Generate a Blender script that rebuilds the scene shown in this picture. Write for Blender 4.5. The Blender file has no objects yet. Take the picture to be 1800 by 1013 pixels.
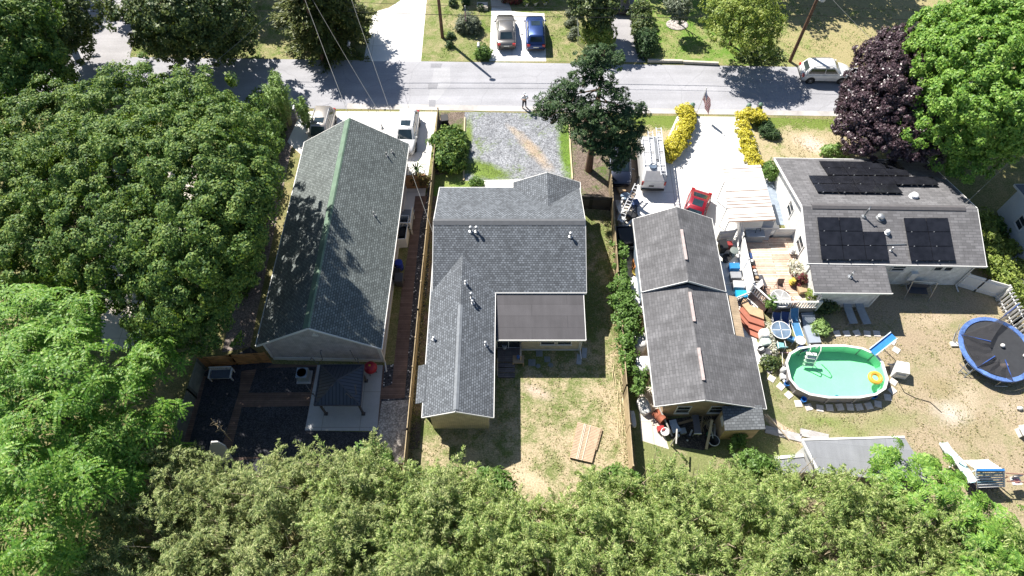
import bpy, math, random
import numpy as np
from mathutils import Vector, Matrix
R = math.radians
rng = np.random.default_rng(7)
random.seed(11)
SC = bpy.context.scene
COL = SC.collection
SUN_AZ, SUN_EL = 41.0, 47.0           # light travels towards +x / -y

# ---------- camera numbers, and real ground points from them ----------
CAM_H, CAM_PITCH, FPX = 45.0, 59.33, 1200.0
_S, _C = math.sin(R(CAM_PITCH)), math.cos(R(CAM_PITCH))
def at(x, y, z=0.0):
    u = 506.5 - y
    dY, dZ = FPX*_C + u*_S, -FPX*_S + u*_C
    t = (z - CAM_H)/dZ
    return ((x-900)*t, dY*t, z)
def at2(x, y, z=0.0): return at(x, y, z)[:2]

# ---------- mesh builder ----------
class MB:
    def __init__(s): s.v = []; s.f = []; s.u = []; s.M = None
    def _add(s, pts):
        i = len(s.v)
        if s.M is not None: pts = [s.M @ Vector(p) for p in pts]
        s.v += [tuple(p) for p in pts]; return i
    def face(s, pts, uv=None):
        i = s._add(pts); s.f.append(tuple(range(i, i+len(pts)))); s.u.append(uv); return s
    def hexa(s, b, t, uvt=None):          # bottom 4 and top 4 points, both counter-clockwise from above
        i = s._add(list(b)+list(t))
        s.f += [(i+3,i+2,i+1,i), (i+4,i+5,i+6,i+7)]; s.u += [None, uvt]
        for k in range(4):
            j = (k+1) % 4
            s.f.append((i+k, i+j, i+4+j, i+4+k)); s.u.append(None)
        return s
    def box(s, x0, x1, y0, y1, z0, z1):
        return s.hexa([(x0,y0,z0),(x1,y0,z0),(x1,y1,z0),(x0,y1,z0)], [(x0,y0,z1),(x1,y0,z1),(x1,y1,z1),(x0,y1,z1)])
    def cbox(s, c, d, rz=0.0):
        old = s.M; m = Matrix.Translation(Vector(c)) @ Matrix.Rotation(rz, 4, 'Z')
        s.M = m if old is None else old @ m
        s.box(-d[0]/2, d[0]/2, -d[1]/2, d[1]/2, -d[2]/2, d[2]/2); s.M = old; return s
    def beam(s, a, b, w, h):              # box section beam between two points
        a, b = Vector(a), Vector(b); d = (b-a).normalized()
        up = Vector((0,0,1)) if abs(d.z) < .95 else Vector((0,1,0))
        x = d.cross(up).normalized()*(w/2); y = x.cross(d).normalized()*(h/2)
        return s.loft([[a-x-y, a+x-y, a+x+y, a-x+y], [b-x-y, b+x-y, b+x+y, b-x+y]])
    def loft(s, rings, cap=True, close=True):
        n = len(rings[0]); i = s._add([p for r in rings for p in r])
        for a in range(len(rings)-1):
            for k in range(n if close else n-1):
                j = (k+1) % n
                s.f.append((i+a*n+k, i+a*n+j, i+(a+1)*n+j, i+(a+1)*n+k)); s.u.append(None)
        if cap:
            s.f.append(tuple(i+k for k in reversed(range(n)))); s.u.append(None)
            m = i+(len(rings)-1)*n
            s.f.append(tuple(m+k for k in range(n))); s.u.append(None)
        return s
    def tube(s, pts, r, n=6, cap=True):
        pts = [Vector(p) for p in pts]
        if not hasattr(r, '__len__'): r = [r]*len(pts)
        rings = []
        for k, p in enumerate(pts):
            d = (pts[min(k+1, len(pts)-1)] - pts[max(k-1, 0)]).normalized()
            up = Vector((0,0,1)) if abs(d.z) < .9 else Vector((1,0,0))
            x = d.cross(up).normalized(); y = x.cross(d)
            rings.append([p + (x*math.cos(2*math.pi*q/n) - y*math.sin(2*math.pi*q/n))*r[k] for q in range(n)])
        return s.loft(rings, cap)
    def lathe(s, prof, n=16, c=(0,0,0), cap=True):
        return s.loft([[(c[0]+r*math.cos(2*math.pi*k/n), c[1]+r*math.sin(2*math.pi*k/n), c[2]+z) for k in range(n)] for r, z in prof], cap)
    def ell(s, c, r, n=10, m=7):
        return s.lathe0(c, [(math.sin(math.pi*k/m), -math.cos(math.pi*k/m)) for k in range(m+1)], r, n)
    def lathe0(s, c, prof, r, n):
        return s.loft([[(c[0]+max(a,.02)*r[0]*math.cos(2*math.pi*k/n), c[1]+max(a,.02)*r[1]*math.sin(2*math.pi*k/n), c[2]+b*r[2]) for k in range(n)] for a, b in prof])
    def prism(s, pts, z0, z1):
        pts = [tuple(p)[:2] for p in pts]
        if sum(pts[k][0]*pts[(k+1)%len(pts)][1]-pts[(k+1)%len(pts)][0]*pts[k][1] for k in range(len(pts))) < 0: pts = pts[::-1]
        return s.loft([[(x,y,z0) for x,y in pts], [(x,y,z1) for x,y in pts]])
    def slab(s, p, th=.14):               # p: eave a, eave b, ridge b, ridge a ; uv in metres along eave / slope
        p = [Vector(q) for q in p]
        n = (p[1]-p[0]).cross(p[3]-p[0]).normalized()
        if n.z < 0: p = [p[1], p[0], p[3], p[2]]; n = -n
        e = (p[1]-p[0]).normalized(); g = n.cross(e)
        uv = [((q-p[0]).dot(e), (q-p[0]).dot(g)) for q in p]
        return s.hexa([q - Vector((0,0,th)) for q in p], p, uv)
    def build(s, name, m, parent=None, smooth=False, ang=40):
        me = bpy.data.meshes.new(name); me.from_pydata(s.v, [], s.f)
        if any(u is not None for u in s.u):
            L = me.uv_layers.new(name='UVMap')
            for p in me.polygons:
                u = s.u[p.index]
                if u is not None:
                    for q, li in enumerate(p.loop_indices): L.data[li].uv = u[q]
                else:
                    for li in p.loop_indices:
                        c = me.vertices[me.loops[li].vertex_index].co; L.data[li].uv = (c.x+c.y, c.z)
        me.materials.append(m)
        if smooth:
            me.polygons.foreach_set('use_smooth', [True]*len(me.polygons)); me.set_sharp_from_angle(angle=R(ang))
        me.update()
        o = bpy.data.objects.new(name, me); COL.objects.link(o)
        if parent is not None: o.parent = parent
        return o

def tag(o, label=None, cat=None, group=None, kind=None):
    if label: o['label'] = label
    if cat: o['category'] = cat
    if group: o['group'] = group
    if kind: o['kind'] = kind
    return o
def thing(name, label, cat, loc=(0,0,0), rz=0.0, group=None):
    o = bpy.data.objects.new(name, None); COL.objects.link(o)
    o.location = loc; o.rotation_euler = (0,0,rz); o.empty_display_size = .3
    return tag(o, label, cat, group)
def dup(root, loc, rz=0.0, label=None, group=None, scale=None):
    def cp(o, par):
        c = o.copy(); COL.objects.link(c); c.parent = par
        for ch in list(o.children): cp(ch, c)
        return c
    r = cp(root, None); r.location = loc; r.rotation_euler = (0,0,rz)
    if scale: r.scale = scale
    if label: r['label'] = label
    if group: r['group'] = group
    return r
def simple(name, mb, m, label, cat, group=None, smooth=False):
    return tag(mb.build(name, m, None, smooth), label, cat, group)
_SH = [0]
def sheet(name, pix, z, m, world=False):
    _SH[0] += 1; z += _SH[0]*1e-5
    mb = MB(); pts = [(p if world else at2(*p)) for p in pix]
    a = sum(pts[k][0]*pts[(k+1)%len(pts)][1]-pts[(k+1)%len(pts)][0]*pts[k][1] for k in range(len(pts)))
    if a < 0: pts = pts[::-1]
    mb.face([(x,y,z) for x,y in pts])
    return tag(mb.build(name, m), kind='structure')

# ---------- materials ----------
MATS = {}
def _new(name):
    m = bpy.data.materials.new(name); m.use_nodes = True; nt = m.node_tree; nt.nodes.clear()
    return m, nt, nt.nodes, nt.links
def N(nt, t, **k):
    n = nt.nodes.new(t)
    for a, v in k.items():
        if a.startswith('i_'): n.inputs[a[2:].replace('_', ' ')].default_value = v
        elif a.startswith('n_'): n.inputs[int(a[2:])].default_value = v
        else: setattr(n, a, v)
    return n
def rgba(c): return (c[0], c[1], c[2], 1)
def coord(nt, kind='Object'):
    return nt.nodes.new('ShaderNodeTexCoord').outputs[kind]
def pos(nt): return nt.nodes.new('ShaderNodeNewGeometry').outputs['Position']
def noise(nt, co, scale, detail=3, rough=.6, dist=0.0):
    n = N(nt, 'ShaderNodeTexNoise', i_Scale=scale, i_Detail=detail, i_Roughness=rough, i_Distortion=dist)
    nt.links.new(co, n.inputs['Vector']); return n.outputs['Fac']
def ramp(nt, fac, stops, interp='LINEAR'):
    n = nt.nodes.new('ShaderNodeValToRGB'); n.color_ramp.interpolation = interp
    e = n.color_ramp.elements
    while len(e) < len(stops): e.new(.5)
    for k, (p, c) in enumerate(stops):
        e[k].position = p; e[k].color = rgba(c) if hasattr(c, '__len__') else (c,c,c,1)
    nt.links.new(fac, n.inputs[0]); return n.outputs[0]
def mix(nt, fac, a, b, mode='MIX'):
    n = N(nt, 'ShaderNodeMix', data_type='RGBA', blend_type=mode)
    for i, v in ((0, fac), (6, a), (7, b)):
        if hasattr(v, 'is_linked'): nt.links.new(v, n.inputs[i])
        else: n.inputs[i].default_value = v if i == 0 else rgba(v)
    return n.outputs[2]
def math_(nt, op, a, b=0.0):
    n = N(nt, 'ShaderNodeMath', operation=op)
    for i, v in ((0, a), (1, b)):
        if hasattr(v, 'is_linked'): nt.links.new(v, n.inputs[i])
        else: n.inputs[i].default_value = v
    return n.outputs[0]
def finish(m, nt, colr, rough=.7, metal=0.0, bump=None, bstr=.3, bdist=.02, spec=.5, emis=None):
    b = N(nt, 'ShaderNodeBsdfPrincipled', i_Roughness=rough, i_Metallic=metal)
    b.inputs['Specular IOR Level'].default_value = spec
    if hasattr(colr, 'is_linked'): nt.links.new(colr, b.inputs['Base Color'])
    else: b.inputs['Base Color'].default_value = rgba(colr)
    if bump is not None:
        bn = N(nt, 'ShaderNodeBump', i_Strength=bstr, i_Distance=bdist); nt.links.new(bump, bn.inputs['Height'])
        nt.links.new(bn.outputs[0], b.inputs['Normal'])
    o = nt.nodes.new('ShaderNodeOutputMaterial'); nt.links.new(b.outputs[0], o.inputs[0]); return m
def mat(name, c, rough=.65, metal=0.0, var=.18, scale=3.0, bstr=0.0, spec=.4):
    """painted / plain surface with soft wear"""
    if name in MATS: return MATS[name]
    m, nt, _, _ = _new(name); co = coord(nt)
    a = noise(nt, co, scale, 4); b = noise(nt, co, scale*9, 2)
    f = math_(nt, 'ADD', math_(nt, 'MULTIPLY', a, .65), math_(nt, 'MULTIPLY', b, .35))
    cc = mix(nt, ramp(nt, f, [(.3, 0.0), (.7, 1.0)]), [x*(1-var) for x in c], [min(1, x*(1+var)) for x in c])
    MATS[name] = finish(m, nt, cc, rough, metal, b if bstr else None, bstr, .01, spec); return m
def shingle(name, base, var=.35, bw=.32, bh=.17, mort=.45, streak=.15, tint=None):
    m, nt, _, _ = _new(name); uv = nt.nodes.new('ShaderNodeUVMap').outputs[0]
    br = N(nt, 'ShaderNodeTexBrick', offset=.5, i_Scale=1.0)
    nt.links.new(uv, br.inputs['Vector'])
    br.inputs['Color1'].default_value = rgba([x*(1-var) for x in base]); br.inputs['Color2'].default_value = rgba([x*(1+var) for x in base])
    br.inputs['Mortar'].default_value = rgba([x*mort for x in base]); br.inputs['Mortar Size'].default_value = .028
    br.inputs['Mortar Smooth'].default_value = .4; br.inputs['Brick Width'].default_value = bw; br.inputs['Row Height'].default_value = bh
    big = noise(nt, uv, .5, 4); fine = noise(nt, uv, 30, 2)
    mp = N(nt, 'ShaderNodeMapping'); mp.inputs['Scale'].default_value = (1.6, .18, 1); nt.links.new(uv, mp.inputs[0])
    st = noise(nt, mp.outputs[0], 1.5, 3)
    c = mix(nt, 1.0, br.outputs[0], ramp(nt, big, [(.3, 1-streak), (.7, 1+streak*.6)]), 'MULTIPLY')
    c = mix(nt, 1.0, c, ramp(nt, st, [(.3, 1-streak), (.7, 1.0)]), 'MULTIPLY')
    c = mix(nt, 1.0, c, ramp(nt, fine, [(.25, .75), (.75, 1.2)]), 'MULTIPLY')
    return finish(m, nt, c, .85, 0, br.outputs['Fac'], -.5, .03, .25)
def planks(name, base, w=.14, axis='X', var=.3, gap=.3, rough=.7, gw=.012, length=40.0):
    m, nt, _, _ = _new(name); co = coord(nt)
    mp = N(nt, 'ShaderNodeMapping'); nt.links.new(co, mp.inputs[0])
    mp.inputs['Rotation'].default_value = {'X': (0,0,0), 'Y': (0,0,R(90)), 'Z': (R(90),R(0),R(0)), 'XV': (0,R(90),0), 'YV': (R(90),0,R(90))}[axis]
    br = N(nt, 'ShaderNodeTexBrick', offset=.37, i_Scale=1.0); nt.links.new(mp.outputs[0], br.inputs['Vector'])
    br.inputs['Color1'].default_value = rgba([x*(1-var) for x in base]); br.inputs['Color2'].default_value = rgba([x*(1+var) for x in base])
    br.inputs['Mortar'].default_value = rgba([x*gap for x in base]); br.inputs['Mortar Size'].default_value = gw
    br.inputs['Brick Width'].default_value = length; br.inputs['Row Height'].default_value = w
    g = noise(nt, co, 2.0, 4); h = noise(nt, co, 22, 2)
    c = mix(nt, 1.0, br.outputs[0], ramp(nt, g, [(.3, .75), (.7, 1.15)]), 'MULTIPLY')
    c = mix(nt, 1.0, c, ramp(nt, h, [(.3, .85), (.7, 1.1)]), 'MULTIPLY')
    return finish(m, nt, c, rough, 0, br.outputs['Fac'], -.4, .02, .3)
def grass(name, green, dry, lo=.4, hi=.6, s1=.35, bare=None, blo=.62, bhi=.75, zig=1.0):
    m, nt, _, _ = _new(name); p = pos(nt)
    a = noise(nt, p, s1, 5, .65, .4); b = noise(nt, p, 2.2*zig, 4, .7); c_ = noise(nt, p, 9, 3, .7); d = noise(nt, p, 26, 2, .7)
    f = math_(nt, 'ADD', math_(nt, 'MULTIPLY', a, .5), math_(nt, 'ADD', math_(nt, 'MULTIPLY', b, .28), math_(nt, 'MULTIPLY', c_, .22)))
    col = mix(nt, ramp(nt, f, [(lo, 0.0), (hi, 1.0)]), green, dry)
    if bare: col = mix(nt, ramp(nt, noise(nt, p, s1*1.7, 5, .6), [(blo, 0.0), (bhi, 1.0)]), col, bare)
    col = mix(nt, 1.0, col, ramp(nt, c_, [(.25, .62), (.5, 1.0), (.75, 1.35)]), 'MULTIPLY')
    col = mix(nt, 1.0, col, ramp(nt, d, [(.25, .6), (.75, 1.4)]), 'MULTIPLY')
    return finish(m, nt, col, .95, 0, math_(nt, 'ADD', d, c_), .9, .06, .1)
def pebbles(name, c1, c2, scale=12, white=0.0, rough=.8, bd=.04):
    m, nt, _, _ = _new(name); p = pos(nt)
    v = N(nt, 'ShaderNodeTexVoronoi', i_Scale=scale); nt.links.new(p, v.inputs['Vector'])
    sep = N(nt, 'ShaderNodeSeparateColor'); nt.links.new(v.outputs['Color'], sep.inputs[0])
    c = mix(nt, sep.outputs[0], c1, c2)
    if white: c = mix(nt, ramp(nt, sep.outputs[1], [(1-white, 0.0), (1-white+.01, 1.0)], 'CONSTANT'), c, (.75,.75,.75))
    c = mix(nt, 1.0, c, ramp(nt, v.outputs['Distance'], [(.2, 1.1), (.9, .45)]), 'MULTIPLY')
    c = mix(nt, 1.0, c, ramp(nt, noise(nt, p, .9, 4), [(.3, .75), (.7, 1.2)]), 'MULTIPLY')
    return finish(m, nt, c, rough, 0, v.outputs['Distance'], -.8, bd, .3)
def concrete(name, c, stain=.18, joint=None, rough=.85):
    m, nt, _, _ = _new(name); p = pos(nt)
    a = noise(nt, p, .45, 5, .6); b = noise(nt, p, 3, 4, .6); d = noise(nt, p, 25, 2)
    cc = mix(nt, ramp(nt, a, [(.35, 0.0), (.7, 1.0)]), [x*(1-stain) for x in c], [x*1.04 for x in c])
    cc = mix(nt, 1.0, cc, ramp(nt, b, [(.3, 1-stain*.5), (.6, 1.0)]), 'MULTIPLY')
    cc = mix(nt, 1.0, cc, ramp(nt, d, [(.3, .9), (.7, 1.06)]), 'MULTIPLY')
    if joint:
        br = N(nt, 'ShaderNodeTexBrick', offset=0.0, i_Scale=1.0); nt.links.new(p, br.inputs['Vector'])
        br.inputs['Mortar Size'].default_value = .02; br.inputs['Brick Width'].default_value = joint; br.inputs['Row Height'].default_value = joint
        br.inputs['Color1'].default_value = (1,1,1,1); br.inputs['Color2'].default_value = (.95,.95,.95,1); br.inputs['Mortar'].default_value = (.6,.58,.55,1)
        cc = mix(nt, 1.0, cc, br.outputs[0], 'MULTIPLY')
    return finish(m, nt, cc, rough, 0, d, .2, .01, .3)
def leafmat(name, cols, trans=.3, rough=.5):
    m, nt, _, L = _new(name)
    rnd = nt.nodes.new('ShaderNodeNewGeometry').outputs['Random Per Island']
    p = pos(nt); big = noise(nt, p, .7, 3)
    f = math_(nt, 'ADD', math_(nt, 'MULTIPLY', rnd, .65), math_(nt, 'MULTIPLY', big, .5))
    c = ramp(nt, f, [(.12 + .8*k/(len(cols)-1), q) for k, q in enumerate(cols)])
    b = N(nt, 'ShaderNodeBsdfPrincipled', i_Roughness=rough); b.inputs['Specular IOR Level'].default_value = .35
    L.new(c, b.inputs['Base Color'])
    t = nt.nodes.new('ShaderNodeBsdfTranslucent')
    L.new(mix(nt, 1.0, c, (1.3,1.25,.5), 'MULTIPLY'), t.inputs[0])
    ms = N(nt, 'ShaderNodeMixShader', n_0=trans); L.new(b.outputs[0], ms.inputs[1]); L.new(t.outputs[0], ms.inputs[2])
    o = nt.nodes.new('ShaderNodeOutputMaterial'); L.new(ms.outputs[0], o.inputs[0]); return m
def glassy(name, c, rough=.08, metal=0.0, spec=.6):
    m, nt, _, _ = _new(name); co = coord(nt)
    cc = mix(nt, ramp(nt, noise(nt, co, 1.5, 2), [(.3, 0.0), (.7, 1.0)]), [x*.7 for x in c], [x*1.3 for x in c])
    return finish(m, nt, cc, rough, metal, None, spec=spec)
def paint(name, c, metal=.25):
    m, nt, _, _ = _new(name); co = coord(nt)
    cc = mix(nt, ramp(nt, noise(nt, co, 2.5, 4), [(.35, 0.0), (.7, 1.0)]), [x*.88 for x in c], [x*1.04 for x in c])
    b = N(nt, 'ShaderNodeBsdfPrincipled', i_Roughness=.35, i_Metallic=metal); nt.links.new(cc, b.inputs['Base Color'])
    b.inputs['Coat Weight'].default_value = .6; b.inputs['Coat Roughness'].default_value = .06
    o = nt.nodes.new('ShaderNodeOutputMaterial'); nt.links.new(b.outputs[0], o.inputs[0]); return m
def seethru(name, c, fac):
    """open weave: part of the light passes between the threads"""
    m, nt, _, L = _new(name)
    d = N(nt, 'ShaderNodeBsdfDiffuse'); d.inputs[0].default_value = rgba(c)
    t = nt.nodes.new('ShaderNodeBsdfTransparent'); ms = N(nt, 'ShaderNodeMixShader')
    f = math_(nt, 'ADD', math_(nt, 'MULTIPLY', noise(nt, coord(nt), 2.5, 3), .4), fac-.2)
    L.new(f, ms.inputs[0]); L.new(d.outputs[0], ms.inputs[1]); L.new(t.outputs[0], ms.inputs[2])
    o = nt.nodes.new('ShaderNodeOutputMaterial'); L.new(ms.outputs[0], o.inputs[0]); return m

# ---------- world, sun, camera ----------
w = bpy.data.worlds.new('World'); SC.world = w; w.use_nodes = True
wn = w.node_tree; bg = wn.nodes['Background']
sky = wn.nodes.new('ShaderNodeTexSky'); sky.sky_type = 'NISHITA'; sky.sun_disc = False; sky.altitude = 200; sky.dust_density = .4
sky.sun_elevation = R(SUN_EL); sky.sun_rotation = R(360-SUN_AZ)
wn.links.new(sky.outputs[0], bg.inputs[0]); bg.inputs[1].default_value = .062
sl = bpy.data.lights.new('sun', 'SUN'); sl.energy = 5.0; sl.angle = R(.5); sl.color = (1, .95, .87)
so = bpy.data.objects.new('sun', sl); COL.objects.link(so)
dv = Vector((math.sin(R(SUN_AZ))*math.cos(R(SUN_EL)), -math.cos(R(SUN_AZ))*math.cos(R(SUN_EL)), -math.sin(R(SUN_EL))))
so.rotation_euler = dv.to_track_quat('-Z', 'Y').to_euler(); so.location = (-30, 70, 60)
cd = bpy.data.cameras.new('camera'); co_ = bpy.data.objects.new('camera', cd); COL.objects.link(co_)
co_.location = (0, 0, CAM_H); co_.rotation_euler = (R(90-CAM_PITCH), 0, 0)
cd.sensor_width = 36; cd.lens = FPX/1800*36; cd.clip_end = 2000
SC.camera = co_
SC.render.resolution_x, SC.render.resolution_y = 1024, 576
vs = SC.view_settings; vs.view_transform = 'Standard'; vs.look = 'None'; vs.gamma = 1; vs.exposure = 1.02
SC.cycles.max_bounces = 5; SC.cycles.transparent_max_bounces = 12; SC.cycles.diffuse_bounces = 2
SC.cycles.glossy_bounces = 2; SC.cycles.caustics_reflective = False; SC.cycles.caustics_refractive = False
# ---------- ground surfaces ----------
def spot_mix(nt, col, spots, amp=.5):
    """worn or bare patches of the ground itself: (x, y, half length, half width, angle, colour, softness)"""
    p = pos(nt); n1 = noise(nt, p, 1.2, 5, .7); n2 = noise(nt, p, 6, 3, .7)
    for x, y, a, b, ang, c, soft in spots:
        mp = N(nt, 'ShaderNodeMapping', vector_type='TEXTURE'); nt.links.new(p, mp.inputs[0])
        mp.inputs['Location'].default_value = (x, y, 0); mp.inputs['Rotation'].default_value = (0, 0, R(ang)); mp.inputs['Scale'].default_value = (a, b, 1e3)
        ln = N(nt, 'ShaderNodeVectorMath', operation='LENGTH'); nt.links.new(mp.outputs[0], ln.inputs[0])
        d = math_(nt, 'ADD', ln.outputs['Value'], math_(nt, 'ADD', math_(nt, 'MULTIPLY', n1, amp*2), math_(nt, 'MULTIPLY', n2, amp)))
        d = math_(nt, 'SUBTRACT', d, amp*1.5)
        col = mix(nt, ramp(nt, d, [(max(0, 1-soft), 1.0), (1.0, 0.0)]), col, c)
    return col
def lawn(name, green, dry, lo=.4, hi=.6, s1=.35, spots=(), gx=None, gy=None):
    m, nt, _, _ = _new(name); p = pos(nt)
    a = noise(nt, p, s1, 5, .65, .4); b = noise(nt, p, 2.2, 4, .7); c_ = noise(nt, p, 9, 3, .7); d = noise(nt, p, 24, 2, .7)
    f = math_(nt, 'ADD', math_(nt, 'MULTIPLY', a, .5), math_(nt, 'ADD', math_(nt, 'MULTIPLY', b, .28), math_(nt, 'MULTIPLY', c_, .22)))
    for ax, g in ((0, gx), (1, gy)):
        if g:
            sp = nt.nodes.new('ShaderNodeSeparateXYZ'); nt.links.new(p, sp.inputs[0])
            mr = N(nt, 'ShaderNodeMapRange'); nt.links.new(sp.outputs[ax], mr.inputs[0])
            for i, v in enumerate((g[0], g[1], g[2], g[3])): mr.inputs[i+1].default_value = v
            f = math_(nt, 'ADD', f, mr.outputs[0])
    col = mix(nt, ramp(nt, f, [(lo, 0.0), (hi, 1.0)]), green, dry)
    col = spot_mix(nt, col, spots)
    col = mix(nt, 1.0, col, ramp(nt, c_, [(.25, .6), (.5, 1.0), (.75, 1.35)]), 'MULTIPLY')
    col = mix(nt, 1.0, col, ramp(nt, d, [(.25, .6), (.75, 1.4)]), 'MULTIPLY')
    return finish(m, nt, col, .95, 0, math_(nt, 'ADD', d, c_), .35, .05, .1)
def gravel(name, c1, c2, scale, spots=(), white=0.0, weed=None, wlo=.55, whi=.7):
    m, nt, _, _ = _new(name); p = pos(nt)
    v = N(nt, 'ShaderNodeTexVoronoi', i_Scale=scale); nt.links.new(p, v.inputs['Vector'])
    sep = N(nt, 'ShaderNodeSeparateColor'); nt.links.new(v.outputs['Color'], sep.inputs[0])
    c = mix(nt, sep.outputs[0], c1, c2)
    if white: c = mix(nt, ramp(nt, sep.outputs[1], [(1-white, 0.0), (1-white+.01, 1.0)], 'CONSTANT'), c, (.7,.7,.7))
    c = spot_mix(nt, c, spots)
    if weed:
        w_ = math_(nt, 'ADD', math_(nt, 'MULTIPLY', noise(nt, p, .45, 4, .6), .6), math_(nt, 'MULTIPLY', noise(nt, p, 4, 4, .7), .4))
        c = mix(nt, ramp(nt, w_, [(wlo, 0.0), (whi, 1.0)]), c, weed)
    c = mix(nt, 1.0, c, ramp(nt, v.outputs['Distance'], [(.2, 1.1), (.9, .5)]), 'MULTIPLY')
    c = mix(nt, 1.0, c, ramp(nt, noise(nt, p, .8, 4), [(.3, .8), (.7, 1.18)]), 'MULTIPLY')
    return finish(m, nt, c, .85, 0, v.outputs['Distance'], -.8, .04, .25)
def asphalt(name, c):
    m, nt, _, _ = _new(name); p = pos(nt)
    mp = N(nt, 'ShaderNodeMapping'); nt.links.new(p, mp.inputs[0]); mp.inputs['Scale'].default_value = (.06, .9, 1)
    st = noise(nt, mp.outputs[0], 1.0, 4, .6); a = noise(nt, p, .3, 5, .6); g = noise(nt, p, 22, 2, .8); h = noise(nt, p, 5, 3, .7)
    col = mix(nt, ramp(nt, st, [(.3, 0.0), (.7, 1.0)]), [x*.86 for x in c], [x*1.1 for x in c])
    col = mix(nt, 1.0, col, ramp(nt, a, [(.3, .86), (.7, 1.08)]), 'MULTIPLY')
    col = mix(nt, 1.0, col, ramp(nt, g, [(.25, .78), (.75, 1.18)]), 'MULTIPLY')
    col = mix(nt, 1.0, col, ramp(nt, h, [(.3, .93), (.7, 1.05)]), 'MULTIPLY')
    v = N(nt, 'ShaderNodeTexVoronoi', feature='DISTANCE_TO_EDGE', i_Scale=.16); 
    dn = N(nt, 'ShaderNodeTexNoise', i_Scale=.8, i_Detail=4.0); nt.links.new(p, dn.inputs['Vector'])
    nt.links.new(mix(nt, .45, p, dn.outputs['Color'], 'LINEAR_LIGHT'), v.inputs['Vector'])
    col = mix(nt, ramp(nt, v.outputs['Distance'], [(0.0, .4), (.007, 0.0)]), col, [x*.5 for x in c])
    return finish(m, nt, col, .9, 0, g, .3, .01, .3)

GREEN, DRY, TAN = (.12,.19,.035), (.38,.33,.15), (.44,.35,.21)
G = {}
G['base'] = lawn('ground_mix', (.08,.13,.03), (.30,.25,.13), .35, .6)
G['farlawn'] = lawn('verge_lawn', (.13,.185,.045), (.34,.29,.17), .42, .6, .6)
G['lush'] = lawn('green_lawn', (.12,.22,.035), (.27,.28,.11), .4, .6, .6)
G['lush2'] = lawn('side_lawn', (.12,.22,.035), (.33,.285,.15), .42, .6, .5, gx=(23,31,-.03,.13))
G['road'] = asphalt('weathered_asphalt', (.36,.36,.385))
G['sidestreet'] = asphalt('side_asphalt', (.36,.35,.36))
G['white'] = concrete('bright_concrete', (.8,.78,.75), .06, 4.5)
G['cream'] = concrete('cream_concrete', (.66,.6,.52), .12, 3.2)
G['patio'] = concrete('patio_concrete', (.5,.51,.53), .12, 2.6)
G['gutter'] = concrete('gutter_concrete', (.55,.52,.5), .3)
x0,y0,_ = at(938,262); x1,y1,_ = at(905,232)
G['gravel'] = gravel('stone_gravel', (.19,.2,.22), (.36,.37,.395), 9, [(x0,y0-.2,3.3,.75,-57,(.4,.32,.24),.7), (x1,y1,1.4,.4,-50,(.36,.31,.26),.7), (at(1000,258)[0],at(1000,258)[1],4.8,1.1,-88,(.13,.22,.03),.45), (at(850,300)[0],at(850,300)[1],3.0,1.2,-20,(.15,.22,.04),.5), (at(822,250)[0],at(822,250)[1],4,.5,88,(.16,.22,.05),.6)], weed=(.16,.23,.05), wlo=.54, whi=.66)
G['mulch'] = gravel('dark_mulch', (.028,.031,.038), (.1,.1,.115), 16, white=.004)
G['stone_black'] = gravel('black_pebbles', (.03,.034,.04), (.12,.12,.135), 11, white=.05)
G['pebble'] = gravel('mixed_pebbles', (.3,.27,.25), (.62,.57,.53), 10)
G['dirt'] = gravel('leafy_dirt', (.12,.09,.07), (.27,.21,.17), 14, weed=(.1,.16,.03), wlo=.5, whi=.62)
G['litter'] = gravel('leaf_litter', (.2,.16,.14), (.36,.3,.27), 12)
G['browndrive'] = concrete('stained_drive', (.3,.24,.19), .35)
bx,by,_ = at(950,688); cx,cy,_ = at(925,840)
G['midyard'] = lawn('patchy_lawn', (.155,.185,.065), (.41,.335,.22), .42, .54, .6, [(bx-.3,by,1.7,.6,-25,(.48,.38,.3),.85), (cx,cy,3.0,.9,-25,(.5,.41,.28),.9)], gx=(5.0,8.0,0.0,.05), gy=(14,25,0.0,-.09))
sx,sy,_ = at(1675,725)
TS = [(sx,sy,1.7,1.25,0,(.5,.45,.38),.9),(at(1385,760)[0],at(1385,760)[1],2.2,.35,-38,(.5,.38,.28),.4)]
for tx, ty, ta, tb, tr, tc in ((1600,600,2.6,1.4,20,(.33,.26,.18)),(1650,680,2.2,1.2,-30,(.29,.24,.14)),(1700,700,2.0,1.3,50,(.42,.35,.25)),(1560,740,3.0,1.0,5,(.22,.23,.1)),(1500,760,2.5,.9,-10,(.2,.22,.085)),(1640,560,2.2,.9,10,(.42,.34,.24)),(1720,760,2.4,1.2,15,(.31,.26,.16)),(1780,720,1.8,1.2,0,(.4,.33,.24)),(1590,680,1.2,.7,40,(.4,.33,.22)),(1450,740,2.0,.7,0,(.18,.22,.07))):
    q_ = at(tx,ty); TS.append((q_[0],q_[1],ta,tb,tr,tc,.95))
G['tanyard'] = lawn('dry_lawn', (.19,.21,.085), (.345,.28,.19), .36, .56, .5, TS, gx=(16.5,25,-.14,.04))
fx,fy,_ = at(1430,255)
G['frontyard'] = lawn('front_dry_lawn', (.15,.2,.045), (.4,.335,.21), .42, .54, .5, [(fx,fy,2.2,1.2,-30,(.6,.46,.38),.7)], gy=(42.5,44.3,.05,-.22))
G['deckbrown'] = planks('walk_boards', (.19,.125,.1), .14, 'X', .2, .5)

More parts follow.
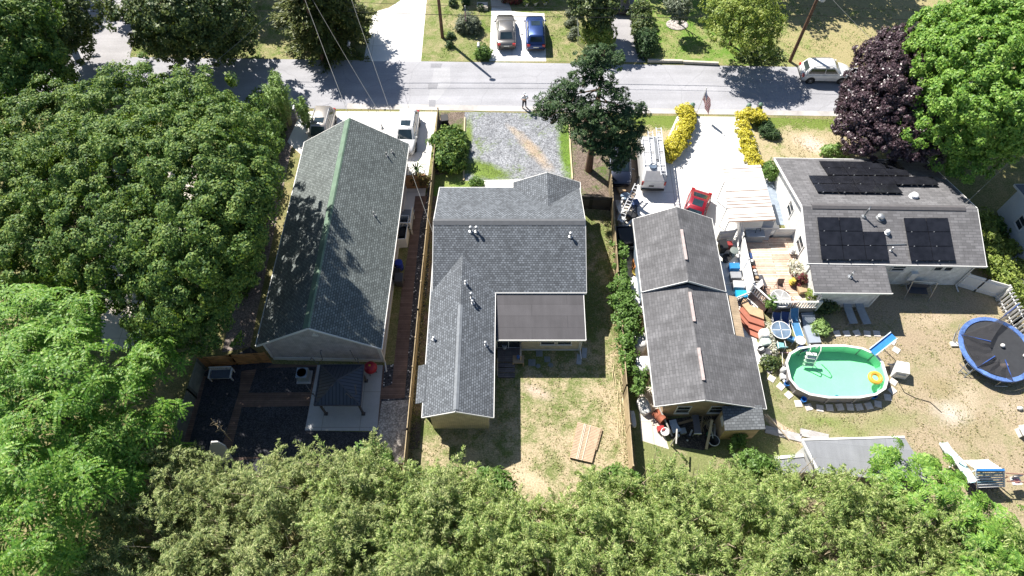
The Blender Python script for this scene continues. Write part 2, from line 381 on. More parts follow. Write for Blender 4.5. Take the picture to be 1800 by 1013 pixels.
# base sheet reaches past everything the camera can see
gm = MB(); gm.face([(-400,-300,-.004),(400,-300,-.004),(400,500,-.004),(-400,500,-.004)]); tag(gm.build('ground', G['base']), kind='structure')
Yf = lambda X: 51.65-.0212*X
Yn = lambda X: 45.28-.0205*X
sheet('road', [(-150,Yn(-150)),(150,Yn(150)),(150,Yf(150)),(-150,Yf(-150))], .0068, G['road'], True)
sheet('side_street', [(92,113),(226,110),(252,0),(262,-60),(130,-60),(140,0)], .008, G['sidestreet'])
sheet('gutter', [(-15,Yn(-15)+.7),(-15,Yn(-15)),(40,Yn(40)),(40,Yn(40)+.55)], .012, G['gutter'], True)
G['p1'] = asphalt('patch_light', (.4,.4,.42)); G['p2'] = asphalt('patch_dark', (.27,.27,.29))
sheet('road_patch', [(763,120),(791,118),(792,150),(768,178),(752,180),(760,140)], .013, G['p1'])
sheet('road_patch', [(757,112),(777,112),(775,119),(757,119)], .016, G['p2'])
sheet('road_patch', [(754,176),(766,176),(765,188),(754,188)], .016, G['p2'])
sheet('road_patch', [(753,147),(770,147),(768,157),(752,157)], .017, G['p2'])
# far side of the road
sheet('lawn', [(228,107),(440,108),(440,40),(470,-40),(262,-40),(250,15)], .004, G['farlawn'])
sheet('lawn', [(440,108),(642,107),(655,25),(705,-40),(470,-40)], .006, G['farlawn'])
sheet('driveway', [(639,108),(740,108),(750,0),(752,-40),(735,-40),(706,0),(684,14),(655,22)], .010, G['white'])
sheet('lawn', [(740,108),(860,108),(864,26),(868,-40),(752,-40)], .004, G['farlawn'])
sheet('driveway', [(860,108),(960,108),(957,24),(918,22),(900,20),(864,14)], .010, G['white'])
sheet('walkway', [(864,14),(900,20),(882,-30),(858,-30)], .012, G['cream'])
sheet('lawn', [(960,108),(1086,110),(1072,0),(1070,-40),(868,-40),(900,20),(957,24)], .004, G['farlawn'])
sheet('driveway', [(1086,109),(1134,110),(1113,30),(1118,-40),(1066,-40),(1072,40)], .010, G['sidestreet'])
sheet('lawn', [(1134,110),(1262,114),(1400,118),(1900,122),(1900,-60),(1118,-60),(1113,30)], .006, G['lush2'])
# near side of the road
sheet('driveway', [(530,196),(768,197),(752,312),(742,380),(700,380),(690,420),(560,300),(505,250)], .010, G['white'])
sheet('mulch_bed', [(488,200),(530,196),(512,262),(440,610),(390,620),(470,300)], .006, G['litter'])
sheet('gravel_driveway', [(817,197),(1003,200),(1006,320),(1006,345),(812,345)], .008, G['gravel'])
sheet('planting_bed', [(771,198),(817,197),(814,292),(790,305),(765,308)], .006, G['dirt'])
sheet('lawn', [(765,308),(790,305),(814,292),(814,318),(850,318),(850,345),(762,345)], .012, G['lush'])
sheet('planting_bed', [(1003,202),(1068,203),(1076,360),(1020,360),(1006,330)], .006, G['dirt'])
sheet('front_stoop', [(848,317),(918,316),(918,345),(848,345)], .016, G['white'])
sheet('lawn', [(1068,203),(1192,204),(1165,262),(1120,290),(1072,300)], .008, G['frontyard'])
sheet('parking_pad', [(1190,205),(1316,206),(1345,300),(1370,400),(1335,470),(1330,600),(1350,625),(1342,640),(1312,640),(1275,520),(1255,400),(1110,385),(1120,320),(1140,258),(1166,258)], .012, G['white'])
sheet('dirt_drive', [(1072,262),(1128,262),(1120,352),(1110,385),(1080,385)], .010, G['browndrive'])
sheet('lawn', [(1316,206),(1520,212),(1560,300),(1345,295)], .006, G['frontyard'])
# back yards
sheet('lawn', [(-7.2,2),(8.1,2),(8.25,35),(-6.7,35)], .004, G['midyard'], True)
sheet('dirt_strip', [(718,790),(737,790),(760,500),(766,345),(762,345),(751,420)], .008, G['dirt'])
sheet('lawn', [(8.3,-4),(60,-4),(60,30),(8.3,30)], .003, G['tanyard'], True)
sheet('concrete_pad', [(1082,352),(1112,352),(1118,500),(1160,738),(1176,790),(1128,775),(1112,600)], .010, G['cream'])
sheet('walkway', [(345,650),(480,640),(562,642),(537,757),(500,800),(375,815),(300,790)], .006, G['deckbrown'])
sheet('mulch_bed', [(452,647),(556,645),(545,690),(437,691)], .010, G['mulch'])
sheet('mulch_bed', [(425,716),(543,714),(536,760),(520,800),(405,805),(412,770)], .010, G['mulch'])
sheet('mulch_bed', [(362,665),(425,648),(420,690),(398,760),(385,800),(330,790)], .010, G['mulch'])
sheet('patio', [(558,642),(673,642),(663,758),(536,757)], .016, G['patio'])
sheet('pebble_bed', [(717,470),(760,300),(752,500),(716,800),(660,800),(672,643),(695,640)], .008, G['stone_black'])
sheet('walkway', [(730,345),(751,345),(739,392),(728,500),(711,700),(670,702),(664,760),(658,760),(672,643),(676,643),(673,682),(689,676),(707,500),(716,450)], .014, G['deckbrown'])
sheet('pebble_bed', [(671,706),(718,703),(714,815),(655,815)], .018, G['pebble'])
sheet('mulch_bed', [(350,660),(440,610),(480,640),(470,646),(362,662)], .010, G['mulch'])
sheet('driveway', [(170,300),(350,290),(300,600),(180,620)], .005, G['cream'])  # invented drive: pale sheet added for bright glimpses through the maple crown
sheet('walkway', [(1334,318),(1364,318),(1390,396),(1366,396)], .018, planks('grey_walk_boards', (.28,.33,.4), .15, 'X', .08, .6))
sheet('mulch_bed', [(300,790),(400,800),(536,757),(664,760),(655,860),(320,860)], .005, G['mulch'])
G['darkdirt'] = gravel('dark_dirt', (.04,.036,.033), (.13,.11,.095), 13)  # darker dirt tones for the patch by the workshop
sheet('dirt_patch', [(1164,738),(1262,728),(1264,782),(1236,792),(1196,786),(1178,770)], .013, G['darkdirt'])
# ---------- foliage ----------
def leaf_obj(name, c, nrm, ln, wd, m, parent=None, tang=None):
    n = len(c); nrm = nrm/np.linalg.norm(nrm, axis=1, keepdims=True).clip(1e-6)
    t = rng.normal(size=(n,3)) if tang is None else tang + rng.normal(size=(n,3))*.15
    t -= nrm*(t*nrm).sum(1, keepdims=True); t /= np.linalg.norm(t, axis=1, keepdims=True).clip(1e-6)
    b = np.cross(nrm, t); ln = np.broadcast_to(ln, n)[:,None]; wd = np.broadcast_to(wd, n)[:,None]
    v = np.stack([c - t*ln*.5, c + b*wd*.5 - nrm*ln*.08, c + t*ln*.5, c - b*wd*.5 - nrm*ln*.08], 1).reshape(-1,3)
    me = bpy.data.meshes.new(name); me.vertices.add(4*n); me.loops.add(4*n); me.polygons.add(n)
    me.vertices.foreach_set('co', v.astype(np.float32).ravel()); me.loops.foreach_set('vertex_index', np.arange(4*n, dtype=np.int32))
    me.polygons.foreach_set('loop_start', np.arange(n, dtype=np.int32)*4)
    me.update(calc_edges=True); me.materials.append(m)
    o = bpy.data.objects.new(name, me); COL.objects.link(o)
    if parent is not None: o.parent = parent
    return o
def sphere_pts(n):
    k = np.arange(n)+.5; ph = np.arccos(1-2*k/n); th = np.pi*(1+5**.5)*k
    return np.stack([np.cos(th)*np.sin(ph), np.sin(th)*np.sin(ph), np.cos(ph)], 1)
def clumps(lobes, gap, zmin=-.55, jit=.35, inner=.42):
    """clump centres on the outside of a union of ellipsoids, with their outward directions"""
    P_, D_ = [], []
    for i, (x,y,z,a,b,c) in enumerate(lobes):
        area = 4*math.pi*((a*b)**1.6/3+(a*c)**1.6/3+(b*c)**1.6/3)**(1/1.6)
        n = max(6, int(area/gap**2)); s = sphere_pts(n); s = s[s[:,2] > zmin]
        s += rng.normal(size=s.shape)*.06
        rad = 1 + rng.normal(size=(len(s),1))*.07
        p = np.array([x,y,z]) + s*rad*np.array([a,b,c]) + rng.normal(size=s.shape)*gap*jit
        d = s/np.array([a,b,c]); d /= np.linalg.norm(d, axis=1, keepdims=True)
        keep = np.ones(len(p), bool)
        for j, (x2,y2,z2,a2,b2,c2) in enumerate(lobes):
            if j != i: keep &= (((p-np.array([x2,y2,z2]))/np.array([a2,b2,c2]))**2).sum(1) > .72
        P_.append(p[keep]); D_.append(d[keep])
        q = sphere_pts(max(4, int(n*inner))); q = q[q[:,2] > -.3]
        P_.append(np.array([x,y,z]) + q*np.array([a,b,c])*rng.uniform(.45,.8,(len(q),1))); D_.append(q)
    p, d = np.concatenate(P_), np.concatenate(D_)
    return p, d
def broad(lobes, gap, nl, cr, ln, wd, up=.5, spread=.55, zmin=-.55, flat=.65, dome=.6):
    p, d = clumps(lobes, gap, zmin)
    n = len(p); k = np.repeat(np.arange(n), nl)
    r = rng.normal(size=(n*nl,3)); r /= np.linalg.norm(r, axis=1, keepdims=True)
    r *= rng.uniform(.35,1,(n*nl,1))**.5
    crs = cr*rng.uniform(.7,1.35,n)[k][:,None]
    hemi = (r*d[k]).sum(1, keepdims=True); r = r - d[k]*np.minimum(hemi,0)*1.4     # the leafy side of a clump faces out
    c = p[k] + r*crs*np.array([1,1,flat])
    nr = d[k]*.5 + r*dome + np.array([0,0,up]) + rng.normal(size=r.shape)*spread
    return c, nr, ln*rng.uniform(.7,1.3,n*nl), wd*rng.uniform(.7,1.3,n*nl)
def limbs(mb, base, top, r, lobes, nb=9, tilt=.0):
    b, t = Vector(base), Vector(top); k = []
    for i in range(6):
        f = i/5; k.append(b.lerp(t, f) + Vector((math.sin(i*2.1)*r*.7*f, math.cos(i*1.7)*r*.7*f, 0)))
    mb.tube(k, [r*(1.25 if i == 0 else 1-.6*i/5) for i in range(6)], 9)
    lb = sorted(lobes, key=lambda q: -q[3]*q[4])[:nb]
    for i, q in enumerate(lb):
        s = b.lerp(t, .35+.5*(i % 4)/4); e = Vector(q[:3]) + Vector((0,0,q[5]*.35))
        m1 = s.lerp(e, .45) + Vector((0,0,.12*(e-s).length)); mm = m1 + Vector((random.uniform(-.4,.4), random.uniform(-.4,.4), .2))
        mb.tube([s, m1, mm.lerp(e,.5), e], [r*.42, r*.28, r*.18, r*.05], 6)
        for _ in range(3):
            e2 = Vector(q[:3]) + Vector((random.uniform(-.7,.7)*q[3], random.uniform(-.7,.7)*q[4], random.uniform(0,.6)*q[5]))
            mb.tube([m1, m1.lerp(e2,.6)+Vector((0,0,.2)), e2], [r*.17, r*.1, r*.03], 5)
BARK = {}
def bark(name, c):
    if name in BARK: return BARK[name]
    m, nt, _, _ = _new(name); co = coord(nt); mp = N(nt, 'ShaderNodeMapping'); nt.links.new(co, mp.inputs[0]); mp.inputs['Scale'].default_value = (6,6,1.2)
    a = noise(nt, mp.outputs[0], 3, 5, .7)
    BARK[name] = finish(m, nt, mix(nt, ramp(nt, a, [(.3,0.0),(.7,1.0)]), [x*.5 for x in c], [x*1.3 for x in c]), .9, 0, a, .8, .05, .2); return BARK[name]
GB, BB = bark('grey_bark', (.16,.14,.12)), bark('brown_bark', (.13,.085,.06))
def tree(name, label, cat, base, lobes, lm, bm, tr, gap, nl, cr, ln, wd, group=None, top=None, up=.5, zmin=-.55, spread=.55, flat=.65, dome=.6):
    """lobes are given relative to the base"""
    t = thing(name, label, cat, base, 0, group)
    mb = MB(); ht = max(q[2]+q[5] for q in lobes)
    limbs(mb, (0,0,0), top or (0,0,ht*.72), tr, lobes); mb.build('trunk', bm, t, True)
    c, n, l, w_ = broad(lobes, gap, nl, cr, ln, wd, up, spread, zmin, flat, dome); leaf_obj('crown', c, n, l, w_, lm, t)
    return t
def shrub(name, label, cat, base, lobes, lm, gap=.3, nl=14, cr=.22, ln=.16, wd=.1, group=None, up=.5):
    t = thing(name, label, cat, base, 0, group)
    mb = MB()
    for q in lobes[:5]:
        for _ in range(3): mb.tube([(q[0]*.4,q[1]*.4,0), (q[0]+random.uniform(-.2,.2)*q[3], q[1]+random.uniform(-.2,.2)*q[4], q[2]+q[5]*.5)], [.03,.01], 5)
    mb.build('stem', BB, t)
    c, n, l, w_ = broad(lobes, gap, nl, cr, ln, wd, up, .6, -.8); c[:,2] = np.maximum(c[:,2], .03)
    leaf_obj('foliage', c, n, l, w_, lm, t); return t
LM = {
 'maple': leafmat('maple_leaf', [(0.018,0.055,0.014),(0.058,0.135,0.03),(0.13,0.22,0.04),(0.26,0.34,0.08)], .28, .6),
 'bright': leafmat('bright_leaf', [(0.045,0.12,0.022),(0.115,0.25,0.04),(0.19,0.34,0.045),(0.32,0.47,0.11)], .28),
 'dark': leafmat('dark_leaf', [(0.02,0.045,0.018),(0.05,0.095,0.035),(0.11,0.15,0.045),(0.18,0.22,0.07)], .2),
 'cedar': leafmat('cedar_leaf', [(0.03,0.055,0.016),(0.09,0.12,0.03),(0.2,0.22,0.06)], .15),
 'spruce': leafmat('spruce_needle', [(.016,.042,.016),(.038,.085,.028),(.085,.14,.045)], .12, .6),
 'purple': leafmat('purple_leaf', [(0.018,0.012,0.015),(0.04,0.024,0.031),(0.075,0.045,0.056),(0.14,0.1,0.115)], .12, .33),
 'frond': leafmat('frond_leaflet', [(.035,.12,.014),(.085,.22,.022),(.155,.31,.035),(.29,.43,.085)], .28),
 'gold': leafmat('golden_leaf', [(0.07,0.14,0.04),(0.17,0.25,0.05),(0.27,0.35,0.06),(0.42,0.47,0.13)], .3),
 'yellow': leafmat('yellow_leaf', [(0.2,0.24,0.03),(0.46,0.42,0.03),(0.62,0.55,0.05),(0.72,0.66,0.16)], .25),
 'bamboo': leafmat('bamboo_leaf', [(.045,.1,.025),(.145,.235,.055),(.3,.39,.105),(.56,.61,.27)], .3),
 'drybamboo': leafmat('dry_bamboo_leaf', [(.05,.095,.025),(.145,.21,.06),(.28,.34,.115),(.5,.52,.24)], .25),
 'feather': leafmat('feathery_leaf', [(.15,.25,.06),(.25,.38,.12),(.36,.5,.2)], .3),
 'vine': leafmat('vine_leaf', [(0.06,0.13,0.025),(0.12,0.22,0.045),(0.2,0.32,0.09)], .3),
 'hedge': leafmat('hedge_leaf', [(0.096,0.156,0.03),(0.192,0.264,0.048),(0.336,0.396,0.096)], .25),
 'lav': leafmat('lavender_leaf', [(.09,.12,.07),(.16,.19,.13),(.25,.28,.2)], .2),
 'red': leafmat('red_flower', [(.1,.02,.03),(.2,.035,.05),(.1,.12,.04)], .2),
 'pale': leafmat('pale_blossom', [(.2,.28,.1),(.6,.58,.5),(.75,.7,.66)], .2),
 'brownleaf': leafmat('brown_leaf', [(.1,.07,.03),(.2,.14,.06),(.14,.16,.04)], .2),
}
def lob(n, R_, h, rr, seed, zc=.6, sq=.8):
    """n lobes round a centre: crown radius R_, height h of the crown centre, lobe radius rr"""
    r = random.Random(seed); L = [(0,0,h,rr*1.25,rr*1.25,rr*sq*1.15)]
    for k in range(n-1):
        a = k*2.4 + r.uniform(-.3,.3); d = R_*math.sqrt((k+1)/n)*r.uniform(.85,1.05)
        L.append((d*math.cos(a), d*math.sin(a), h - zc*h*.5*(d/R_)**2 + r.uniform(-.3,.3), rr*r.uniform(.8,1.15), rr*r.uniform(.8,1.15), rr*sq*r.uniform(.8,1.1)))
    return L
def conifer(name, label, base, H, Rb, lm, bm, z0=.12, step=.45, per=5, pad=.9, lean=(0,0), gaps=.15, seed=3, dens=26, tr=.3, ell=1.0, ln=.34, wd=.12, prof=.8):
    r = random.Random(seed); t = thing(name, label, 'tree', base); mb = MB()
    ax = lambda z: Vector((lean[0]*z/H, lean[1]*z/H, z))
    mb.tube([ax(H*k/7) for k in range(8)], [tr*(1.2 if k == 0 else 1-.95*k/7) for k in range(8)], 9)
    C_, N_, T_ = [], [], []
    z = H*z0; a = 0
    while z < H*.985:
        f = 1-z/H; rad = Rb*(f**prof)*(1 if f < .85 else .8)+.15
        for k in range(per):
            a += 2.399+r.uniform(-.4,.4)
            if r.random() < gaps: continue
            L = rad*r.uniform(.65,1.15); s = ax(z); dr = Vector((math.cos(a)*ell, math.sin(a), 0))
            e = s + dr*L + Vector((0,0,-.12*L + .12*L*r.random())); mid = s.lerp(e,.5)+Vector((0,0,.1*L))
            mb.tube([s, mid, e], [tr*.22*(.4+f), tr*.13*(.4+f), .012], 5)
            m = max(2, int(L/(pad*.45)))
            for q in range(m):
                u = .3+.75*(q+.5)/m; c = s.lerp(mid, u*2) if u < .5 else mid.lerp(e, (u-.5)*2)
                n = int(dens*(1.2-.4*u)); w_ = pad*(.5+.3*r.random())*(1.1-.35*u)
                g = rng.normal(size=(n,3))*np.array([w_*.5,w_*.5,w_*.22])
                C_.append(np.array(c)+g); N_.append(np.array([0,0,.9])+rng.normal(size=(n,3))*.45)
                T_.append(np.array(dr)[None,:]*.8 + g/(w_+.01))
        z += step*(.75+.5*r.random())*(.6+.5*f)
    mb.build('trunk', bm, t, True)
    c, n, tt = np.concatenate(C_), np.concatenate(N_), np.concatenate(T_)
    leaf_obj('crown', c, n, ln*rng.uniform(.7,1.3,len(c)), wd*rng.uniform(.7,1.3,len(c)), lm, t, tt); return t
def fronds(lobes, gap, nf, fl, pairs, ll, lw, droop=.35):
    p, d = clumps(lobes, gap, -.35, .4, .3); C_, N_, T_ = [], [], []
    for i in range(len(p)):
        up = d[i]*.6+np.array([0,0,.8]); up /= np.linalg.norm(up)
        e1 = np.cross(up, rng.normal(size=3)); e1 /= np.linalg.norm(e1); e2 = np.cross(up, e1); a0 = rng.uniform(0,6.3)
        for k in range(nf):
            a = a0+k*6.283/nf+rng.normal()*.25; dr = e1*math.cos(a)+e2*math.sin(a); L = fl*rng.uniform(.7,1.2)
            s = np.linspace(.15,1,pairs)[:,None]; path = p[i]+dr*s*L*.85+up*(.25*s-droop*1.6*s*s)*L*.9
            side = np.cross(dr, up)
            for sg in (-1,1):
                C_.append(path+side*sg*ll*.48-up*ll*.12); T_.append(np.repeat((side*sg+dr*.45)[None,:], pairs, 0)); N_.append(up[None,:]+sg*side*.25+rng.normal(size=(pairs,3))*.2)
    c = np.concatenate(C_); return c, np.concatenate(N_), ll*rng.uniform(.85,1.15,len(c)), lw*rng.uniform(.85,1.15,len(c)), np.concatenate(T_)
def plumes(bases, tips, nl, rad, ln, wd):
    """leafy culms: leaves hang along the upper part of each culm"""
    n = len(bases); k = np.repeat(np.arange(n), nl); u = rng.uniform(.22,1.03,n*nl)**.85
    ax = tips-bases; bend = ax*np.array([1,1,0])
    c = bases[k]+ax[k]*np.array([0,0,1])*(u-.12*np.clip(u-.7,0,1)**2*8)[:,None]+bend[k]*(u**2.2)[:,None]
    r = rng.normal(size=(n*nl,3)); r /= np.linalg.norm(r, axis=1, keepdims=True)
    w_ = (rad*rng.uniform(.6,1.4,n)[k]*(1.15-.75*u))[:,None]*rng.uniform(.3,1.1,(n*nl,1))
    c = c+r*w_*np.array([1,1,.8])
    t = r*np.array([1,1,.3])+np.array([0,0,-.35])+bend[k]*.25
    nr = np.array([0,0,.8])+r*.4+rng.normal(size=r.shape)*.5
    return c, nr, ln*rng.uniform(.7,1.35,n*nl), wd*rng.uniform(.7,1.3,n*nl), t

def sprays(bases, tips, nb, nl, L0, ln, wd, g):
    """each cane carries arching side sprays whose narrow leaves hang from the spray's axis"""
    C_, N_, T_ = [], [], []
    n = len(bases); ax = tips-bases
    for b in range(nb):
        u = np.full(n, .93) if b == 0 else g.uniform(.5,.95,n); p = bases+ax*np.array([0,0,1])*u[:,None]+ax*np.array([1,1,0])*(u**2)[:,None]
        a = g.uniform(0,6.283,n); L = L0*g.uniform(.55,1.35,n)*(1 if b else .9); d = np.stack([np.cos(a),np.sin(a),np.zeros(n)],1); sd_ = np.stack([-np.sin(a),np.cos(a),np.zeros(n)],1)
        k = np.repeat(np.arange(n), nl); s = g.uniform(.08,1.05,n*nl)
        rise = (np.full(n, 1.75) if b == 0 else np.where(g.uniform(size=n) < .65, 1.3, .5))[k]
        c = p[k]+d[k]*(s*L[k])[:,None]; c[:,2] += (rise*s-.95*s*s)*L[k]
        w_ = g.normal(0,.12,n*nl)*(1.35-.95*s)*L[k]; c += sd_[k]*w_[:,None]; c[:,2] += g.normal(0,.07,n*nl)*L[k]-np.abs(w_)*.35
        sg = np.sign(w_)[:,None]
        C_.append(c); T_.append(d[k]*.75+sd_[k]*sg*.7+np.array([0,0,-.35])+g.normal(size=c.shape)*.25); N_.append(np.array([0,0,.95])+sd_[k]*sg*.3-d[k]*.1+g.normal(size=c.shape)*.38)
    c = np.concatenate(C_); m = len(c); return c, np.concatenate(N_), ln*g.uniform(.7,1.35,m), wd*g.uniform(.7,1.3,m), np.concatenate(T_)
# ---------- trees and plants ----------
def pl(base, lst):
    """crown lobes: (photo x, photo y, height, radius) -> offsets from the base"""
    L = []
    for x, y, z, r in lst:
        X, Y, _ = at(x, y, z); L.append((X-base[0], Y-base[1], z, r*random.uniform(.96,1.12), r*random.uniform(.96,1.12), r*random.uniform(.75,.9)))
    return L
b = (-24.5, 31, 0)
tree('maple_tree', 'huge dark green maple with a broad domed crown beside the green-ridged house', 'tree', b,
  pl(b, [(110,225,7.5,3.2),(225,195,8.5,3.2),(330,205,9.5,3.1),(392,245,11,2.6),(40,330,7.5,3.3),(15,465,6,2.6),(-30,400,7,3),(-25,310,7,3),(70,500,5,2.0),(160,300,10,3.4),(275,285,11.5,3.4),(362,310,12.8,2.9),(402,325,12.0,2.2),(420,300,11.4,2.0),(412,365,11.6,2.0),(385,375,12.4,2.3),(95,420,8,3.2),(205,400,9.5,3.2),(315,400,10,3.1),(372,415,11.6,2.5),(330,440,10.8,2.4),(408,415,10.6,1.7),(300,485,8,2.7),(348,485,9.4,2.4),(395,470,8.6,1.7),(325,550,6.2,2.2),(290,560,5.5,2.0),(180,480,6.5,2.4),(360,570,4.6,1.5),(425,265,8.6,2.0),(350,270,11.8,2.6)]),
  LM['maple'], GB, .55, 1.0, 200, .56, .18, .11, None, (0,0,8.5), .4, -.55, .5, .9, 1.2)
b = (-46.5, 43, 0)
tree('shade_tree', 'tall olive green tree filling the upper left corner of the picture', 'tree', b,
  pl(b, [(-20,40,10,3),(10,75,10,3),(25,125,8.5,2.8),(-35,130,9,3),(55,135,6.5,2.2),(70,120,5.5,2.0),(10,170,6.5,2.4),(-30,190,5,2.5),(15,20,11,2.6)]), LM['maple'], GB, .45, 1.1, 150, .66, .24, .14, None, None, .35, -.55, .5, .9, 1.3)
b = (-43, 54, 0)
tree('dark_evergreen', 'dark shaded evergreen standing at the corner of the side street', 'tree', b,
  pl(b, [(70,10,7,2.6),(110,20,6,2.4),(100,55,4.5,2.2),(60,50,7,2.4),(105,85,3,1.8),(125,70,2.5,1.5),(80,80,4,2),(40,10,8,2.5)]), LM['dark'], BB, .4, .85, 70, .6, .28, .13)
b = (-31, 57, 0)
tree('oak_tree', 'dark green leafy tree between the side street and the cedar', 'tree', b,
  pl(b, [(255,5,7,2.5),(305,10,8,2.6),(355,10,7,2.4),(280,45,5.5,2.2),(335,45,6,2.3),(390,25,6,2.2),(385,60,4,1.8),(300,65,4,1.7),(300,82,2.2,1.4),(345,80,2.4,1.5),(392,62,3,1.5),(400,85,1.8,1.2),(425,60,2.4,1.2)]), LM['dark'], GB, .4, .85, 76, .6, .27, .16)
conifer('cedar_tree', 'broad dark olive cedar at the road edge beside the white driveway', (-17.6, 54.2, 0), 10.5, 4.9, LM['cedar'], BB, .03, .36, 8, .95, (0,0), .08, 5, 30, .32, 1.0, .36, .13, .55)
b = (6.55, 38.4, 0); t = thing('spruce_tree', 'tall ragged dark spruce in front of the gravel driveway', 'tree', b)
L = [(q[0],q[1],q[2],q[3]*.9,q[4]*.9,q[5]*.36) for q in pl(b, [(1050,88,11.6,.75),(1030,108,11.1,.8),(1074,104,11.1,.8),(1052,122,10.8,.7),(1012,140,10.2,.8),(992,156,9.6,.75),(1084,164,9.6,.75),(1062,150,10,.6),(984,176,8.8,.95),(1012,182,8.9,.95),(1042,192,9,.9),(1090,202,8.2,1.0),(1116,196,7.7,.85),(1062,216,8,1.1),(1032,232,7.4,1.0),(1096,232,7,1.15),(1120,228,6.5,.7),(960,182,6.7,.7),(954,196,6.1,.65),(976,206,5.6,.65),(1076,256,6,1.2),(1106,256,5.5,.95),(1050,252,6.4,.9),(1020,205,8,.8),(1000,215,6.2,.6),(1084,280,4.8,.8),(1040,135,10.3,.5)])]
mb = MB(); tk = [Vector((-.03*k*(k-6)*.1, .12*k, 2.0*k)) for k in range(7)]
mb.tube(tk, [.34,.27,.24,.2,.15,.1,.03], 9)
for q in L:
    z = max(1.5, q[2]-.2); s_ = tk[int(z//2)].lerp(tk[min(6,int(z//2)+1)], (z%2)/2); e = Vector(q[:3]); d = (e-s_)*.6
    mb.tube([s_, s_.lerp(e,.5)+Vector((0,0,.15)), e+d*.6], [.075,.05,.012], 5)
    for a in (-1,1): mb.tube([s_.lerp(e,.6), e+Vector((-d.y*a*.8,d.x*a*.8,0))], [.035,.01], 4)
mb.build('trunk', BB, t, True)
c, n, l, w_ = broad(L, .44, 46, .33, .25, .07, .7, .5, -.9, .55); leaf_obj('crown', c, n, l, w_, LM['spruce'], t)
b = (31.5, 41.5, 0)
tree('purple_maple', 'dark purple-leaved maple at the roadside lawn corner', 'tree', b,
  pl(b, [(1590,85,6.4,1.8),(1556,108,6.0,1.9),(1610,110,6.4,1.9),(1580,140,6.4,2.2),(1528,155,4.8,1.8),(1550,185,4.8,2.2),(1605,180,5.6,2.2),(1514,195,3.6,1.6),(1525,235,2.9,1.6),(1565,235,3.7,2.0),(1615,235,4.3,2.0),(1492,220,2.7,1.1)]),
  LM['purple'], BB, .32, .6, 110, .42, .21, .13, None, None, .4, -.55, .5, .85, 1.1)
b = (41, 43, 0)
tree('green_maple', 'large bright green maple behind the purple-leaved tree', 'tree', b,
  pl(b, [(1660,70,8.5,2.4),(1715,50,10,2.8),(1780,30,11,3),(1690,110,9,2.8),(1750,100,11,3),(1810,100,11,3),(1660,150,7,2.4),(1720,170,9.5,2.8),(1785,180,9.5,3),(1680,220,6,2.5),(1735,230,6.5,2.4),(1795,215,8.5,2.2),(1640,200,5.5,2),(1690,270,4,2),(1840,180,9,3)]),
  LM['bright'], GB, .5, .86, 130, .52, .24, .13, None, None, .4, -.55, .5, .85, 1.1)
b = (21.2, 54.2, 0)
tree('golden_tree', 'yellow-green loose tree on the green lawn by the timber edging', 'tree', b,
  pl(b, [(1290,25,5,1.6),(1325,15,5.5,1.7),(1275,50,4,1.3),(1320,50,4.4,1.7),(1300,65,3.6,1.4),(1345,40,4.6,1.4),(1335,75,3,1.3),(1265,20,4.6,1.2)]), LM['gold'], BB, .16, .62, 48, .42, .22, .11)
b = (7.8, 56.8, 0)
tree('yard_tree', 'medium green tree beside the far asphalt drive', 'tree', b, pl(b, [(1040,10,3.6,1.5),(1060,0,4,1.4),(1030,-8,4.2,1.6),(1052,28,2.6,1.2)]), LM['dark'], BB, .14, .55, 40, .4, .26, .16)
b = (8.1, 54.4, 0)
shrub('round_bush', 'light green rounded bush at the edge of the shaded drive', 'bush', b, pl(b, [(1050,50,1.5,1.0),(1040,60,1.3,.8),(1062,60,1.4,.9),(1050,68,1.0,.9)]), LM['gold'], .35, 20, .3, .22, .13)
for k, (x, y, z, r, h_) in enumerate([(1133,88,1.0,.85,'dark hedge bush at the road end of the lawn'),(1127,62,1.0,.8,'dark hedge bush halfway along the far drive'),(1122,36,1.1,.8,'dark hedge bush at the top end of the far drive')]):
    bb = at(x, y); bb = (bb[0], bb[1], 0)
    shrub('hedge_bush', h_, 'bush', bb, [(0,0,.9,r,r*1.3,.95),(.2,.7,.8,r*.8,r,.8),(-.1,-.6,.7,r*.8,r*.8,.7)], LM['spruce'] if k == 0 else LM['dark'], .36, 20, .3, .24, .12, 'bushes along the far drive')
b = at(1194, 44)
tree('young_tree', 'small pale tree in a white pebble ring on the green lawn', 'tree', b, pl(b, [(1192,18,2.6,.75),(1200,8,3,.7),(1185,8,3,.7),(1196,30,2,.6)]), LM['lav'], GB, .09, .4, 24, .32, .22, .12)
b = at(823, 50)
shrub('lavender_bush', 'round grey-green bush around the white flag pole', 'bush', b, [(0,0,.55,.95,.9,.75),(.5,-.3,.45,.6,.6,.6),(-.4,-.2,.45,.6,.6,.6)], LM['lav'], .28, 26, .24, .3, .06)
b = at(848, 100)
shrub('mailbox_bush', 'yellow-green bush growing round the roadside mailbox', 'bush', b, [(0,0,.5,.55,.5,.6),(.35,.1,.4,.4,.4,.45)], LM['vine'], .24, 20, .22, .18, .1)
b = at(1333, 103)
shrub('ground_cover_bush', 'low dark green bush under the golden tree', 'bush', b, [(0,0,.35,1.7,.7,.4),(1.2,.3,.4,.9,.6,.45),(-1.2,.2,.3,.8,.5,.4)], LM['dark'], .4, 18, .32, .24, .12)
for x, y, s, h_ in [(796,9,.35,'small green potted shrub left of the flag pole'),(819,8,.32,'small green shrub right of the flag pole top'),(792,66,.3,'small green clump beside the leaning shadow pole'),(790,82,.28,'small clump in the grass nearest the road'),(846,16,.3,'small green plant on the concrete block')]:
    shrub('small_shrub', h_, 'shrub', at(x, y), [(0,0,s*.8,s,s,s*.9)], LM['spruce'], .16, 14, .14, .14, .08, 'small shrubs in the far front yard')
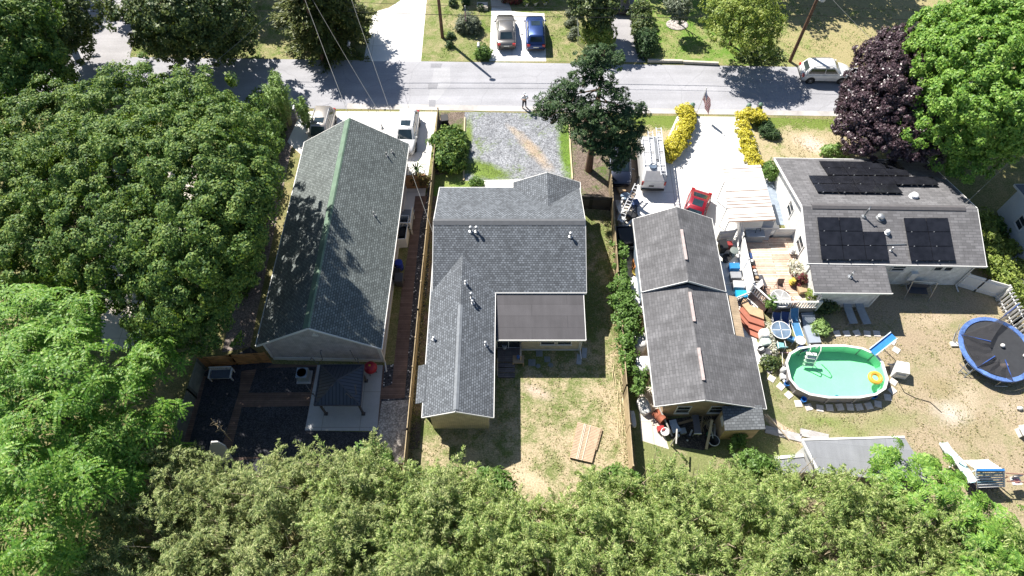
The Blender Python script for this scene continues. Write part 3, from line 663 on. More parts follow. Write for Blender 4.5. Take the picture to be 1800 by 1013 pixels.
for x, y, h_ in [(1000,27,'little brown-green plant nearest the far white post'),(1007,40,'little leafy plant second in the row by the wire fence'),(999,45,'little grey-green plant beside the leafy one'),(1009,58,'little dark plant in the middle of the wire fence row'),(1004,67,'little green tuft nearest the road in the wire fence row')]:
    shrub('small_shrub', h_, 'shrub', at(x, y), [(0,0,.25,.34,.3,.3)], LM['lav'], .16, 12, .13, .14, .06, 'small plants by the wire fence')
for x, y, h_ in [(893,4,'red flowering bush left of the far porch step'),(905,3,'red flowering bush nearest the white flower pots')]:
    shrub('flower_bush', h_, 'flowers', at(x, y), [(0,0,.45,.6,.5,.45)], LM['red'], .25, 18, .2, .16, .1, 'red flower bushes by the far porch')
for k, (x, y, h_) in enumerate([(925,10,'white flower pot left in the shaded row'),(941,9,'white flower pot in the middle of the shaded row'),(958,8,'white flower pot right in the shaded row')]):
    t = thing('flower_pot', h_, 'pot', at(x, y), 0, 'white pots by the far house')
    MB().lathe([(.16,0),(.27,.36),(.3,.38),(.3,.42),(.25,.42),(.24,.36)], 12).build('pot', mat('pot_white', (.75,.73,.7)), t, True)
    c,n,l,w_ = broad([(0,0,.55,.28,.28,.22)], .16, 14, .12, .14, .08); leaf_obj('plant', c, n, l, w_, LM['hedge'], t)
# feathery clumps by the road on the left
def bam(name, label, cat, base, n, H, spread, lm, nl=110, rad=.7, ln=.34, wd=.07, group=None, lean=(0,0)):
    t = thing(name, label, cat, base, 0, group)
    a = rng.uniform(0, 6.28, n); d = spread*rng.uniform(.1,1,n)**.5
    bs = np.stack([d*.5*np.cos(a), d*.5*np.sin(a), np.zeros(n)], 1)
    tp = np.stack([d*1.1*np.cos(a)+lean[0], d*1.1*np.sin(a)+lean[1], H*rng.uniform(.7,1.05,n)], 1)
    mb = MB()
    for p, q in zip(bs, tp): mb.tube([p, (p*.5+q*.5)*np.array([1,1,1.08]), q], [.03,.025,.008], 4)
    mb.build('stem', mat('cane', (.3,.3,.12)), t)
    c, nr, l, w_, tg = plumes(bs, tp, nl, rad, ln, wd); leaf_obj('foliage', c, nr, l, w_, lm, t, tg); return t
bam('feathery_shrub', 'tall pale green feathery shrub rising over the maple at the road edge', 'shrub', (-20.2, 43.6, 0), 22, 5.6, 1.2, LM['feather'], 130, .6, .4, .08)
bam('feathery_shrub', 'narrow light green feathery shrub beside the roadside drive', 'shrub', (-17.9, 42.6, 0), 10, 4.4, .5, LM['feather'], 110, .45, .36, .08)
for x, y, z, s, h_ in [(478,225,1.2,1.3,'leafy bush at the road end of the mulch strip'),(462,275,1.3,1.4,'leafy bush second along the mulch strip under the maple'),(455,335,1.2,1.3,'leafy bush with reddish gaps beside the grey roof eave'),(440,405,1.1,1.3,'dark leafy bush halfway down the grey house side'),(420,480,1.1,1.3,'shaded bush nearest the wall air conditioner')]:
    bb = at(x, y); shrub('understory_bush', h_, 'bush', bb, [(0,0,z,s,s*1.1,1.1),(.3,-1.3,z*.8,s*.8,s*.9,.9),(-.6,.9,z*1.2,s*.9,s,1.1)], LM['vine'] if y < 300 else LM['maple'], .5, 22, .42, .28, .16, 'bushes along the mulch strip')
# near left: big tree with long compound leaves
b = (-27.5, 14.5, 0); t = thing('compound_leaf_tree', 'bright green tree with long feathered leaves in the lower left corner', 'tree', b)
L = pl(b, [(60,580,9,1.9),(130,565,8,1.7),(20,650,9.5,2),(110,650,9,2),(190,690,7,1.6),(250,640,6.2,1.3),(270,625,5.6,1.0),(50,750,9,2),(150,775,7,1.7),(235,745,6,1.3),(30,860,9,1.9),(120,870,7.5,1.6),(40,960,8.5,1.8),(225,840,5,.9),(190,800,6,1.2),(10,560,9,1.7),(120,985,6,.8),(215,790,5,1),(280,740,4.6,.9),(0,800,8.5,1.6),(5,720,9.3,1.7),(0,900,9,1.6),(80,810,8,1.4),(10,620,9.5,1.6)])
mb = MB(); limbs(mb, (0,0,0), (0,0,6.5), .38, L, 14); mb.build('trunk', GB, t, True)
c,n,l,w_,tg = fronds(L, 1.02, 8, 1.0, 11, .2, .085, .36); leaf_obj('crown', c, n, l, w_, LM['frond'], t, tg)
b = (26.0, 9.5, 0); t = thing('rosette_leaf_tree', 'deep green tree with star shaped leaf tufts over the flat grey roof', 'tree', b)
L = pl(b, [(1590,835,4.6,.9),(1555,815,4.2,.6),(1640,815,4.2,.7),(1570,800,4.3,.5),(1672,838,4.6,.6),(1645,870,5,1.0),(1700,885,5,.9),(1735,915,5,.9),(1765,925,5,.9),(1770,975,5.2,1),(1720,960,5.4,1.1),(1590,880,4.4,.8),(1790,1010,5,1),(1720,1015,5.4,1)])
mb = MB(); limbs(mb, (0,0,0), (0,0,3.6), .2, L, 12); mb.build('trunk', GB, t, True)
c,n,l,w_,tg = fronds(L, .85, 9, .55, 5, .24, .09, .35); leaf_obj('crown', c, n, l, w_, LM['bright'], t, tg)
# bamboo thicket along the bottom of the picture: one uncountable mass
edge = [(-60,700),(200,735),(300,750),(350,800),(400,815),(440,790),(480,770),(560,768),(650,765),(700,810),(760,795),(830,805),(900,845),(960,862),(1000,850),(1040,815),(1100,800),(1200,805),(1300,800),(1390,800),(1500,805),(1600,850),(1700,900),(1850,930)]
ex = [at(x,y,4.6) for x,y in edge]; ex_x = [p[0] for p in ex]; ex_y = [p[1] for p in ex]
def thicket(name, label, xa, xb, n, lm, nl, seed, hh):
    g = np.random.default_rng(seed)
    X = g.uniform(xa, xb, n); top = np.interp(X, ex_x, ex_y); Y = 1.0 + (top-.95-1.0)*g.uniform(0,1,n)**.8
    bs = np.stack([X, Y-.5*((top-Y) < 1.2), np.zeros(n)], 1)
    wv = np.sin(X*1.3+seed)+np.sin(Y*1.9+X*.7)+np.sin(X*2.9-Y*2.3)
    H_ = hh*g.uniform(.75,1.1,n)*(1+.13*wv)*np.where(top-Y < 2.0, .82, 1)*np.where(wv < -1.35, .5, 1)
    tp = np.stack([X+g.normal(0,.5,n), Y+g.normal(.3,.45,n), H_], 1)
    c, nr, l, w_, tg = sprays(bs, tp, 8, nl//5, .95, .2, .042, g)
    o = leaf_obj(name, c, nr, l, w_, lm, None, tg); tag(o, label, 'bamboo', None, 'stuff')
    mb = MB()
    for p, q in zip(bs[:], tp[:]): mb.tube([p, (p*.55+q*.45)+np.array([0,0,.3]), q], [.035,.03,.012], 3, False)
    for q_ in range(int(n*.16)):
        x = g.uniform(xa, xb) if lm is LM['bamboo'] else xa+3+(xb-xa-3)*g.uniform(0,1)**1.3; tp_ = np.interp(x, ex_x, ex_y); y = g.uniform(3, tp_-.8); h_ = hh*g.uniform(.8,1.12); dx, dy = g.normal(0,.9), g.normal(.1,.8)
        mb.tube([(x,y,0),(x+dx*.4,y+dy*.4,h_*.7),(x+dx,y+dy,h_)], [.035,.03,.012], 3, False)
        for e in range(7): f = .55+.06*e; a = e*2.4; mb.tube([(x+dx*f*f,y+dy*f*f,h_*f),(x+dx*f*f+.5*math.cos(a)*(1.3-f),y+dy*f*f+.5*math.sin(a)*(1.3-f),h_*f+.2)], [.016,.006], 3, False)
    tag(mb.build('culm', mat('dry_cane', (.42,.34,.24)), o), kind='stuff')
thicket('bamboo_thicket', 'dense olive and straw coloured bamboo along the lower left edge', -27, -3.5, 540, LM['drybamboo'], 360, 1, 5.4)
thicket('bamboo_thicket', 'dense green bamboo along the lower right edge', -11.5, 34, 1050, LM['bamboo'], 370, 2, 5.4)
def twig(label, base, h):
    mb = MB(); r = random.Random(h*100)
    mb.tube([(0,0,0),(.1,.05,h*.6),(.15,.1,h)], [.03,.02,.006], 5)
    for k in range(16):
        z = h*(.3+.04*k); a = k*2.4; mb.tube([(.1,.05,z), (.1+.45*math.cos(a)*(1.1-z/h*.6), .05+.45*math.sin(a)*(1.1-z/h*.6), z+.25)], [.012,.004], 4)
    o = simple('bare_sapling', mb, mat('dry_twig', (.5,.4,.25)), label, 'sapling'); o.location = base
twig('thin bare straw-coloured sapling rising from the shaded back beds', at(407,775), 4.0)
b = at(575, 745)
for x, y, h_ in ((655,800,'fresh green leafy bush at the bamboo edge by the pebble bed'),(868,842,'fresh green leafy bush at the bamboo edge before the lawn'),(1095,838,'fresh green leafy bush at the bamboo edge below the fence end'),(1335,812,'fresh green leafy bush at the bamboo edge beside the annex')):
    bb = at(x,y,2.5); shrub('edge_bush', h_, 'bush', (bb[0],bb[1],0), [(0,0,2.0,.6,.6,.9),(.6,-.3,1.8,.5,.5,.8),(-.5,.2,1.6,.5,.5,.7)], LM['vine'], .42, 26, .34, .24, .12, 'leafy bushes at the bamboo edge')
# vines, hedges
for pts, h_ in [([(1092,505,1.6,.6),(1096,530,1.6,.75),(1102,552,1.5,.85),(1106,575,1.4,.75),(1100,600,1.5,.5),(1103,625,1.5,.45),(1104,645,1.3,.35)], 'bright green vine climbing over the wooden fence beside white covered tanks'), ([(1088,432,1.0,.35),(1092,445,1,.4),(1090,470,1,.4),(1094,490,1.2,.45)], 'thin green vine on the fence beside the dark trailer')]:
    bb = at(pts[0][0], pts[0][1]); shrub('fence_vine', h_, 'vine', bb, pl(bb, pts), LM['vine'], .32, 20, .26, .2, .13)
bb = at(1125, 690); bam('feathery_sapling', 'light green feathery sapling leaning over the garage roof edge', 'sapling', bb, 12, 2.6, 1.0, LM['vine'], 70, .45, .3, .08)
bb = at(1290, 790); bam('weed_bush', 'leafy weeds growing against the little tan shed', 'weeds', bb, 12, 1.3, .8, LM['vine'], 60, .4, .25, .08)
bb = at(790, 258)
shrub('laurel_bush', 'dark glossy shrub filling the bed along the long wooden fence', 'bush', bb, pl(bb, [(785,245,.9,.9),(792,262,1.0,1.0),(786,280,.9,.9),(800,240,.6,.7),(805,258,.6,.7),(800,285,.6,.7),(772,248,1.1,.6)]), LM['maple'], .34, 24, .32, .26, .13)
shrub('box_shrub', 'small round shrub beside the concrete front stoop', 'shrub', at(838,328), [(0,0,.4,.5,.45,.45)], LM['vine'], .2, 18, .18, .14, .09)
def hedge(label, lst):
    bb = at(lst[0][0], lst[0][1]); shrub('yellow_hedge', label, 'hedge', bb, pl(bb, lst), LM['yellow'], .26, 26, .22, .15, .1, 'yellow hedges along the driveway', .7)
hedge('bright yellow hedge bending along the left side of the parking pad', [(1207,197,.7,.6),(1199,197,.6,.45),(1210,210,.6,.55),(1206,222,.65,.6),(1200,232,.6,.6),(1195,243,.65,.65),(1188,252,.6,.65),(1182,262,.65,.65),(1176,270,.5,.55)])
hedge('bright yellow hook-shaped hedge along the dry front lawn', [(1306,207,.6,.45),(1317,203,.7,.5),(1328,202,.65,.5),(1336,206,.6,.45),(1307,222,.6,.48),(1310,237,.65,.5),(1314,252,.6,.5),(1319,266,.65,.52),(1324,278,.6,.5),(1329,289,.5,.45)])
bb = at(1348, 235); shrub('juniper', 'small dark spreading juniper on the dry front lawn', 'shrub', bb, [(0,0,.3,.6,.6,.35),(.4,-.4,.3,.5,.4,.3),(0,.8,.3,.4,.5,.3)], LM['spruce'], .2, 18, .2, .22, .06)
bb = at(1470, 272); shrub('foundation_shrub', 'light green shrub at the far eave of the solar-panelled house', 'shrub', bb, [(0,0,.5,1.1,.5,.5),(-.9,0,.5,.5,.4,.5)], LM['feather'], .26, 18, .22, .2, .1)
bb = at(1350, 310); shrub('foundation_shrub', 'green shrub squeezed between awning and white house wall', 'shrub', bb, [(0,0,.8,.5,.7,.6)], LM['vine'], .26, 18, .22, .2, .1)
hl = [(1728,385,1.1,.6),(1733,405,1.1,.65),(1739,428,1.1,.7),(1746,450,1.1,.75),(1756,470,1.1,.8),(1768,489,1.0,.75),(1782,503,1.0,.7),(1797,518,1.0,.7)]
bb = at(1748, 460); shrub('clipped_hedge', 'long light green hedge beyond the gable end of the panelled house', 'hedge', bb, pl(bb, hl), LM['hedge'], .34, 24, .3, .2, .12)
for x, y, h_ in [(1743,400,'dark flowering bush close to the pale neighbouring wall'),(1766,437,'round leafy bush with pink flowers by the white wall'),(1783,474,'leafy bush at the corner of the neighbouring white drive')]:
    bb = at(x, y); shrub('border_bush', h_, 'bush', bb, [(0,0,.4,.55,.5,.45),(.35,-.4,.35,.35,.35,.35)], LM['maple'] if y < 420 else LM['hedge'], .34, 22, .3, .24, .14, 'bushes between the two houses')
# plants around deck and pool
for x, y, z, s, h_ in [(1440,535,.5,.9,'dark leafy shrub in the shade below the deck corner'),(1440,580,.4,.5,'light green plant beside the grey platform'),(1352,640,.3,.5,'dark plant patch beside the pool ladder')]:
    shrub('deck_shrub', h_, 'shrub', at(x, y), [(0,0,z,s,s,z),(s*.5,-s*.4,z*.8,s*.6,s*.6,z*.8)], LM['dark'] if y != 580 else LM['feather'], .26, 20, .22, .2, .1)
# trees past the top of the picture: their shade lies on the far lawns
for k, (X, Y, r, h_) in enumerate([(24,66.5,4.2,'tall shade tree behind the far green lawn'),(32.5,66,4.0,'tall shade tree whose shadow lies behind the utility pole'),(14,66,3.2,'tall shade tree at the end of the far asphalt drive'),(-50,65,4.2,'tall shade tree shading the side street'),(-38,62,3.8,'tall shade tree behind the oak on the corner'),(-29,63,3.4,'tall shade tree behind the cedar')]):
    tree('shade_tree', h_, 'tree', (X,Y,0), lob(8, r, 8.0, r*.55, k+3), LM['dark'], GB, .3, 1.0, 34, .7, .4, .24, 'shade trees beyond the far lawns')
# ---------- buildings ----------
WHITE = mat('white_trim', (.72,.71,.69), .5, 0, .05); OFFW = mat('white_vinyl', (.74,.73,.71), .45, 0, .06)
GLASS = glassy('window_glass', (.03,.04,.05)); BLACK = mat('black_plastic', (.02,.02,.022), .45, 0, .2); STEEL = mat('galvanised', (.45,.46,.47), .35, .7)
GREYM = mat('grey_plastic', (.25,.26,.27), .5, 0, .1); DKGREY = mat('dark_grey', (.07,.07,.08), .6, 0, .15)
def frame(loc, rz): return Matrix.Translation(Vector(loc)) @ Matrix.Rotation(rz, 4, 'Z')
def wb(mb, name, m, root, smooth=False, up=None):
    """mesh given in world coordinates, as a part of root (or a sub-part of up)"""
    o = mb.build(name, m, up if up is not None else root, smooth)
    o.matrix_parent_inverse = frame(root.location, root.rotation_euler.z).inverted() if up is None else Matrix.Identity(4)
    return o
def on(px, py, f):
    z = 3.0
    for _ in range(12): p = at(px, py, z); z = f(p[0], p[1])
    return at(px, py, z)
def gable_roof(root, x0, x1, y0, y1, ze, zr, axis, m, fm=WHITE, xr=None, name='roof', gut=True, th=.14):
    A, B, F = MB(), MB(), MB()
    if axis == 'Y':
        c = (x0+x1)/2 if xr is None else xr
        q = [[(x0,y0,ze),(x0,y1,ze),(c,y1,zr),(c,y0,zr)], [(x1,y0,ze),(x1,y1,ze),(c,y1,zr),(c,y0,zr)]]
        F.box(x0-.05,x0-.005,y0-.03,y1+.03,ze-.2,ze-.01).box(x1+.005,x1+.05,y0-.03,y1+.03,ze-.2,ze-.01)
        for y, s in ((y0,-1),(y1,1)):
            for xx in (x0,x1): F.beam((xx,y+s*.025,ze-.11),(c,y+s*.025,zr-.11),.045,.17)
    else:
        c = (y0+y1)/2 if xr is None else xr
        q = [[(x0,y0,ze),(x1,y0,ze),(x1,c,zr),(x0,c,zr)], [(x0,y1,ze),(x1,y1,ze),(x1,c,zr),(x0,c,zr)]]
        F.box(x0-.03,x1+.03,y0-.05,y0-.005,ze-.2,ze-.01).box(x0-.03,x1+.03,y1+.005,y1+.05,ze-.2,ze-.01)
        for x, s in ((x0,-1),(x1,1)):
            for yy in (y0,y1): F.beam((x+s*.025,yy,ze-.11),(x+s*.025,c,zr-.11),.045,.17)
    for s in q: A.slab(s, th)
    r = A.build(name, m, root); F.build('fascia', fm, r); return r
def gable_wall(root, x0, x1, y0, y1, ze, zr, axis, m, name='wall', xr=None, z0=0.0):
    mb = MB()
    if axis == 'Y':
        c = (x0+x1)/2 if xr is None else xr
        mb.loft([[(x0,y,z0),(x1,y,z0),(x1,y,ze),(c,y,zr),(x0,y,ze)] for y in (y1,y0)])
    else:
        c = (y0+y1)/2 if xr is None else xr
        mb.loft([[(x,y0,z0),(x,y1,z0),(x,y1,ze),(x,c,zr),(x,y0,ze)] for x in (x0,x1)])
    return mb.build(name, m, root)
def window(root, c, w, h, face, rails=1, name='window', fm=WHITE, world=None, sill=True):
    """face: direction the wall looks towards, in degrees (0 = -y, 90 = +x, 180 = +y, 270 = -x)"""
    M_ = frame(c, R(face)); t = .07
    a = MB(); a.M = M_
    a.box(-w/2-t,w/2+t,-.05,0,h/2,h/2+t).box(-w/2-t,w/2+t,-.05,0,-h/2-t,-h/2).box(-w/2-t,-w/2,-.05,0,-h/2,h/2).box(w/2,w/2+t,-.05,0,-h/2,h/2)
    for k in range(rails): zz = -h/2+h*(k+1)/(rails+1); a.box(-w/2,w/2,-.04,0,zz-.025,zz+.025)
    o = a.build(name, fm, root)
    p = MB(); p.M = M_; p.box(-w/2,w/2,-.022,0,-h/2,h/2); p.build('pane', GLASS, o)
    if sill: s = MB(); s.M = M_; s.box(-w/2-.1,w/2+.1,-.1,-.052,-h/2-t-.04,-h/2-t+.02); s.build('sill', fm, o)
    return o
def vent(root, p, h=.45, r=.06, m=None, hat=True, bend=0.0, name='vent_pipe'):
    mb = MB(); x,y,z = p
    mb.lathe([(r*2.6,-.12),(r*2.4,.03),(r*1.1,.06),(r,.08),(r,h)], 8, p)
    if hat: mb.lathe([(r*1.7,h-.02),(r*1.7,h+.07),(r*.4,h+.12)], 8, p)
    return wb(mb, name, m or STEEL, root, True)
def dome_vent(root, p, r, m, name='roof_vent'):
    return wb(MB().lathe([(r*1.25,-.1),(r*1.25,.03),(r*.8,.06),(r*.8,.16),(r*1.05,.18),(r*.95,.27),(r*.5,.34),(.03,.36)], 14, p), name, m, root, True)
SH_L = shingle('green_grey_shingle', (.175,.198,.195), .3, .24, .17, .42)
SH_M = shingle('charcoal_shingle', (.16,.176,.198), .34, .22, .16, .42)
SH_G = shingle('worn_grey_shingle', (.172,.17,.178), .16, .5, .2, .75, .3)
SH_R = shingle('brown_grey_shingle', (.175,.172,.18), .2, .6, .22, .7, .2)
SH_S = shingle('grey_shingle', (0.172,0.184,0.196), .25, .3, .18, .55)
ROLL = shingle('rolled_roofing', (0.098,0.094,0.101), .1, 5.0, .9, .75, .15)

# --- left house ---
h = thing('green_ridged_house', 'long taupe house with grey-green shingle roof and a pale green ridge strip', 'house', (-13.2,20.3,0), -R(1.4))
TAUPE = planks('taupe_siding', (.54,.50,.49), .13, 'YV', .03, .7, .6, .008)
gable_wall(h, -3.95, 3.95, .32, 18.2, 2.72, 5.35, 'Y', TAUPE)
rf = gable_roof(h, -4.3, 4.3, 0, 18.5, 2.9, 5.75, 'Y', SH_L)
k_ = 2.85/4.3
MB().slab([(-.42,.02,5.75-.42*k_+.02),(-.42,18.48,5.75-.42*k_+.02),(.0,18.48,5.785),(0,.02,5.785)], .02).slab([(.1,.02,5.75-.1*k_+.02),(.1,18.48,5.75-.1*k_+.02),(0,18.48,5.785),(0,.02,5.785)], .02).build('ridge_cap', mat('green_ridge', (.13,.195,.143), .85, 0, .35, 1.2), rf)
MB().box(-3.99,3.99,.27,.315,0,.42).box(3.955,4.0,.32,18.2,0,.42).box(-4.0,-3.955,.32,18.2,0,.42).build('skirting', WHITE, h)
MB().box(-4.03,-3.85,.255,.30,.43,2.7).box(3.85,4.03,.255,.30,.43,2.7).box(3.96,4.03,.301,.5,.43,2.7).build('corner_board', WHITE, h)
MB().loft([[(-.22,y,4.0),(.22,y,4.0),(0,y,4.5)] for y in (.32,.25)]).build('gable_vent', WHITE, h)
MB().tube([(4.2,.1,2.7),(4.1,.2,2.5),(4.1,.2,.2),(4.25,-.5,.06)], .05, 6).build('downspout', WHITE, h)
zl = lambda X, Y: 5.75-abs((X+13.2)-(Y-20.3)*.0244)*k_
for px, py, hh in ((680,274,.4),(689,268,.3),(658,379,.45),(672,225,.4)): vent(h, on(px,py,zl), hh, .05, mat('pipe_dark', (.3,.3,.3)), False)
window(h, (3.96,14.5,1.9), .8, 1.1, 90); window(h, (3.96,6,1.9), .9, 1.1, 90)
d = MB(); d.box(3.955,4.0,11.2,12.1,.75,2.6).build('door', mat('door_white', (.7,.7,.72), .4), h)
ac = MB().box(-4.75,-4.02,3.3,4.2,.9,1.6).build('wall_air_conditioner', OFFW, h)
MB().box(-4.78,-4.755,3.38,4.12,.98,1.52).build('grille', GREYM, ac)
# side landing
t = thing('side_landing', 'white railed landing with steps at the side door of the taupe house', 'steps', (-8.3,32.4,0), -R(1.4))
MB().box(-.85,.35,-.7,.9,.55,.68).build('platform', GREYM, t); MB().box(-.85,.3,.91,1.25,.36,.44).box(-.85,.3,1.26,1.6,.16,.24).build('step', GREYM, t)
rl = MB()
for x in (-.8,.3):
    for y in (-.65,.85): rl.box(x-.05,x+.05,y-.05,y+.05,0,1.6)
rl.box(.27,.33,-.6,.8,1.45,1.53).box(-.75,.25,-.68,-.62,1.45,1.53).box(.27,.33,-.6,.8,.75,.82).box(-.75,.25,-.68,-.62,.75,.82)
for k in range(9): rl.box(.28,.32,-.5+k*.16,-.46+k*.16,.82,1.45); rl.box(-.7+k*.115,-.66+k*.115,-.67,-.63,.82,1.45)
rl.build('railing', OFFW, t)
# --- middle house ---
h = thing('charcoal_roof_house', 'cream house with charcoal shingle roofs and a flat-roofed rear room', 'house', (0,24,0))
CREAM = planks('cream_siding', (.62,.55,.42), .14, 'XV', .02, .75, .6, .008)
CREAM2 = planks('cream_siding_side', (.62,.55,.42), .14, 'YV', .02, .75, .6, .008)
gable_wall(h, -5.3, 4.95, .95, 9.75, 2.72, 4.6, 'X', CREAM)
rf = gable_roof(h, -5.68, 5.3, .6, 10.15, 2.9, 4.95, 'X', SH_M)
MB().slab([(-5.7,5.1,4.86),(5.32,5.1,4.86),(5.32,5.38,5.0),(-5.7,5.38,5.0)], .03).slab([(-5.7,5.66,4.86),(5.32,5.66,4.86),(5.32,5.38,5.0),(-5.7,5.38,5.0)], .03).build('ridge_vent', mat('ridge_dark', (.1,.105,.115), .8), rf)
gable_wall(h, .5, 5.0, 7.0, 10.3, 2.72, 3.75, 'Y', CREAM2, 'porch_wall')
gable_roof(h, .1, 5.36, 6.0, 10.7, 2.88, 4.06, 'Y', SH_M, name='front_gable_roof')
gable_wall(h, -5.35, -1.55, -8.5, 1.2, 2.72, 3.7, 'Y', CREAM2, 'rear_wing_wall')
gable_roof(h, -5.8, -1.2, -8.7, 4.2, 2.88, 3.98, 'Y', SH_M, xr=-3.55, name='rear_wing_roof')
MB().slab([(-6.33,-7.7,2.66),(-6.33,-5.0,2.66),(-5.7,-5.0,2.96),(-5.7,-7.7,2.96)], .12).build('side_bay_roof', SH_M, h)
MB().box(-6.1,-5.36,-7.5,-5.2,0,2.6).build('side_bay_wall', CREAM2, h)
MB().slab([(-3.72,-8.6,3.93),(-3.72,-1.0,3.93),(-3.55,-1.0,4.02),(-3.55,-8.6,4.02)], .03).slab([(-3.38,-8.6,3.93),(-3.38,-1.0,3.93),(-3.55,-1.0,4.02),(-3.55,-8.6,4.02)], .03).build('wing_ridge_vent', mat('ridge_pale', (.19,.205,.225), .85, 0, .25, 3), h)
MB().slab([(-1.1,-2.95,2.5),(5.1,-2.95,2.5),(5.1,.85,2.78),(-1.1,.85,2.78)], .12).build('flat_roof', ROLL, h)
MB().box(-1.0,5.15,-3.01,-2.955,2.3,2.49).beam((5.125,-2.98,2.4),(5.125,.6,2.66),.045,.2).build('gutter', WHITE, h)
MB().box(-1.15,4.85,-2.55,.9,0,2.36).build('rear_room_wall', CREAM, h)
MB().box(4.8,4.9,-2.6,-2.555,0,2.3).box(.62,4.79,-2.6,-2.555,0,.12).build('corner_trim', WHITE, h)
MB().tube([(4.98,-2.9,2.4),(4.93,-2.68,2.2),(4.93,-2.68,.2),(5.0,-3.3,.08)], .045, 6).build('downspout', WHITE, h)
for x in (2.55,3.72): window(h, (x,-2.555,1.4), .95, .8, 0)
sd = window(h, (-.25,-2.555,1.35), 1.6, 1.75, 0, 0, 'sliding_door', sill=False)
MB().box(-.28,-.22,-2.66,-2.61,.5,2.2).build('door_stile', WHITE, sd)
zm = lambda X, Y: 4.95-abs(Y-29.375)*2.05/4.775
zw = lambda X, Y: 3.98-abs(X+3.55)*1.1/2.3
for px, py, hh in ((828,407,.5),(838,407,.5),(1003,416,.4)): vent(h, on(px,py,zm), hh, .07)
for px, py, hh in ((819,499,.3),(829,524,.6),(831,534,.35),(763,597,.25),(854,607,.4)): vent(h, on(px,py,zw), hh, .065)
MB().box(5.35,5.5,3.2,3.8,.9,1.5).build('meter_box', GREYM, h)
# steps and deck at the sliding door
t = thing('rear_deck', 'small grey deck with steps below the sliding glass door', 'deck', (-.55,21.2,0))
G['greydeck'] = planks('grey_boards', (.18,.16,.16), .14, 'X', .12, .5)
MB().box(-.5,1.2,-.9,.2,.38,.46).build('platform', G['greydeck'], t)
for k in range(3): MB().box(-.45,.75,-1.25-.36*k,-.91-.36*k,.26-.1*k,.33-.1*k).build('step', G['greydeck'], t)
r_ = MB()
for y in (.1,-.85): r_.box(1.12,1.2,y-.04,y+.04,.46,1.4)
r_.box(1.1,1.22,-.9,.15,1.4,1.46); r_.build('railing', mat('weathered_rail', (.45,.36,.27)), t); MB().beam((-.48,-.9,.95),(-.48,-2.0,.55),.07,.1).box(-.52,-.44,-.95,-.87,0,1.0).build('railing', mat('weathered_rail', (.45,.36,.27)), t)
# --- garage, workshop, shed ---
TAN = planks('tan_siding', (.46,.35,.235), .2, 'XV', .05, .7, .7, .01)
h = thing('gable_garage', 'dark shingled gable garage nearest the red car', 'garage', (12.3,24.7,0), R(.4))
gable_wall(h, -2.75, 2.75, .3, 6.1, 2.72, 4.1, 'Y', mat('blue_grey_siding', (.2,.25,.31), .6))
rf = gable_roof(h, -3.02, 2.98, 0, 6.4, 2.9, 4.4, 'Y', SH_G)
MB().cbox((0.06,3.0,4.4),(.2,2.6,.14)).build('ridge_vent', mat('pinkish_vent', (.42,.35,.335), .7, 0, .3, 4), rf)
MB().box(-1.6,1.6,6.11,6.16,.05,2.3).build('garage_door', OFFW, h)
h = thing('workshop', 'long tan workshop with grey shingle roof and two rear windows', 'workshop', (12.35,16.1,0), R(.2))
gable_wall(h, -2.15, 3.9, .3, 8.5, 2.25, 3.55, 'Y', TAN, xr=0.0)
zwk = lambda x: 3.92-abs(x)*.375
A = MB().slab([(-3.02,0,zwk(3.02)),(-3.02,8.55,zwk(3.02)),(0,8.55,3.92),(0,0,3.92)]).slab([(3.02,5.15,zwk(3.02)),(3.02,8.55,zwk(3.02)),(0,8.55,3.92),(0,5.15,3.92)])
A.slab([(4.4,0,zwk(4.4)),(4.4,5.15,zwk(4.4)),(0,5.15,3.92),(0,0,3.92)])
rf = A.build('roof', SH_G, h)
F_ = MB().box(-3.07,-3.025,-.03,8.55,zwk(3)-.2,zwk(3)-.02).box(4.405,4.45,-.03,5.17,zwk(4.4)-.2,zwk(4.4)-.02).box(3.025,3.07,5.2,8.55,zwk(3)-.2,zwk(3)-.02)
F_.beam((-3.02,-.025,zwk(3.02)-.1),(0,-.025,3.82),.045,.15).beam((4.4,-.025,zwk(4.4)-.1),(0,-.025,3.82),.045,.15).build('fascia', WHITE, rf)
for y0_ in (1.3,5.6): MB().cbox((.05,y0_+1.15,3.95),(.2,2.3,.14)).build('ridge_vent', MATS['pinkish_vent'], rf)
window(h, (-.85,.3,1.35), .85, 1.1, 0); window(h, (2.0-.6,.3,1.35), .85, 1.1, 0)
MB().box(.05-.35,.05+.35,.255,.299,2.75,3.0).build('gable_vent', mat('tan_vent', (.4,.32,.25)), h)
h = thing('tan_shed', 'small tan lean-to shed with grey shingle roof at the workshop corner', 'shed', (15.1,14.7,0), R(2))
TANV = planks('tan_board', (.5,.38,.24), .28, 'YV', .06, .6, .7, .012)
MB().hexa([(-1.15,.1,0),(1.15,.1,0),(1.15,1.4,0),(-1.15,1.4,0)], [(-1.15,.1,2.15),(1.15,.1,2.15),(1.15,1.4,2.42),(-1.15,1.4,2.42)]).build('wall', planks('tan_shed_board', (.52,.39,.24), .3, 'Z', .05, .7), h)
MB().slab([(-1.3,-.05,2.3),(1.32,-.05,2.3),(1.32,1.48,2.58),(-1.3,1.48,2.58)], .1).build('roof', SH_S, h)
MB().box(-1.18,-1.152,.5,1.1,1.4,1.95).build('window', WHITE, h)
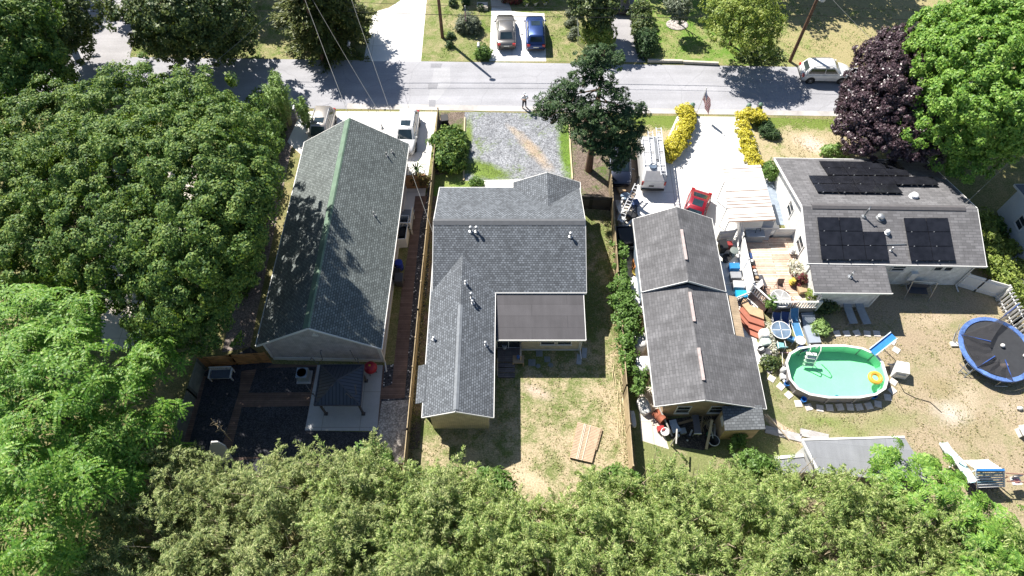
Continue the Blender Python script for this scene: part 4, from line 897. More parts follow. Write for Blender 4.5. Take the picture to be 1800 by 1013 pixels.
# --- right house ---
h = thing('solar_panel_house', 'white house with grey-brown roof carrying black solar panels', 'house', (27.5,27,0))
nl, nr_, rl_, rr, fl, fr = (21.56,26.9,3.2),(34.43,26.65,3.2),(21.65,31.2,4.35),(34.6,31.0,4.35),at(1362,278,2.4),at(1628,282,2.1)
PALE = planks('pale_siding', (.74,.74,.72), .13, 'XV', .02, .8, .5, .008)
HW = MB(); q = [(22.05,27.15),(33.95,26.95),(34.05,36.9),(22.1,37.1)]
HW.loft([[(22.05,27.15,0),(22.05,27.15,3.1),(22.1,31.2,4.15),(22.1,37.0,2.5),(22.1,37.0,0)], [(33.95,26.95,0),(33.95,26.95,3.1),(34.05,31.0,4.15),(33.9,36.8,2.3),(33.9,36.8,0)]])
wb(HW, 'wall', PALE, h)
rf = wb(MB().slab([nl,nr_,rr,rl_]).slab([fl,fr,rr,rl_]), 'roof', SH_R, h)
V = lambda p, dx=0, dy=0, dz=0: (p[0]+dx, p[1]+dy, p[2]+dz)
fs = MB().beam(V(nl,-.1,-.03,-.1), V(nr_,.1,-.03,-.1), .06, .18).beam(V(fl,-.1,.03,-.1), V(fr,.1,.03,-.1), .06, .18)
for a, b_, s in ((nl,rl_,-1),(rl_,fl,-1),(nr_,rr,1),(rr,fr,1)): fs.beam(V(a,s*.03,0,-.1), V(b_,s*.03,0,-.1), .05, .2)
wb(fs, 'fascia', WHITE, h, up=rf)
rc = MB().slab([V(rl_,.7,-.22,0.0),V(rr,-.9,-.22,0.0),V(rr,-.9,0,.1),V(rl_,.7,0,.1)], .05).slab([V(rl_,.7,.25,0.0),V(rr,-.9,.25,0.0),V(rr,-.9,0,.1),V(rl_,.7,0,.1)], .05)
wb(rc, 'ridge_vent', mat('ridge_brown', (.1,.095,.1), .8), h, up=rf)
zn = lambda X, Y: 3.2+(Y-26.9+(X-21.5)*.0165)*1.15/4.3
zf = lambda X, Y: 4.35-(Y-31.2+(X-21.6)*.0155)*2.0/6.4
PANEL = glassy('solar_cell', (.014,.015,.02), .22, 0, .5)
def array(pix, nx, ny, f, skip=()):
    c = [Vector(on(x,y,f)) for x,y in pix]                       # TL TR BR BL
    for j in range(ny):
        for i in range(nx):
            if (j,i) in skip: continue
            def pt(u, v): return c[0].lerp(c[1],u).lerp(c[3].lerp(c[2],u), v)
            g, g2 = .012/1, .02
            a = [pt((i+g)/nx,(j+1-g2)/ny), pt((i+1-g)/nx,(j+1-g2)/ny), pt((i+1-g)/nx,(j+g2)/ny), pt((i+g)/nx,(j+g2)/ny)]
            m_ = MB().slab([p+Vector((0,0,.19)) for p in a], .05)
            pn = wb(m_, 'solar_panel', PANEL, h)
            mm = MB()
            for e in (0,1): mm.beam(a[0].lerp(a[1],.25+.5*e)+Vector((0,0,-.02)), a[3].lerp(a[2],.25+.5*e)+Vector((0,0,-.02)), .05, .24)
            mm.cbox(a[0].lerp(a[1],.25)+Vector((0,-.03,.17)), (.06,.06,.08))
            o = mm.build('mounting_rail', STEEL, pn)
array([(1434.5,384),(1549,385),(1561,460),(1442.5,459)], 3, 3, zn, ((0,2),))
array([(1586,385.5),(1664,385.5),(1678,461),(1599,461)], 2, 3, zn)
array([(1438,285.5),(1578,287.5),(1599.5,311.5),(1454.5,310)], 4, 2, zf)
array([(1419.5,311),(1637.5,313.5),(1649,328),(1427.5,325)], 6, 1, zf)
array([(1428,325.5),(1572.5,327),(1586,342),(1436,340)], 4, 1, zf)
def gooseneck(px, py, f, hh=.7):
    p = on(px,py,f); wb(MB().tube([p,(p[0],p[1],p[2]+hh),(p[0]+.1,p[1]+.12,p[2]+hh+.15)], .07, 7).lathe([(.2,-.05),(.16,.08),(.08,.1)], 8, p), 'chimney_pipe', STEEL, h, True)
gooseneck(1518,381,zn,.9)
dome_vent(h, on(1547,383,zn), .26, STEEL); dome_vent(h, on(1559,410,zn), .17, mat('vent_white', (.7,.7,.7), .4)); dome_vent(h, on(1606,346,zf), .28, MATS['vent_white'])
vent(h, on(1566,441,zn), .35, .05); 
a_, b_ = on(1556,431,zn), on(1593,430,zn); wb(MB().tube([V(a_,0,0,.06),V(b_,0,0,.06)], .03, 5), 'conduit', STEEL, h)
for px in (1675,1660): pass
for x, w_ in ((28.6,.9),): window(h, (x-27.5,.035,2.3), w_, .55, 0)
window(h, (31.5-27.5,-.01,2.35), .55, .5, 0, 0, sill=False); window(h, (32.25-27.5,-.02,2.35), .55, .5, 0, 0, sill=False)
window(h, (22.05-27.5,2.5,1.8), 1.0, 1.0, 270); window(h, (22.08-27.5,6.0,1.7), .9, 1.0, 270)
bx_ = wb(MB().box(29.75,30.25,26.75,27.02,1.0,1.9), 'utility_box', OFFW, h)
wb(MB().tube([(33.9,26.75,3.0),(33.95,26.85,2.6),(33.95,26.85,.2),(34.05,26.3,.06)], .05, 6), 'downspout', WHITE, h)
wb(MB().slab([(21.7,24.65,2.85),(27.15,24.6,2.85),(27.15,27.1,3.18),(21.7,27.15,3.18)], .14), 'porch_roof', SH_R, h)
wb(MB().beam((21.6,24.61,2.75),(27.25,24.56,2.75),.05,.17), 'porch_gutter', WHITE, h)
wb(MB().box(22.1,26.85,25.05,27.0,0,2.72), 'porch_wall', PALE, h)
for x in (22.75,23.5,25.35,26.15): window(h, (x-27.5,25.05-27,2.15), .45, .42, 0, 0, sill=False)
wb(MB().box(26.75,26.88,25.0,25.045,0,2.7).box(22.08,26.74,25.0,25.045,0,.25), 'porch_trim', WHITE, h)
p = on(1494,487,lambda X,Y: 2.85+(Y-24.6)*.13); wb(MB().tube([p,(p[0],p[1],p[2]+.5),(p[0]+.12,p[1]+.12,p[2]+.62)], .07, 7).lathe([(.22,-.05),(.18,.08),(.08,.1)], 8, p), 'chimney_pipe', STEEL, h, True)
# --- awning ---
AW = thing('metal_awning', 'white ribbed metal awning with rusty seams standing beside the parking pad', 'awning', (18,33,0))
c = [Vector(at(1271,293,2.75)), Vector(at(1337,290,2.75)), Vector(at(1364,387,2.6)), Vector(at(1281,391,2.6))]
ribs, rust = MB(), MB()
for k in range(17):
    u0, u1 = k/17, (k+random.uniform(.72,.93))/17
    a, b_, d_, e_ = c[0].lerp(c[3],u0), c[1].lerp(c[2],u0), c[1].lerp(c[2],u1), c[0].lerp(c[3],u1)
    ribs.slab([e_,d_,b_,a], .05)
    a, b_, d_, e_ = e_, d_, c[1].lerp(c[2],(k+1)/17), c[0].lerp(c[3],(k+1)/17)
    rust.slab([p-Vector((0,0,.025)) for p in (e_,d_,b_,a)], .02)
wb(ribs, 'canopy', mat('awning_white', (.72,.68,.64), .45, .0, .12, 1.2), AW); wb(rust, 'seam', mat('rusty_seam', (.22,.13,.085), .8, 0, .5, 2), AW)
for u, s in ((.25,0),(.72,0),(.97,0),(.2,1),(.97,1)):
    p = (c[0].lerp(c[3],u) if s == 0 else c[1].lerp(c[2],u)); p = p+Vector((.06 if s == 0 else -.06,0,-.05))
    wb(MB().tube([p,(p.x,p.y,0)], .045, 6), 'post', WHITE, AW)
# --- neighbour on the far right, low flat roofs ---
h = thing('pale_neighbour_building', 'pale blue-white building half shaded by trees at the right edge', 'building', (39.8,29,0))
MB().box(0,9,-4.6,5,0,3.0).build('wall', mat('pale_stucco', (.62,.66,.7), .7, 0, .05), h)
gable_roof(h, -.35, 9.5, -4.9, 5.3, 3.1, 4.4, 'X', mat('blue_grey_roof', (.08,.1,.14), .7))
window(h, (0,2.6,1.7), .8, .9, 270)
sheet('driveway', [(1762,455),(1800,420),(1900,480),(1900,560),(1812,520)], .012, G['white'])
FR = thing('flat_roof_shed', 'low white shed with a flat grey roof half under green leaves', 'shed', (24,14,0))
q = [at(1410,774,2.5),at(1590,769,2.5),at(1640,850,2.5),at(1440,832,2.5)]
wb(MB().slab([q[3],q[2],q[1],q[0]], .16), 'roof', shingle('flat_grey', (.27,.28,.3), .06, 3.0, 1.0, .9, .15), FR)
ed = MB()
for k in (0,3): a, b_ = Vector(q[k]), Vector(q[(k+1)%4]); ed.beam(a+Vector((0,.03 if k == 0 else 0,-.06)), b_+Vector((0,.03 if k == 0 else 0,-.06)), .12, .2)
wb(ed, 'edging', OFFW, FR)
wb(MB().prism([(p[0]+(.25 if k in (0,3) else -.25), p[1]+(.25 if k > 1 else -.25)) for k, p in enumerate(q)], 0, 2.3), 'wall', OFFW, FR)
AN = thing('grey_roof_annex', 'small lower grey flat roof with white edge beside the flat-roofed shed', 'shed', (19.5,12.6,0))
q = [at(1362,806,1.4),at(1412,802,1.4),at(1424,830,1.4),at(1362,834,1.4)]
wb(MB().slab([q[3],q[2],q[1],q[0]], .1), 'roof', bpy.data.materials['flat_grey'], AN); wb(MB().beam(V(q[0],0,.03,0), V(q[1],0,.03,0), .2, .15), 'edging', OFFW, AN)
wb(MB().prism([(p[0],p[1]) for p in q], 0, 1.25), 'wall', OFFW, AN)
# --- house across the road: only its front edge and shade reach the picture ---
h = thing('far_house', 'house at the top edge whose shade covers the far flower beds', 'house', (0,64,0))
gable_wall(h, -6.5, 4.6, -1.6, 6, 3.2, 5.2, 'X', PALE); gable_roof(h, -7, 5.1, -2.4, 6.6, 3.4, 5.6, 'X', SH_M)
wb(MB().box(-6.2,-2.2,61.2,62.3,0,.5), 'porch_slab', OFFW, h)
t = simple('white_post', MB().box(-.14,.14,-.14,.14,0,1.5).box(-.2,.2,-.2,.2,1.5,1.58), OFFW, 'white square post at the corner of the far flower bed', 'post'); t.location = at(1003,14)
t = simple('concrete_block', MB().box(-.55,.55,-.45,.45,0,.35).box(-.45,.45,-.35,.35,.35,.42), G['cream'], 'low pale concrete block with a plant at the far porch', 'block'); t.location = at(848,14)
# ---------- vehicles ----------
TYRE = mat('tyre_rubber', (.02,.02,.02), .8); RIM = mat('rim_metal', (.4,.4,.42), .3, .8); LAMP = glassy('lamp_lens', (.7,.7,.72), .1); RED = mat('tail_red', (.35,.02,.02), .25); CARGLASS = glassy('car_glass', (.02,.035,.045), .05, 0, .7); PLATE = mat('plate', (.65,.65,.6), .5); TRIM = mat('car_trim', (.03,.03,.032), .5)
def wheel(root, x, y, r, w_):
    s = 1 if x > 0 else -1
    M_ = Matrix.Translation((x,y,r)) @ Matrix.Rotation(R(90*s), 4, 'Y')
    o = MB(); o.M = M_; o.lathe([(r*.55,-w_),(r*.97,-w_),(r,-w_*.8),(r,-.03),(r*.95,0),(r*.64,.006)], 16); o = o.build('wheel', TYRE, root, True)
    q = MB(); q.M = M_; q.lathe([(r*.63,-.02),(r*.62,.012),(r*.5,.0),(.05,.012)], 10); q.build('rim', RIM, o)
def car(name, label, cat, loc, rz, L=4.6, W=1.86, H=1.68, belt=1.02, hood=.98, yw=1.25, yt=.55, yr=-1.85, yb=-2.2, pm=None, rails=False, sunroof=False, tail='suv', tint=None, rimr=.35, group=None, deck=None):
    t = thing(name, label, cat, loc, rz, group); w_ = W/2; zc = .24
    def ring(y, k, top, bot=zc):
        h = [(w_*k*.82,bot),(w_*k*.97,bot+.08),(w_*k,bot+.3),(w_*k*.995,top-.2),(w_*k*.94,top-.05),(w_*k*.8,top)]
        return [(x,y,z) for x,z in h]+[(-x,y,z) for x,z in reversed(h)]
    f, b_ = L/2, -L/2; bz = deck if deck else belt
    st = [(b_,.84,bz-.22,zc+.14),(b_+.08,.92,bz-.08,zc+.05),(b_+.3,.98,bz,zc),(yb+.3,1,bz+.0,zc),((yb+yw)/2,1,belt,zc),(yw-.1,1,belt,zc),(yw+.25,.99,hood+.03,zc),(f-.55,.96,hood-.06,zc),(f-.2,.9,hood-.16,zc+.03),(f-.05,.8,hood-.28,zc+.08),(f,.7,hood-.42,zc+.14)]
    MB().loft([ring(*s) for s in st]).build('body', pm, t, True, 50)
    kb, kt = .90, .72
    def plan(k, y0, y1, z, c=.1): x = w_*k; return [(x,y0+c,z),(x,y1-c*1.5,z),(x*.86,y1,z),(-x*.86,y1,z),(-x,y1-c*1.5,z),(-x,y0+c,z),(-x*.88,y0,z),(x*.88,y0,z)]
    r0, r1, r2 = plan(kb,yb,yw,belt-.04), plan(kt+.03,yr,yt,H-.07), plan(kt-.06,yr+.12,yt-.14,H)
    cab = MB().loft([r0,r1,r2]).build('cabin', pm, t, True, 35)
    def pane(nm, a, b2, m=.08, lo=.14, hi=.9, off=.012):
        A, B_, C_, D_ = [Vector(p) for p in (r0[a],r0[b2],r1[b2],r1[a])]
        g = lambda u, v: A.lerp(B_,u).lerp(D_.lerp(C_,u), v)
        q = [g(m,lo), g(1-m,lo), g(1-m,hi), g(m,hi)]; n = (q[1]-q[0]).cross(q[3]-q[0]).normalized()
        cen = (q[0]+q[2])/2
        if n.dot(cen-Vector((0,cen.y*.5,.6))) < 0: n = -n
        MB().loft([[p-n*.02 for p in q],[p+n*off for p in q]]).build(nm, CARGLASS, t)
    pane('windshield', 2, 3, .05, .1, .95); pane('rear_window', 6, 7, .08, .28, .92)
    for a in ((0,1),(5,4)):
        pane('side_window', a[0], a[1], .05, .18, .88)
    for s in (1,-1):
        xm, ym = s*w_*kb*.93, (yb+yw)/2+.1
        MB().beam((s*w_*kb*.985,ym,belt),(s*w_*(kt+.05),ym-.03,H-.1),.07,.05).build('pillar', pm, t)
        MB().ell((s*(w_+.08),yw-.25,belt+.08),(.11,.07,.08),8,5).build('mirror', pm, t, True)
        MB().loft([[(s*w_*.5,f-.13,hood-.36),(s*w_*.78,f-.22,hood-.36),(s*w_*.8,f-.22,hood-.2),(s*w_*.52,f-.14,hood-.22)],[(s*w_*.5,f-.01,hood-.36),(s*w_*.8,f-.1,hood-.36),(s*w_*.86,f-.3,hood-.14),(s*w_*.58,f-.22,hood-.14)]]).build('headlight', LAMP, t)
        MB().box(min(s*w_*.62,s*w_*.93),max(s*w_*.62,s*w_*.93),b_+.0,b_+.14,bz-.3,bz-.06).build('taillight', RED, t)
        for y in (f-.92, b_+.85):
            M_ = Matrix.Translation((s*(w_+.003),y,rimr)) @ Matrix.Rotation(R(90*s), 4, 'Y')
            a = MB(); a.M = M_; a.lathe([(rimr*1.22,-.1),(rimr*1.22,0)], 18); a.build('wheel_arch', TRIM, t)
            wheel(t, s*(w_+.012), y, rimr, .22)
        if rails: MB().tube([(s*w_*(kt-.04),yt-.25,H-.01),(s*w_*(kt-.05),yt-.5,H+.06),(s*w_*(kt-.05),yr+.5,H+.06),(s*w_*(kt-.04),yr+.25,H-.02)], .022, 5).build('roof_rail', STEEL, t)
    if sunroof: MB().box(-w_*.45,w_*.45,yt-.95,yt-.3,H-.01,H+.012).build('sunroof', CARGLASS, t)
    MB().box(-.26,.26,b_-.012,b_+.03,.62,.74).build('license_plate', PLATE, t)
    MB().box(-w_*.84,w_*.84,b_-.02,b_+.12,.34,.5).build('rear_bumper', TRIM if tail == 'suv' else pm, t)
    MB().box(-w_*.5,w_*.5,f-.12,f+.012,.42,.58).build('grille', TRIM, t)
    return t
P_ = {'tan': paint('champagne_paint', (.4,.37,.34), .6), 'white': paint('white_paint', (.72,.72,.72), .05), 'grey': paint('grey_paint', (.22,.21,.2), .6), 'blue': paint('blue_paint', (.025,.06,.2), .5), 'black': paint('black_paint', (.012,.014,.018), .3), 'navy': paint('navy_paint', (.012,.018,.04), .4), 'red': paint('red_paint', (.27,.008,.02), .3)}
g2 = 'cars on the concrete beside the taupe house'
p = at(562,206,1.6); car('parked_suv', 'champagne silver SUV angled at the left edge of the white concrete', 'car', (p[0],p[1]-.5,0), R(177), pm=P_['tan'], rails=True, sunroof=True)
p = at(713,215,1.65); car('parked_suv', 'white SUV with black sunroof parked nose-in beside the roof end', 'car', (p[0],p[1]-.2,0), R(178), 4.7, pm=P_['white'], rails=True, sunroof=True)
p = at(889,50,.9); car('parked_hatchback', 'grey car with pale rear window on the far white driveway', 'car', (p[0],p[1],0), R(2), 4.6, 1.85, 1.52, .95, .92, 1.15, .45, -1.1, -1.95, pm=P_['grey'], deck=.98)
p = at(941,52,.9); car('parked_suv', 'metallic blue SUV with black sunroof on the far white driveway', 'car', (p[0],p[1],0), R(1), 4.6, pm=P_['blue'], sunroof=True)
p = at(1092,5,.8); car('parked_sedan', 'black car facing the road at the top of the shaded far drive', 'car', (p[0],p[1]+1.3,0), R(178), 4.7, 1.85, 1.45, .92, .9, 1.0, .3, -1.2, -1.9, pm=P_['black'])
p = at(1449,128,.6); car('parked_suv', 'white SUV parked along the road beside the leaning utility pole', 'car', (p[0]+.1,p[1]+.1,0), R(-91), 4.65, pm=P_['white'], rails=True)
p = at(1094,292,1.0); car('parked_suv', 'dark navy SUV half hidden under the ragged spruce', 'car', (p[0]-.1,p[1]+.6,0), R(177), 4.6, 1.86, 1.65, pm=P_['navy'])
p = at(1227,356,1.2); car('parked_sedan', 'red car with black sunroof parked behind the gable garage', 'car', (p[0]-.25,p[1]-.6,0), R(157), 4.6, 1.84, 1.5, .93, .9, 1.3, .25, -.95, -2.05, pm=P_['red'], sunroof=True)
# work van with ladders
pr = at(1148,333,.5); van = thing('work_van', 'white work van with a ladder rack seen from behind', 'van', (pr[0],pr[1]+2.75,0), R(-1.5))
W2 = .99
def vr(y, k, top, bot=.3):
    h = [(W2*k*.9,bot),(W2*k,bot+.1),(W2*k,1.1),(W2*k*.97,1.5),(W2*k*.88,top-.1),(W2*k*.78,top)]
    return [(x,y,z) for x,z in h]+[(-x,y,z) for x,z in reversed(h)]
MB().loft([vr(-2.75,.97,1.5),vr(-2.68,1,1.62),vr(-2.05,1,2.1),vr(-1.9,1,2.15),vr(1.2,1,2.15),vr(1.55,1,2.08),vr(2.1,.98,1.45),vr(2.4,.96,1.2),vr(2.7,.88,1.0),vr(2.75,.8,.8)]).build('body', P_['white'], van, True, 30)
MB().loft([[(-.85,-2.72,1.52),(.85,-2.72,1.52),(.72,-2.12,2.06),(-.72,-2.12,2.06)],[(-.85,-2.76,1.57),(.85,-2.76,1.57),(.72,-2.16,2.11),(-.72,-2.16,2.11)]]).build('rear_door', mat('van_grey', (.45,.44,.45), .4), van)
MB().loft([[(-.75,2.09,1.47),(.75,2.09,1.47),(.66,1.6,2.03),(-.66,1.6,2.03)],[(-.75,2.12,1.5),(.75,2.12,1.5),(.66,1.63,2.06),(-.66,1.63,2.06)]]).build('windshield', CARGLASS, van)
for s in (1,-1):
    MB().box(min(s*.84,s*.99),max(s*.84,s*.99),-2.79,-2.7,1.05,1.48).build('taillight', RED, van)
    for y in (1.75,-1.7): wheel(van, s*(W2+.012), y, .37, .24)
    MB().loft([[(s*(W2*.97),1.0,1.4),(s*(W2*.97),1.7,1.4),(s*W2*.9,1.55,1.9),(s*W2*.9,1.0,1.9)],[(s*(W2+.012),1.0,1.4),(s*(W2+.012),1.7,1.4),(s*(W2*.93),1.55,1.9),(s*(W2*.93),1.0,1.9)]]).build('side_window', CARGLASS, van)
MB().box(-.35,.05,-2.775,-2.74,.85,1.0).build('license_plate', TRIM, van); MB().box(-.95,.95,-2.86,-2.7,.42,.62).build('rear_bumper', TRIM, van)
rk = MB()
for y in (-1.6,-.2,1.2): rk.box(-.85,.85,y-.03,y+.03,2.22,2.28).box(-.8,-.76,y-.03,y+.03,2.1,2.25).box(.76,.8,y-.03,y+.03,2.1,2.25)
rk.box(-.85,-.8,-1.7,1.3,2.2,2.3).box(.8,.85,-1.7,1.3,2.2,2.3); rk.build('roof_rack', OFFW, van)
def ladder(label, loc, rz, L, w_=.42, tilt=0.0, m=None, grp='ladders on the van roof'):
    mb = MB(); mb.box(-w_/2-.04,-w_/2+.03,-L/2,L/2,0,.09).box(w_/2-.03,w_/2+.04,-L/2,L/2,0,.09)
    n = int(L/.3)
    for k in range(n): y = -L/2+.15+k*L/n; mb.box(-w_/2+.03,w_/2-.03,y-.025,y+.025,.03,.07)
    o = simple('ladder', mb, m or mat('ladder_metal', (.62,.63,.65), .4, .3), label, 'ladder', grp); o.location = loc; o.rotation_euler = (tilt,0,rz); return o
vx, vy = van.location.x, van.location.y
ladder('silver ladder on the right side of the van roof', (vx+.6,vy-.2,2.29), R(-1.5), 5.2)
ladder('shorter silver ladder along the middle of the van roof', (vx-.12,vy+.2,2.29), R(-1.5), 3.6, .38)
bk = MB().box(-.3,.3,-.35,.35,0,.06)
for a in (-.28,.28): bk.box(a-.03,a+.03,-.35,.35,.06,.2)
o = simple('pipe_bundle', MB().tube([(-.1,-1.2,.05),(-.1,1.2,.05)],.05,6).tube([(0,-1.2,.05),(0,1.2,.05)],.05,6).tube([(.1,-1.0,.05),(.1,1.1,.05)],.045,6), STEEL, 'short bundle of pipes beside the ladders on the van', 'pipes'); o.location = (vx+.25,vy+.1,2.29)
o = simple('cable_coil', MB().lathe([(.2,0),(.3,0),(.32,.06),(.28,.12),(.2,.1)], 14), mat('coil_blue', (.1,.14,.2), .6), 'dark coil of cable at the rear of the van roof', 'coil'); o.location = (vx-.2,vy-1.75,2.17)

# ---------- poles, wires, street things ----------
WOODP = bark('pole_wood', (.17,.1,.07))
def upole(label, x, y, h, lamp=None, trans=False, arm=False):
    t = thing('utility_pole', label, 'utility pole', (x,y,0), 0, 'utility poles along the road')
    MB().tube([(0,0,0),(0,0,h*.5),(0,0,h)], [.17,.15,.12], 10).build('pole', WOODP, t, True)
    if arm: MB().box(-1.1,1.1,-.06,.06,h-.6,h-.48).build('crossarm', WOODP, t)
    for k in ((-1,-.5,.5,1) if arm else ()): MB().lathe([(.03,0),(.06,.06),(.04,.12),(.06,.16),(.02,.2)], 8, (k,0,h-.48)).build('insulator', GREYM, t)
    if lamp:
        MB().tube([(0,0,h-.9),(lamp[0]*.5,lamp[1]*.5,h-.5),(lamp[0],lamp[1],h-.55)], .035, 6).build('lamp_arm', STEEL, t)
        MB().ell((lamp[0]*1.15,lamp[1]*1.15,h-.6),(.32,.2,.12),10,6).build('lamp_head', mat('lamp_head', (.6,.6,.6), .4), t, True)
    if trans: MB().lathe([(.05,0),(.27,.02),(.28,.1),(.28,.85),(.24,.92),(.06,.98)], 12, (.5,.1,h-2.0)).build('transformer', mat('transformer_grey', (.55,.57,.58), .4), t, True)
    return t
upole('brown utility pole on the lawn beside the far white driveway', -6.8, 55.2, 7.8, (.5,-.7))
upole('brown utility pole with lamp and transformer above the white road-side SUV', 26.5, 51.8, 8.6, (.9,.1), True)
upole('utility pole hidden among the branches of the cedar', -18.0, 51.8, 8.2)
def wire(label, pts, r=.016, sag=.4, m=None, n=14):
    q = []
    for a, b_ in zip(pts[:-1], pts[1:]):
        a, b_ = Vector(a), Vector(b_)
        for k in range(n+1):
            if q and k == 0: continue
            f = k/n; q.append(a.lerp(b_,f)-Vector((0,0,4*sag*f*(1-f))))
    return simple('overhead_wire', MB().tube(q, r, 4), m or mat('wire_grey', (.26,.26,.25), .5), label, 'wire', 'overhead wires')
DARKW = mat('wire_black', (.03,.03,.03), .6)
wire('thick dark cable running the whole length of the street', [(-60,53.2,5.2),(-18,52.5,5.2),(26.5,51.75,5.2),(60,51.2,5.2)], .03, .45, DARKW)
wire('thin dark cable just above the thick street cable', [(-60,53.3,6.2),(-18,52.5,6.2),(26.5,51.75,6.2),(60,51.2,6.2)], .02, .5, DARKW)
wire('pale wire from the cedar pole to the far peak of the green-ridged house', [(-18,51.7,7.7),(-12.8,39,5.6)], .016, .3)
wire('pale wire from the cedar pole to the front eave of the green-ridged house', [(-17.5,51.7,7.7),(-9.6,38.9,3.6)], .012, .3)
wire('pale wire from the road to the corner of the charcoal-roofed house', [(-15.3,55.5,7.7),(-5.7,28.9,3.5)], .013, .35)
wire('pale wire crossing the dark verge left of the cedar', [at(441,17,6.6),at(325,122,4.2)], .018, .2)
wire('second pale wire crossing the dark verge nearer the cedar', [at(484,14,6.6),at(350,130,4.2)], .016, .2)
wire('short pale cable between the two dark trees above the side street', [at(82,25,6),at(290,27,6)], .025, .1)
wire('thin wire from the right utility pole across the purple tree side', [(26.5,51.8,7.9),(36.5,40.5,4)], .014, .3)
wire('thin wire sagging over the panelled roof end', [(40.5,37,5),(33.6,31.2,4.5)], .012, .2)
def mailbox(label, p, m, hh=1.05):
    t = thing('mailbox', label, 'mailbox', p); MB().box(-.06,.06,-.06,.06,0,hh).build('post', mat('post_grey', (.45,.43,.4), .7), t)
    MB().loft([[(-.12,y,hh),(.12,y,hh),(.12,y,hh+.14),(.06,y,hh+.24),(-.06,y,hh+.24),(-.12,y,hh+.14)] for y in (-.26,.26)]).build('box', m, t); return t
mailbox('grey mailbox on a post at the left concrete drive', at(524,211), mat('mail_grey', (.3,.31,.33), .4, .3), 1.3)
mailbox('weathered pale mailbox beside the cedar and white driveway', at(618,98), mat('mail_pale', (.5,.52,.56), .5), 1.3)
mailbox('white mailbox standing in the yellow-green roadside bush', at(842,97), OFFW, 1.1)
# flag poles
def usflag(m_name):
    m, nt, _, L = _new(m_name); uv = nt.nodes.new('ShaderNodeUVMap').outputs[0]
    sp = nt.nodes.new('ShaderNodeSeparateXYZ'); L.new(uv, sp.inputs[0])
    st = math_(nt, 'LESS_THAN', math_(nt, 'FRACT', math_(nt, 'MULTIPLY', sp.outputs[1], 6.5)), .5)
    c = mix(nt, st, (.75,.74,.74), (.5,.03,.05))
    can = math_(nt, 'MULTIPLY', math_(nt, 'LESS_THAN', sp.outputs[0], .4), math_(nt, 'GREATER_THAN', sp.outputs[1], .462))
    v = N(nt, 'ShaderNodeTexVoronoi', i_Scale=1.0, i_Randomness=0.0); mp = N(nt, 'ShaderNodeMapping'); mp.inputs['Scale'].default_value = (15,13,1); L.new(uv, mp.inputs[0]); L.new(mp.outputs[0], v.inputs['Vector'])
    blue = mix(nt, math_(nt, 'LESS_THAN', v.outputs['Distance'], .25), (.02,.035,.16), (.75,.75,.75))
    return finish(m, nt, mix(nt, can, c, blue), .8)
FLAG = usflag('striped_flag')
def flag(label, base, h, l, w_, ang, lean, grp=None, droop=.75):
    t = thing('flag_pole', label, 'flag', base, 0, grp); MB().tube([(0,0,0),(lean[0],lean[1],h)], .025, 6).lathe([(.05,0),(.05,.1),(.02,.12)], 8, (lean[0],lean[1],h)).build('pole', OFFW, t)
    mb = MB(); n = 10; dx, dy = math.cos(ang), math.sin(ang)
    def fp(u, v):
        q = u*l; return (lean[0]*.98+dx*q*(1-droop*.6)+.06*math.sin(u*9+v*2), lean[1]*.98+dy*q*(1-droop*.6)+.06*math.cos(u*8), h-.08-(1-v)*w_-q*droop)
    for i in range(n):
        for j in range(4): mb.face([fp(i/n,j/4),fp((i+1)/n,j/4),fp((i+1)/n,(j+1)/4),fp(i/n,(j+1)/4)], [(i/n,j/4),((i+1)/n,j/4),((i+1)/n,(j+1)/4),(i/n,(j+1)/4)])
    mb.build('flag', FLAG, t); return t
flag('striped flag hanging from a pole in the left yellow hedge', at(1223,204), 3.3, 1.7, 1.25, R(-35), (.15,-.05), None, .8)
flag('small striped flag on a white pole inside the lavender bush', at(820,52), 2.6, .9, .55, R(-90), (0,.0), None, .85)
# lanterns ending the hedges
def lantern(label, p):
    t = thing('garden_lantern', label, 'lantern', p, 0, 'lanterns at the hedge ends'); MB().box(-.18,.18,-.18,.18,0,.7).build('pillar', mat('lantern_pillar', (.14,.13,.12), .7), t)
    MB().lathe([(.1,.7),(.2,.75),(.22,.95),(.12,1.05),(.03,1.12)], 8).build('lamp', mat('lantern_green', (.12,.2,.15), .4), t, True)
for x, y, s in ((1214,197,'dark lantern on the road end of the left yellow hedge'),(1312,198,'dark lantern with green top on the bend of the right yellow hedge'),(1332,197,'dark lantern at the tip of the hooked yellow hedge')): lantern(s, at(x,y))
for k, (a, b_) in enumerate((((1138,109),(1199,110)),((1200,111),(1262,114)))):
    o = simple('landscape_timber', MB().beam(V(at(*a),0,0,.14), V(at(*b_),0,0,.14), .22, .28), mat('timber_pale', (.5,.46,.4), .8), 'weathered edging timber at the road, '+('nearer the asphalt drive' if k == 0 else 'nearer the golden tree'), 'edging timber', 'edging timbers along the green lawn')
t = thing('wire_fence', 'thin see-through wire fence with posts in the far front yard', 'fence', at(1014,10)); wp = [at(1014,8), at(1014,45), at(1015,78), at(1027,86)]
fm = MB(); pm_ = MB()
for a, b_ in zip(wp[:-1], wp[1:]): fm.face([a, b_, V(b_,0,0,1.1), V(a,0,0,1.1)])
for q_ in wp: pm_.tube([q_, V(q_,0,0,1.15)], .03, 5)
for a, b_ in zip(wp[:-1], wp[1:]): pm_.tube([V(a,0,0,1.1), V(b_,0,0,1.1)], .018, 4)
wb(fm, 'mesh', seethru('wire_mesh', (.25,.3,.24), .75), t); wb(pm_, 'post', STEEL, t)
o = simple('pebble_ring', MB().lathe([(1.05,.0),(1.1,.06),(.95,.1),(.1,.08)], 18), G['pebble'], 'white pebble ring round the young pale tree', 'edging'); o.location = at(1190,44); o.scale = (1,.75,1)
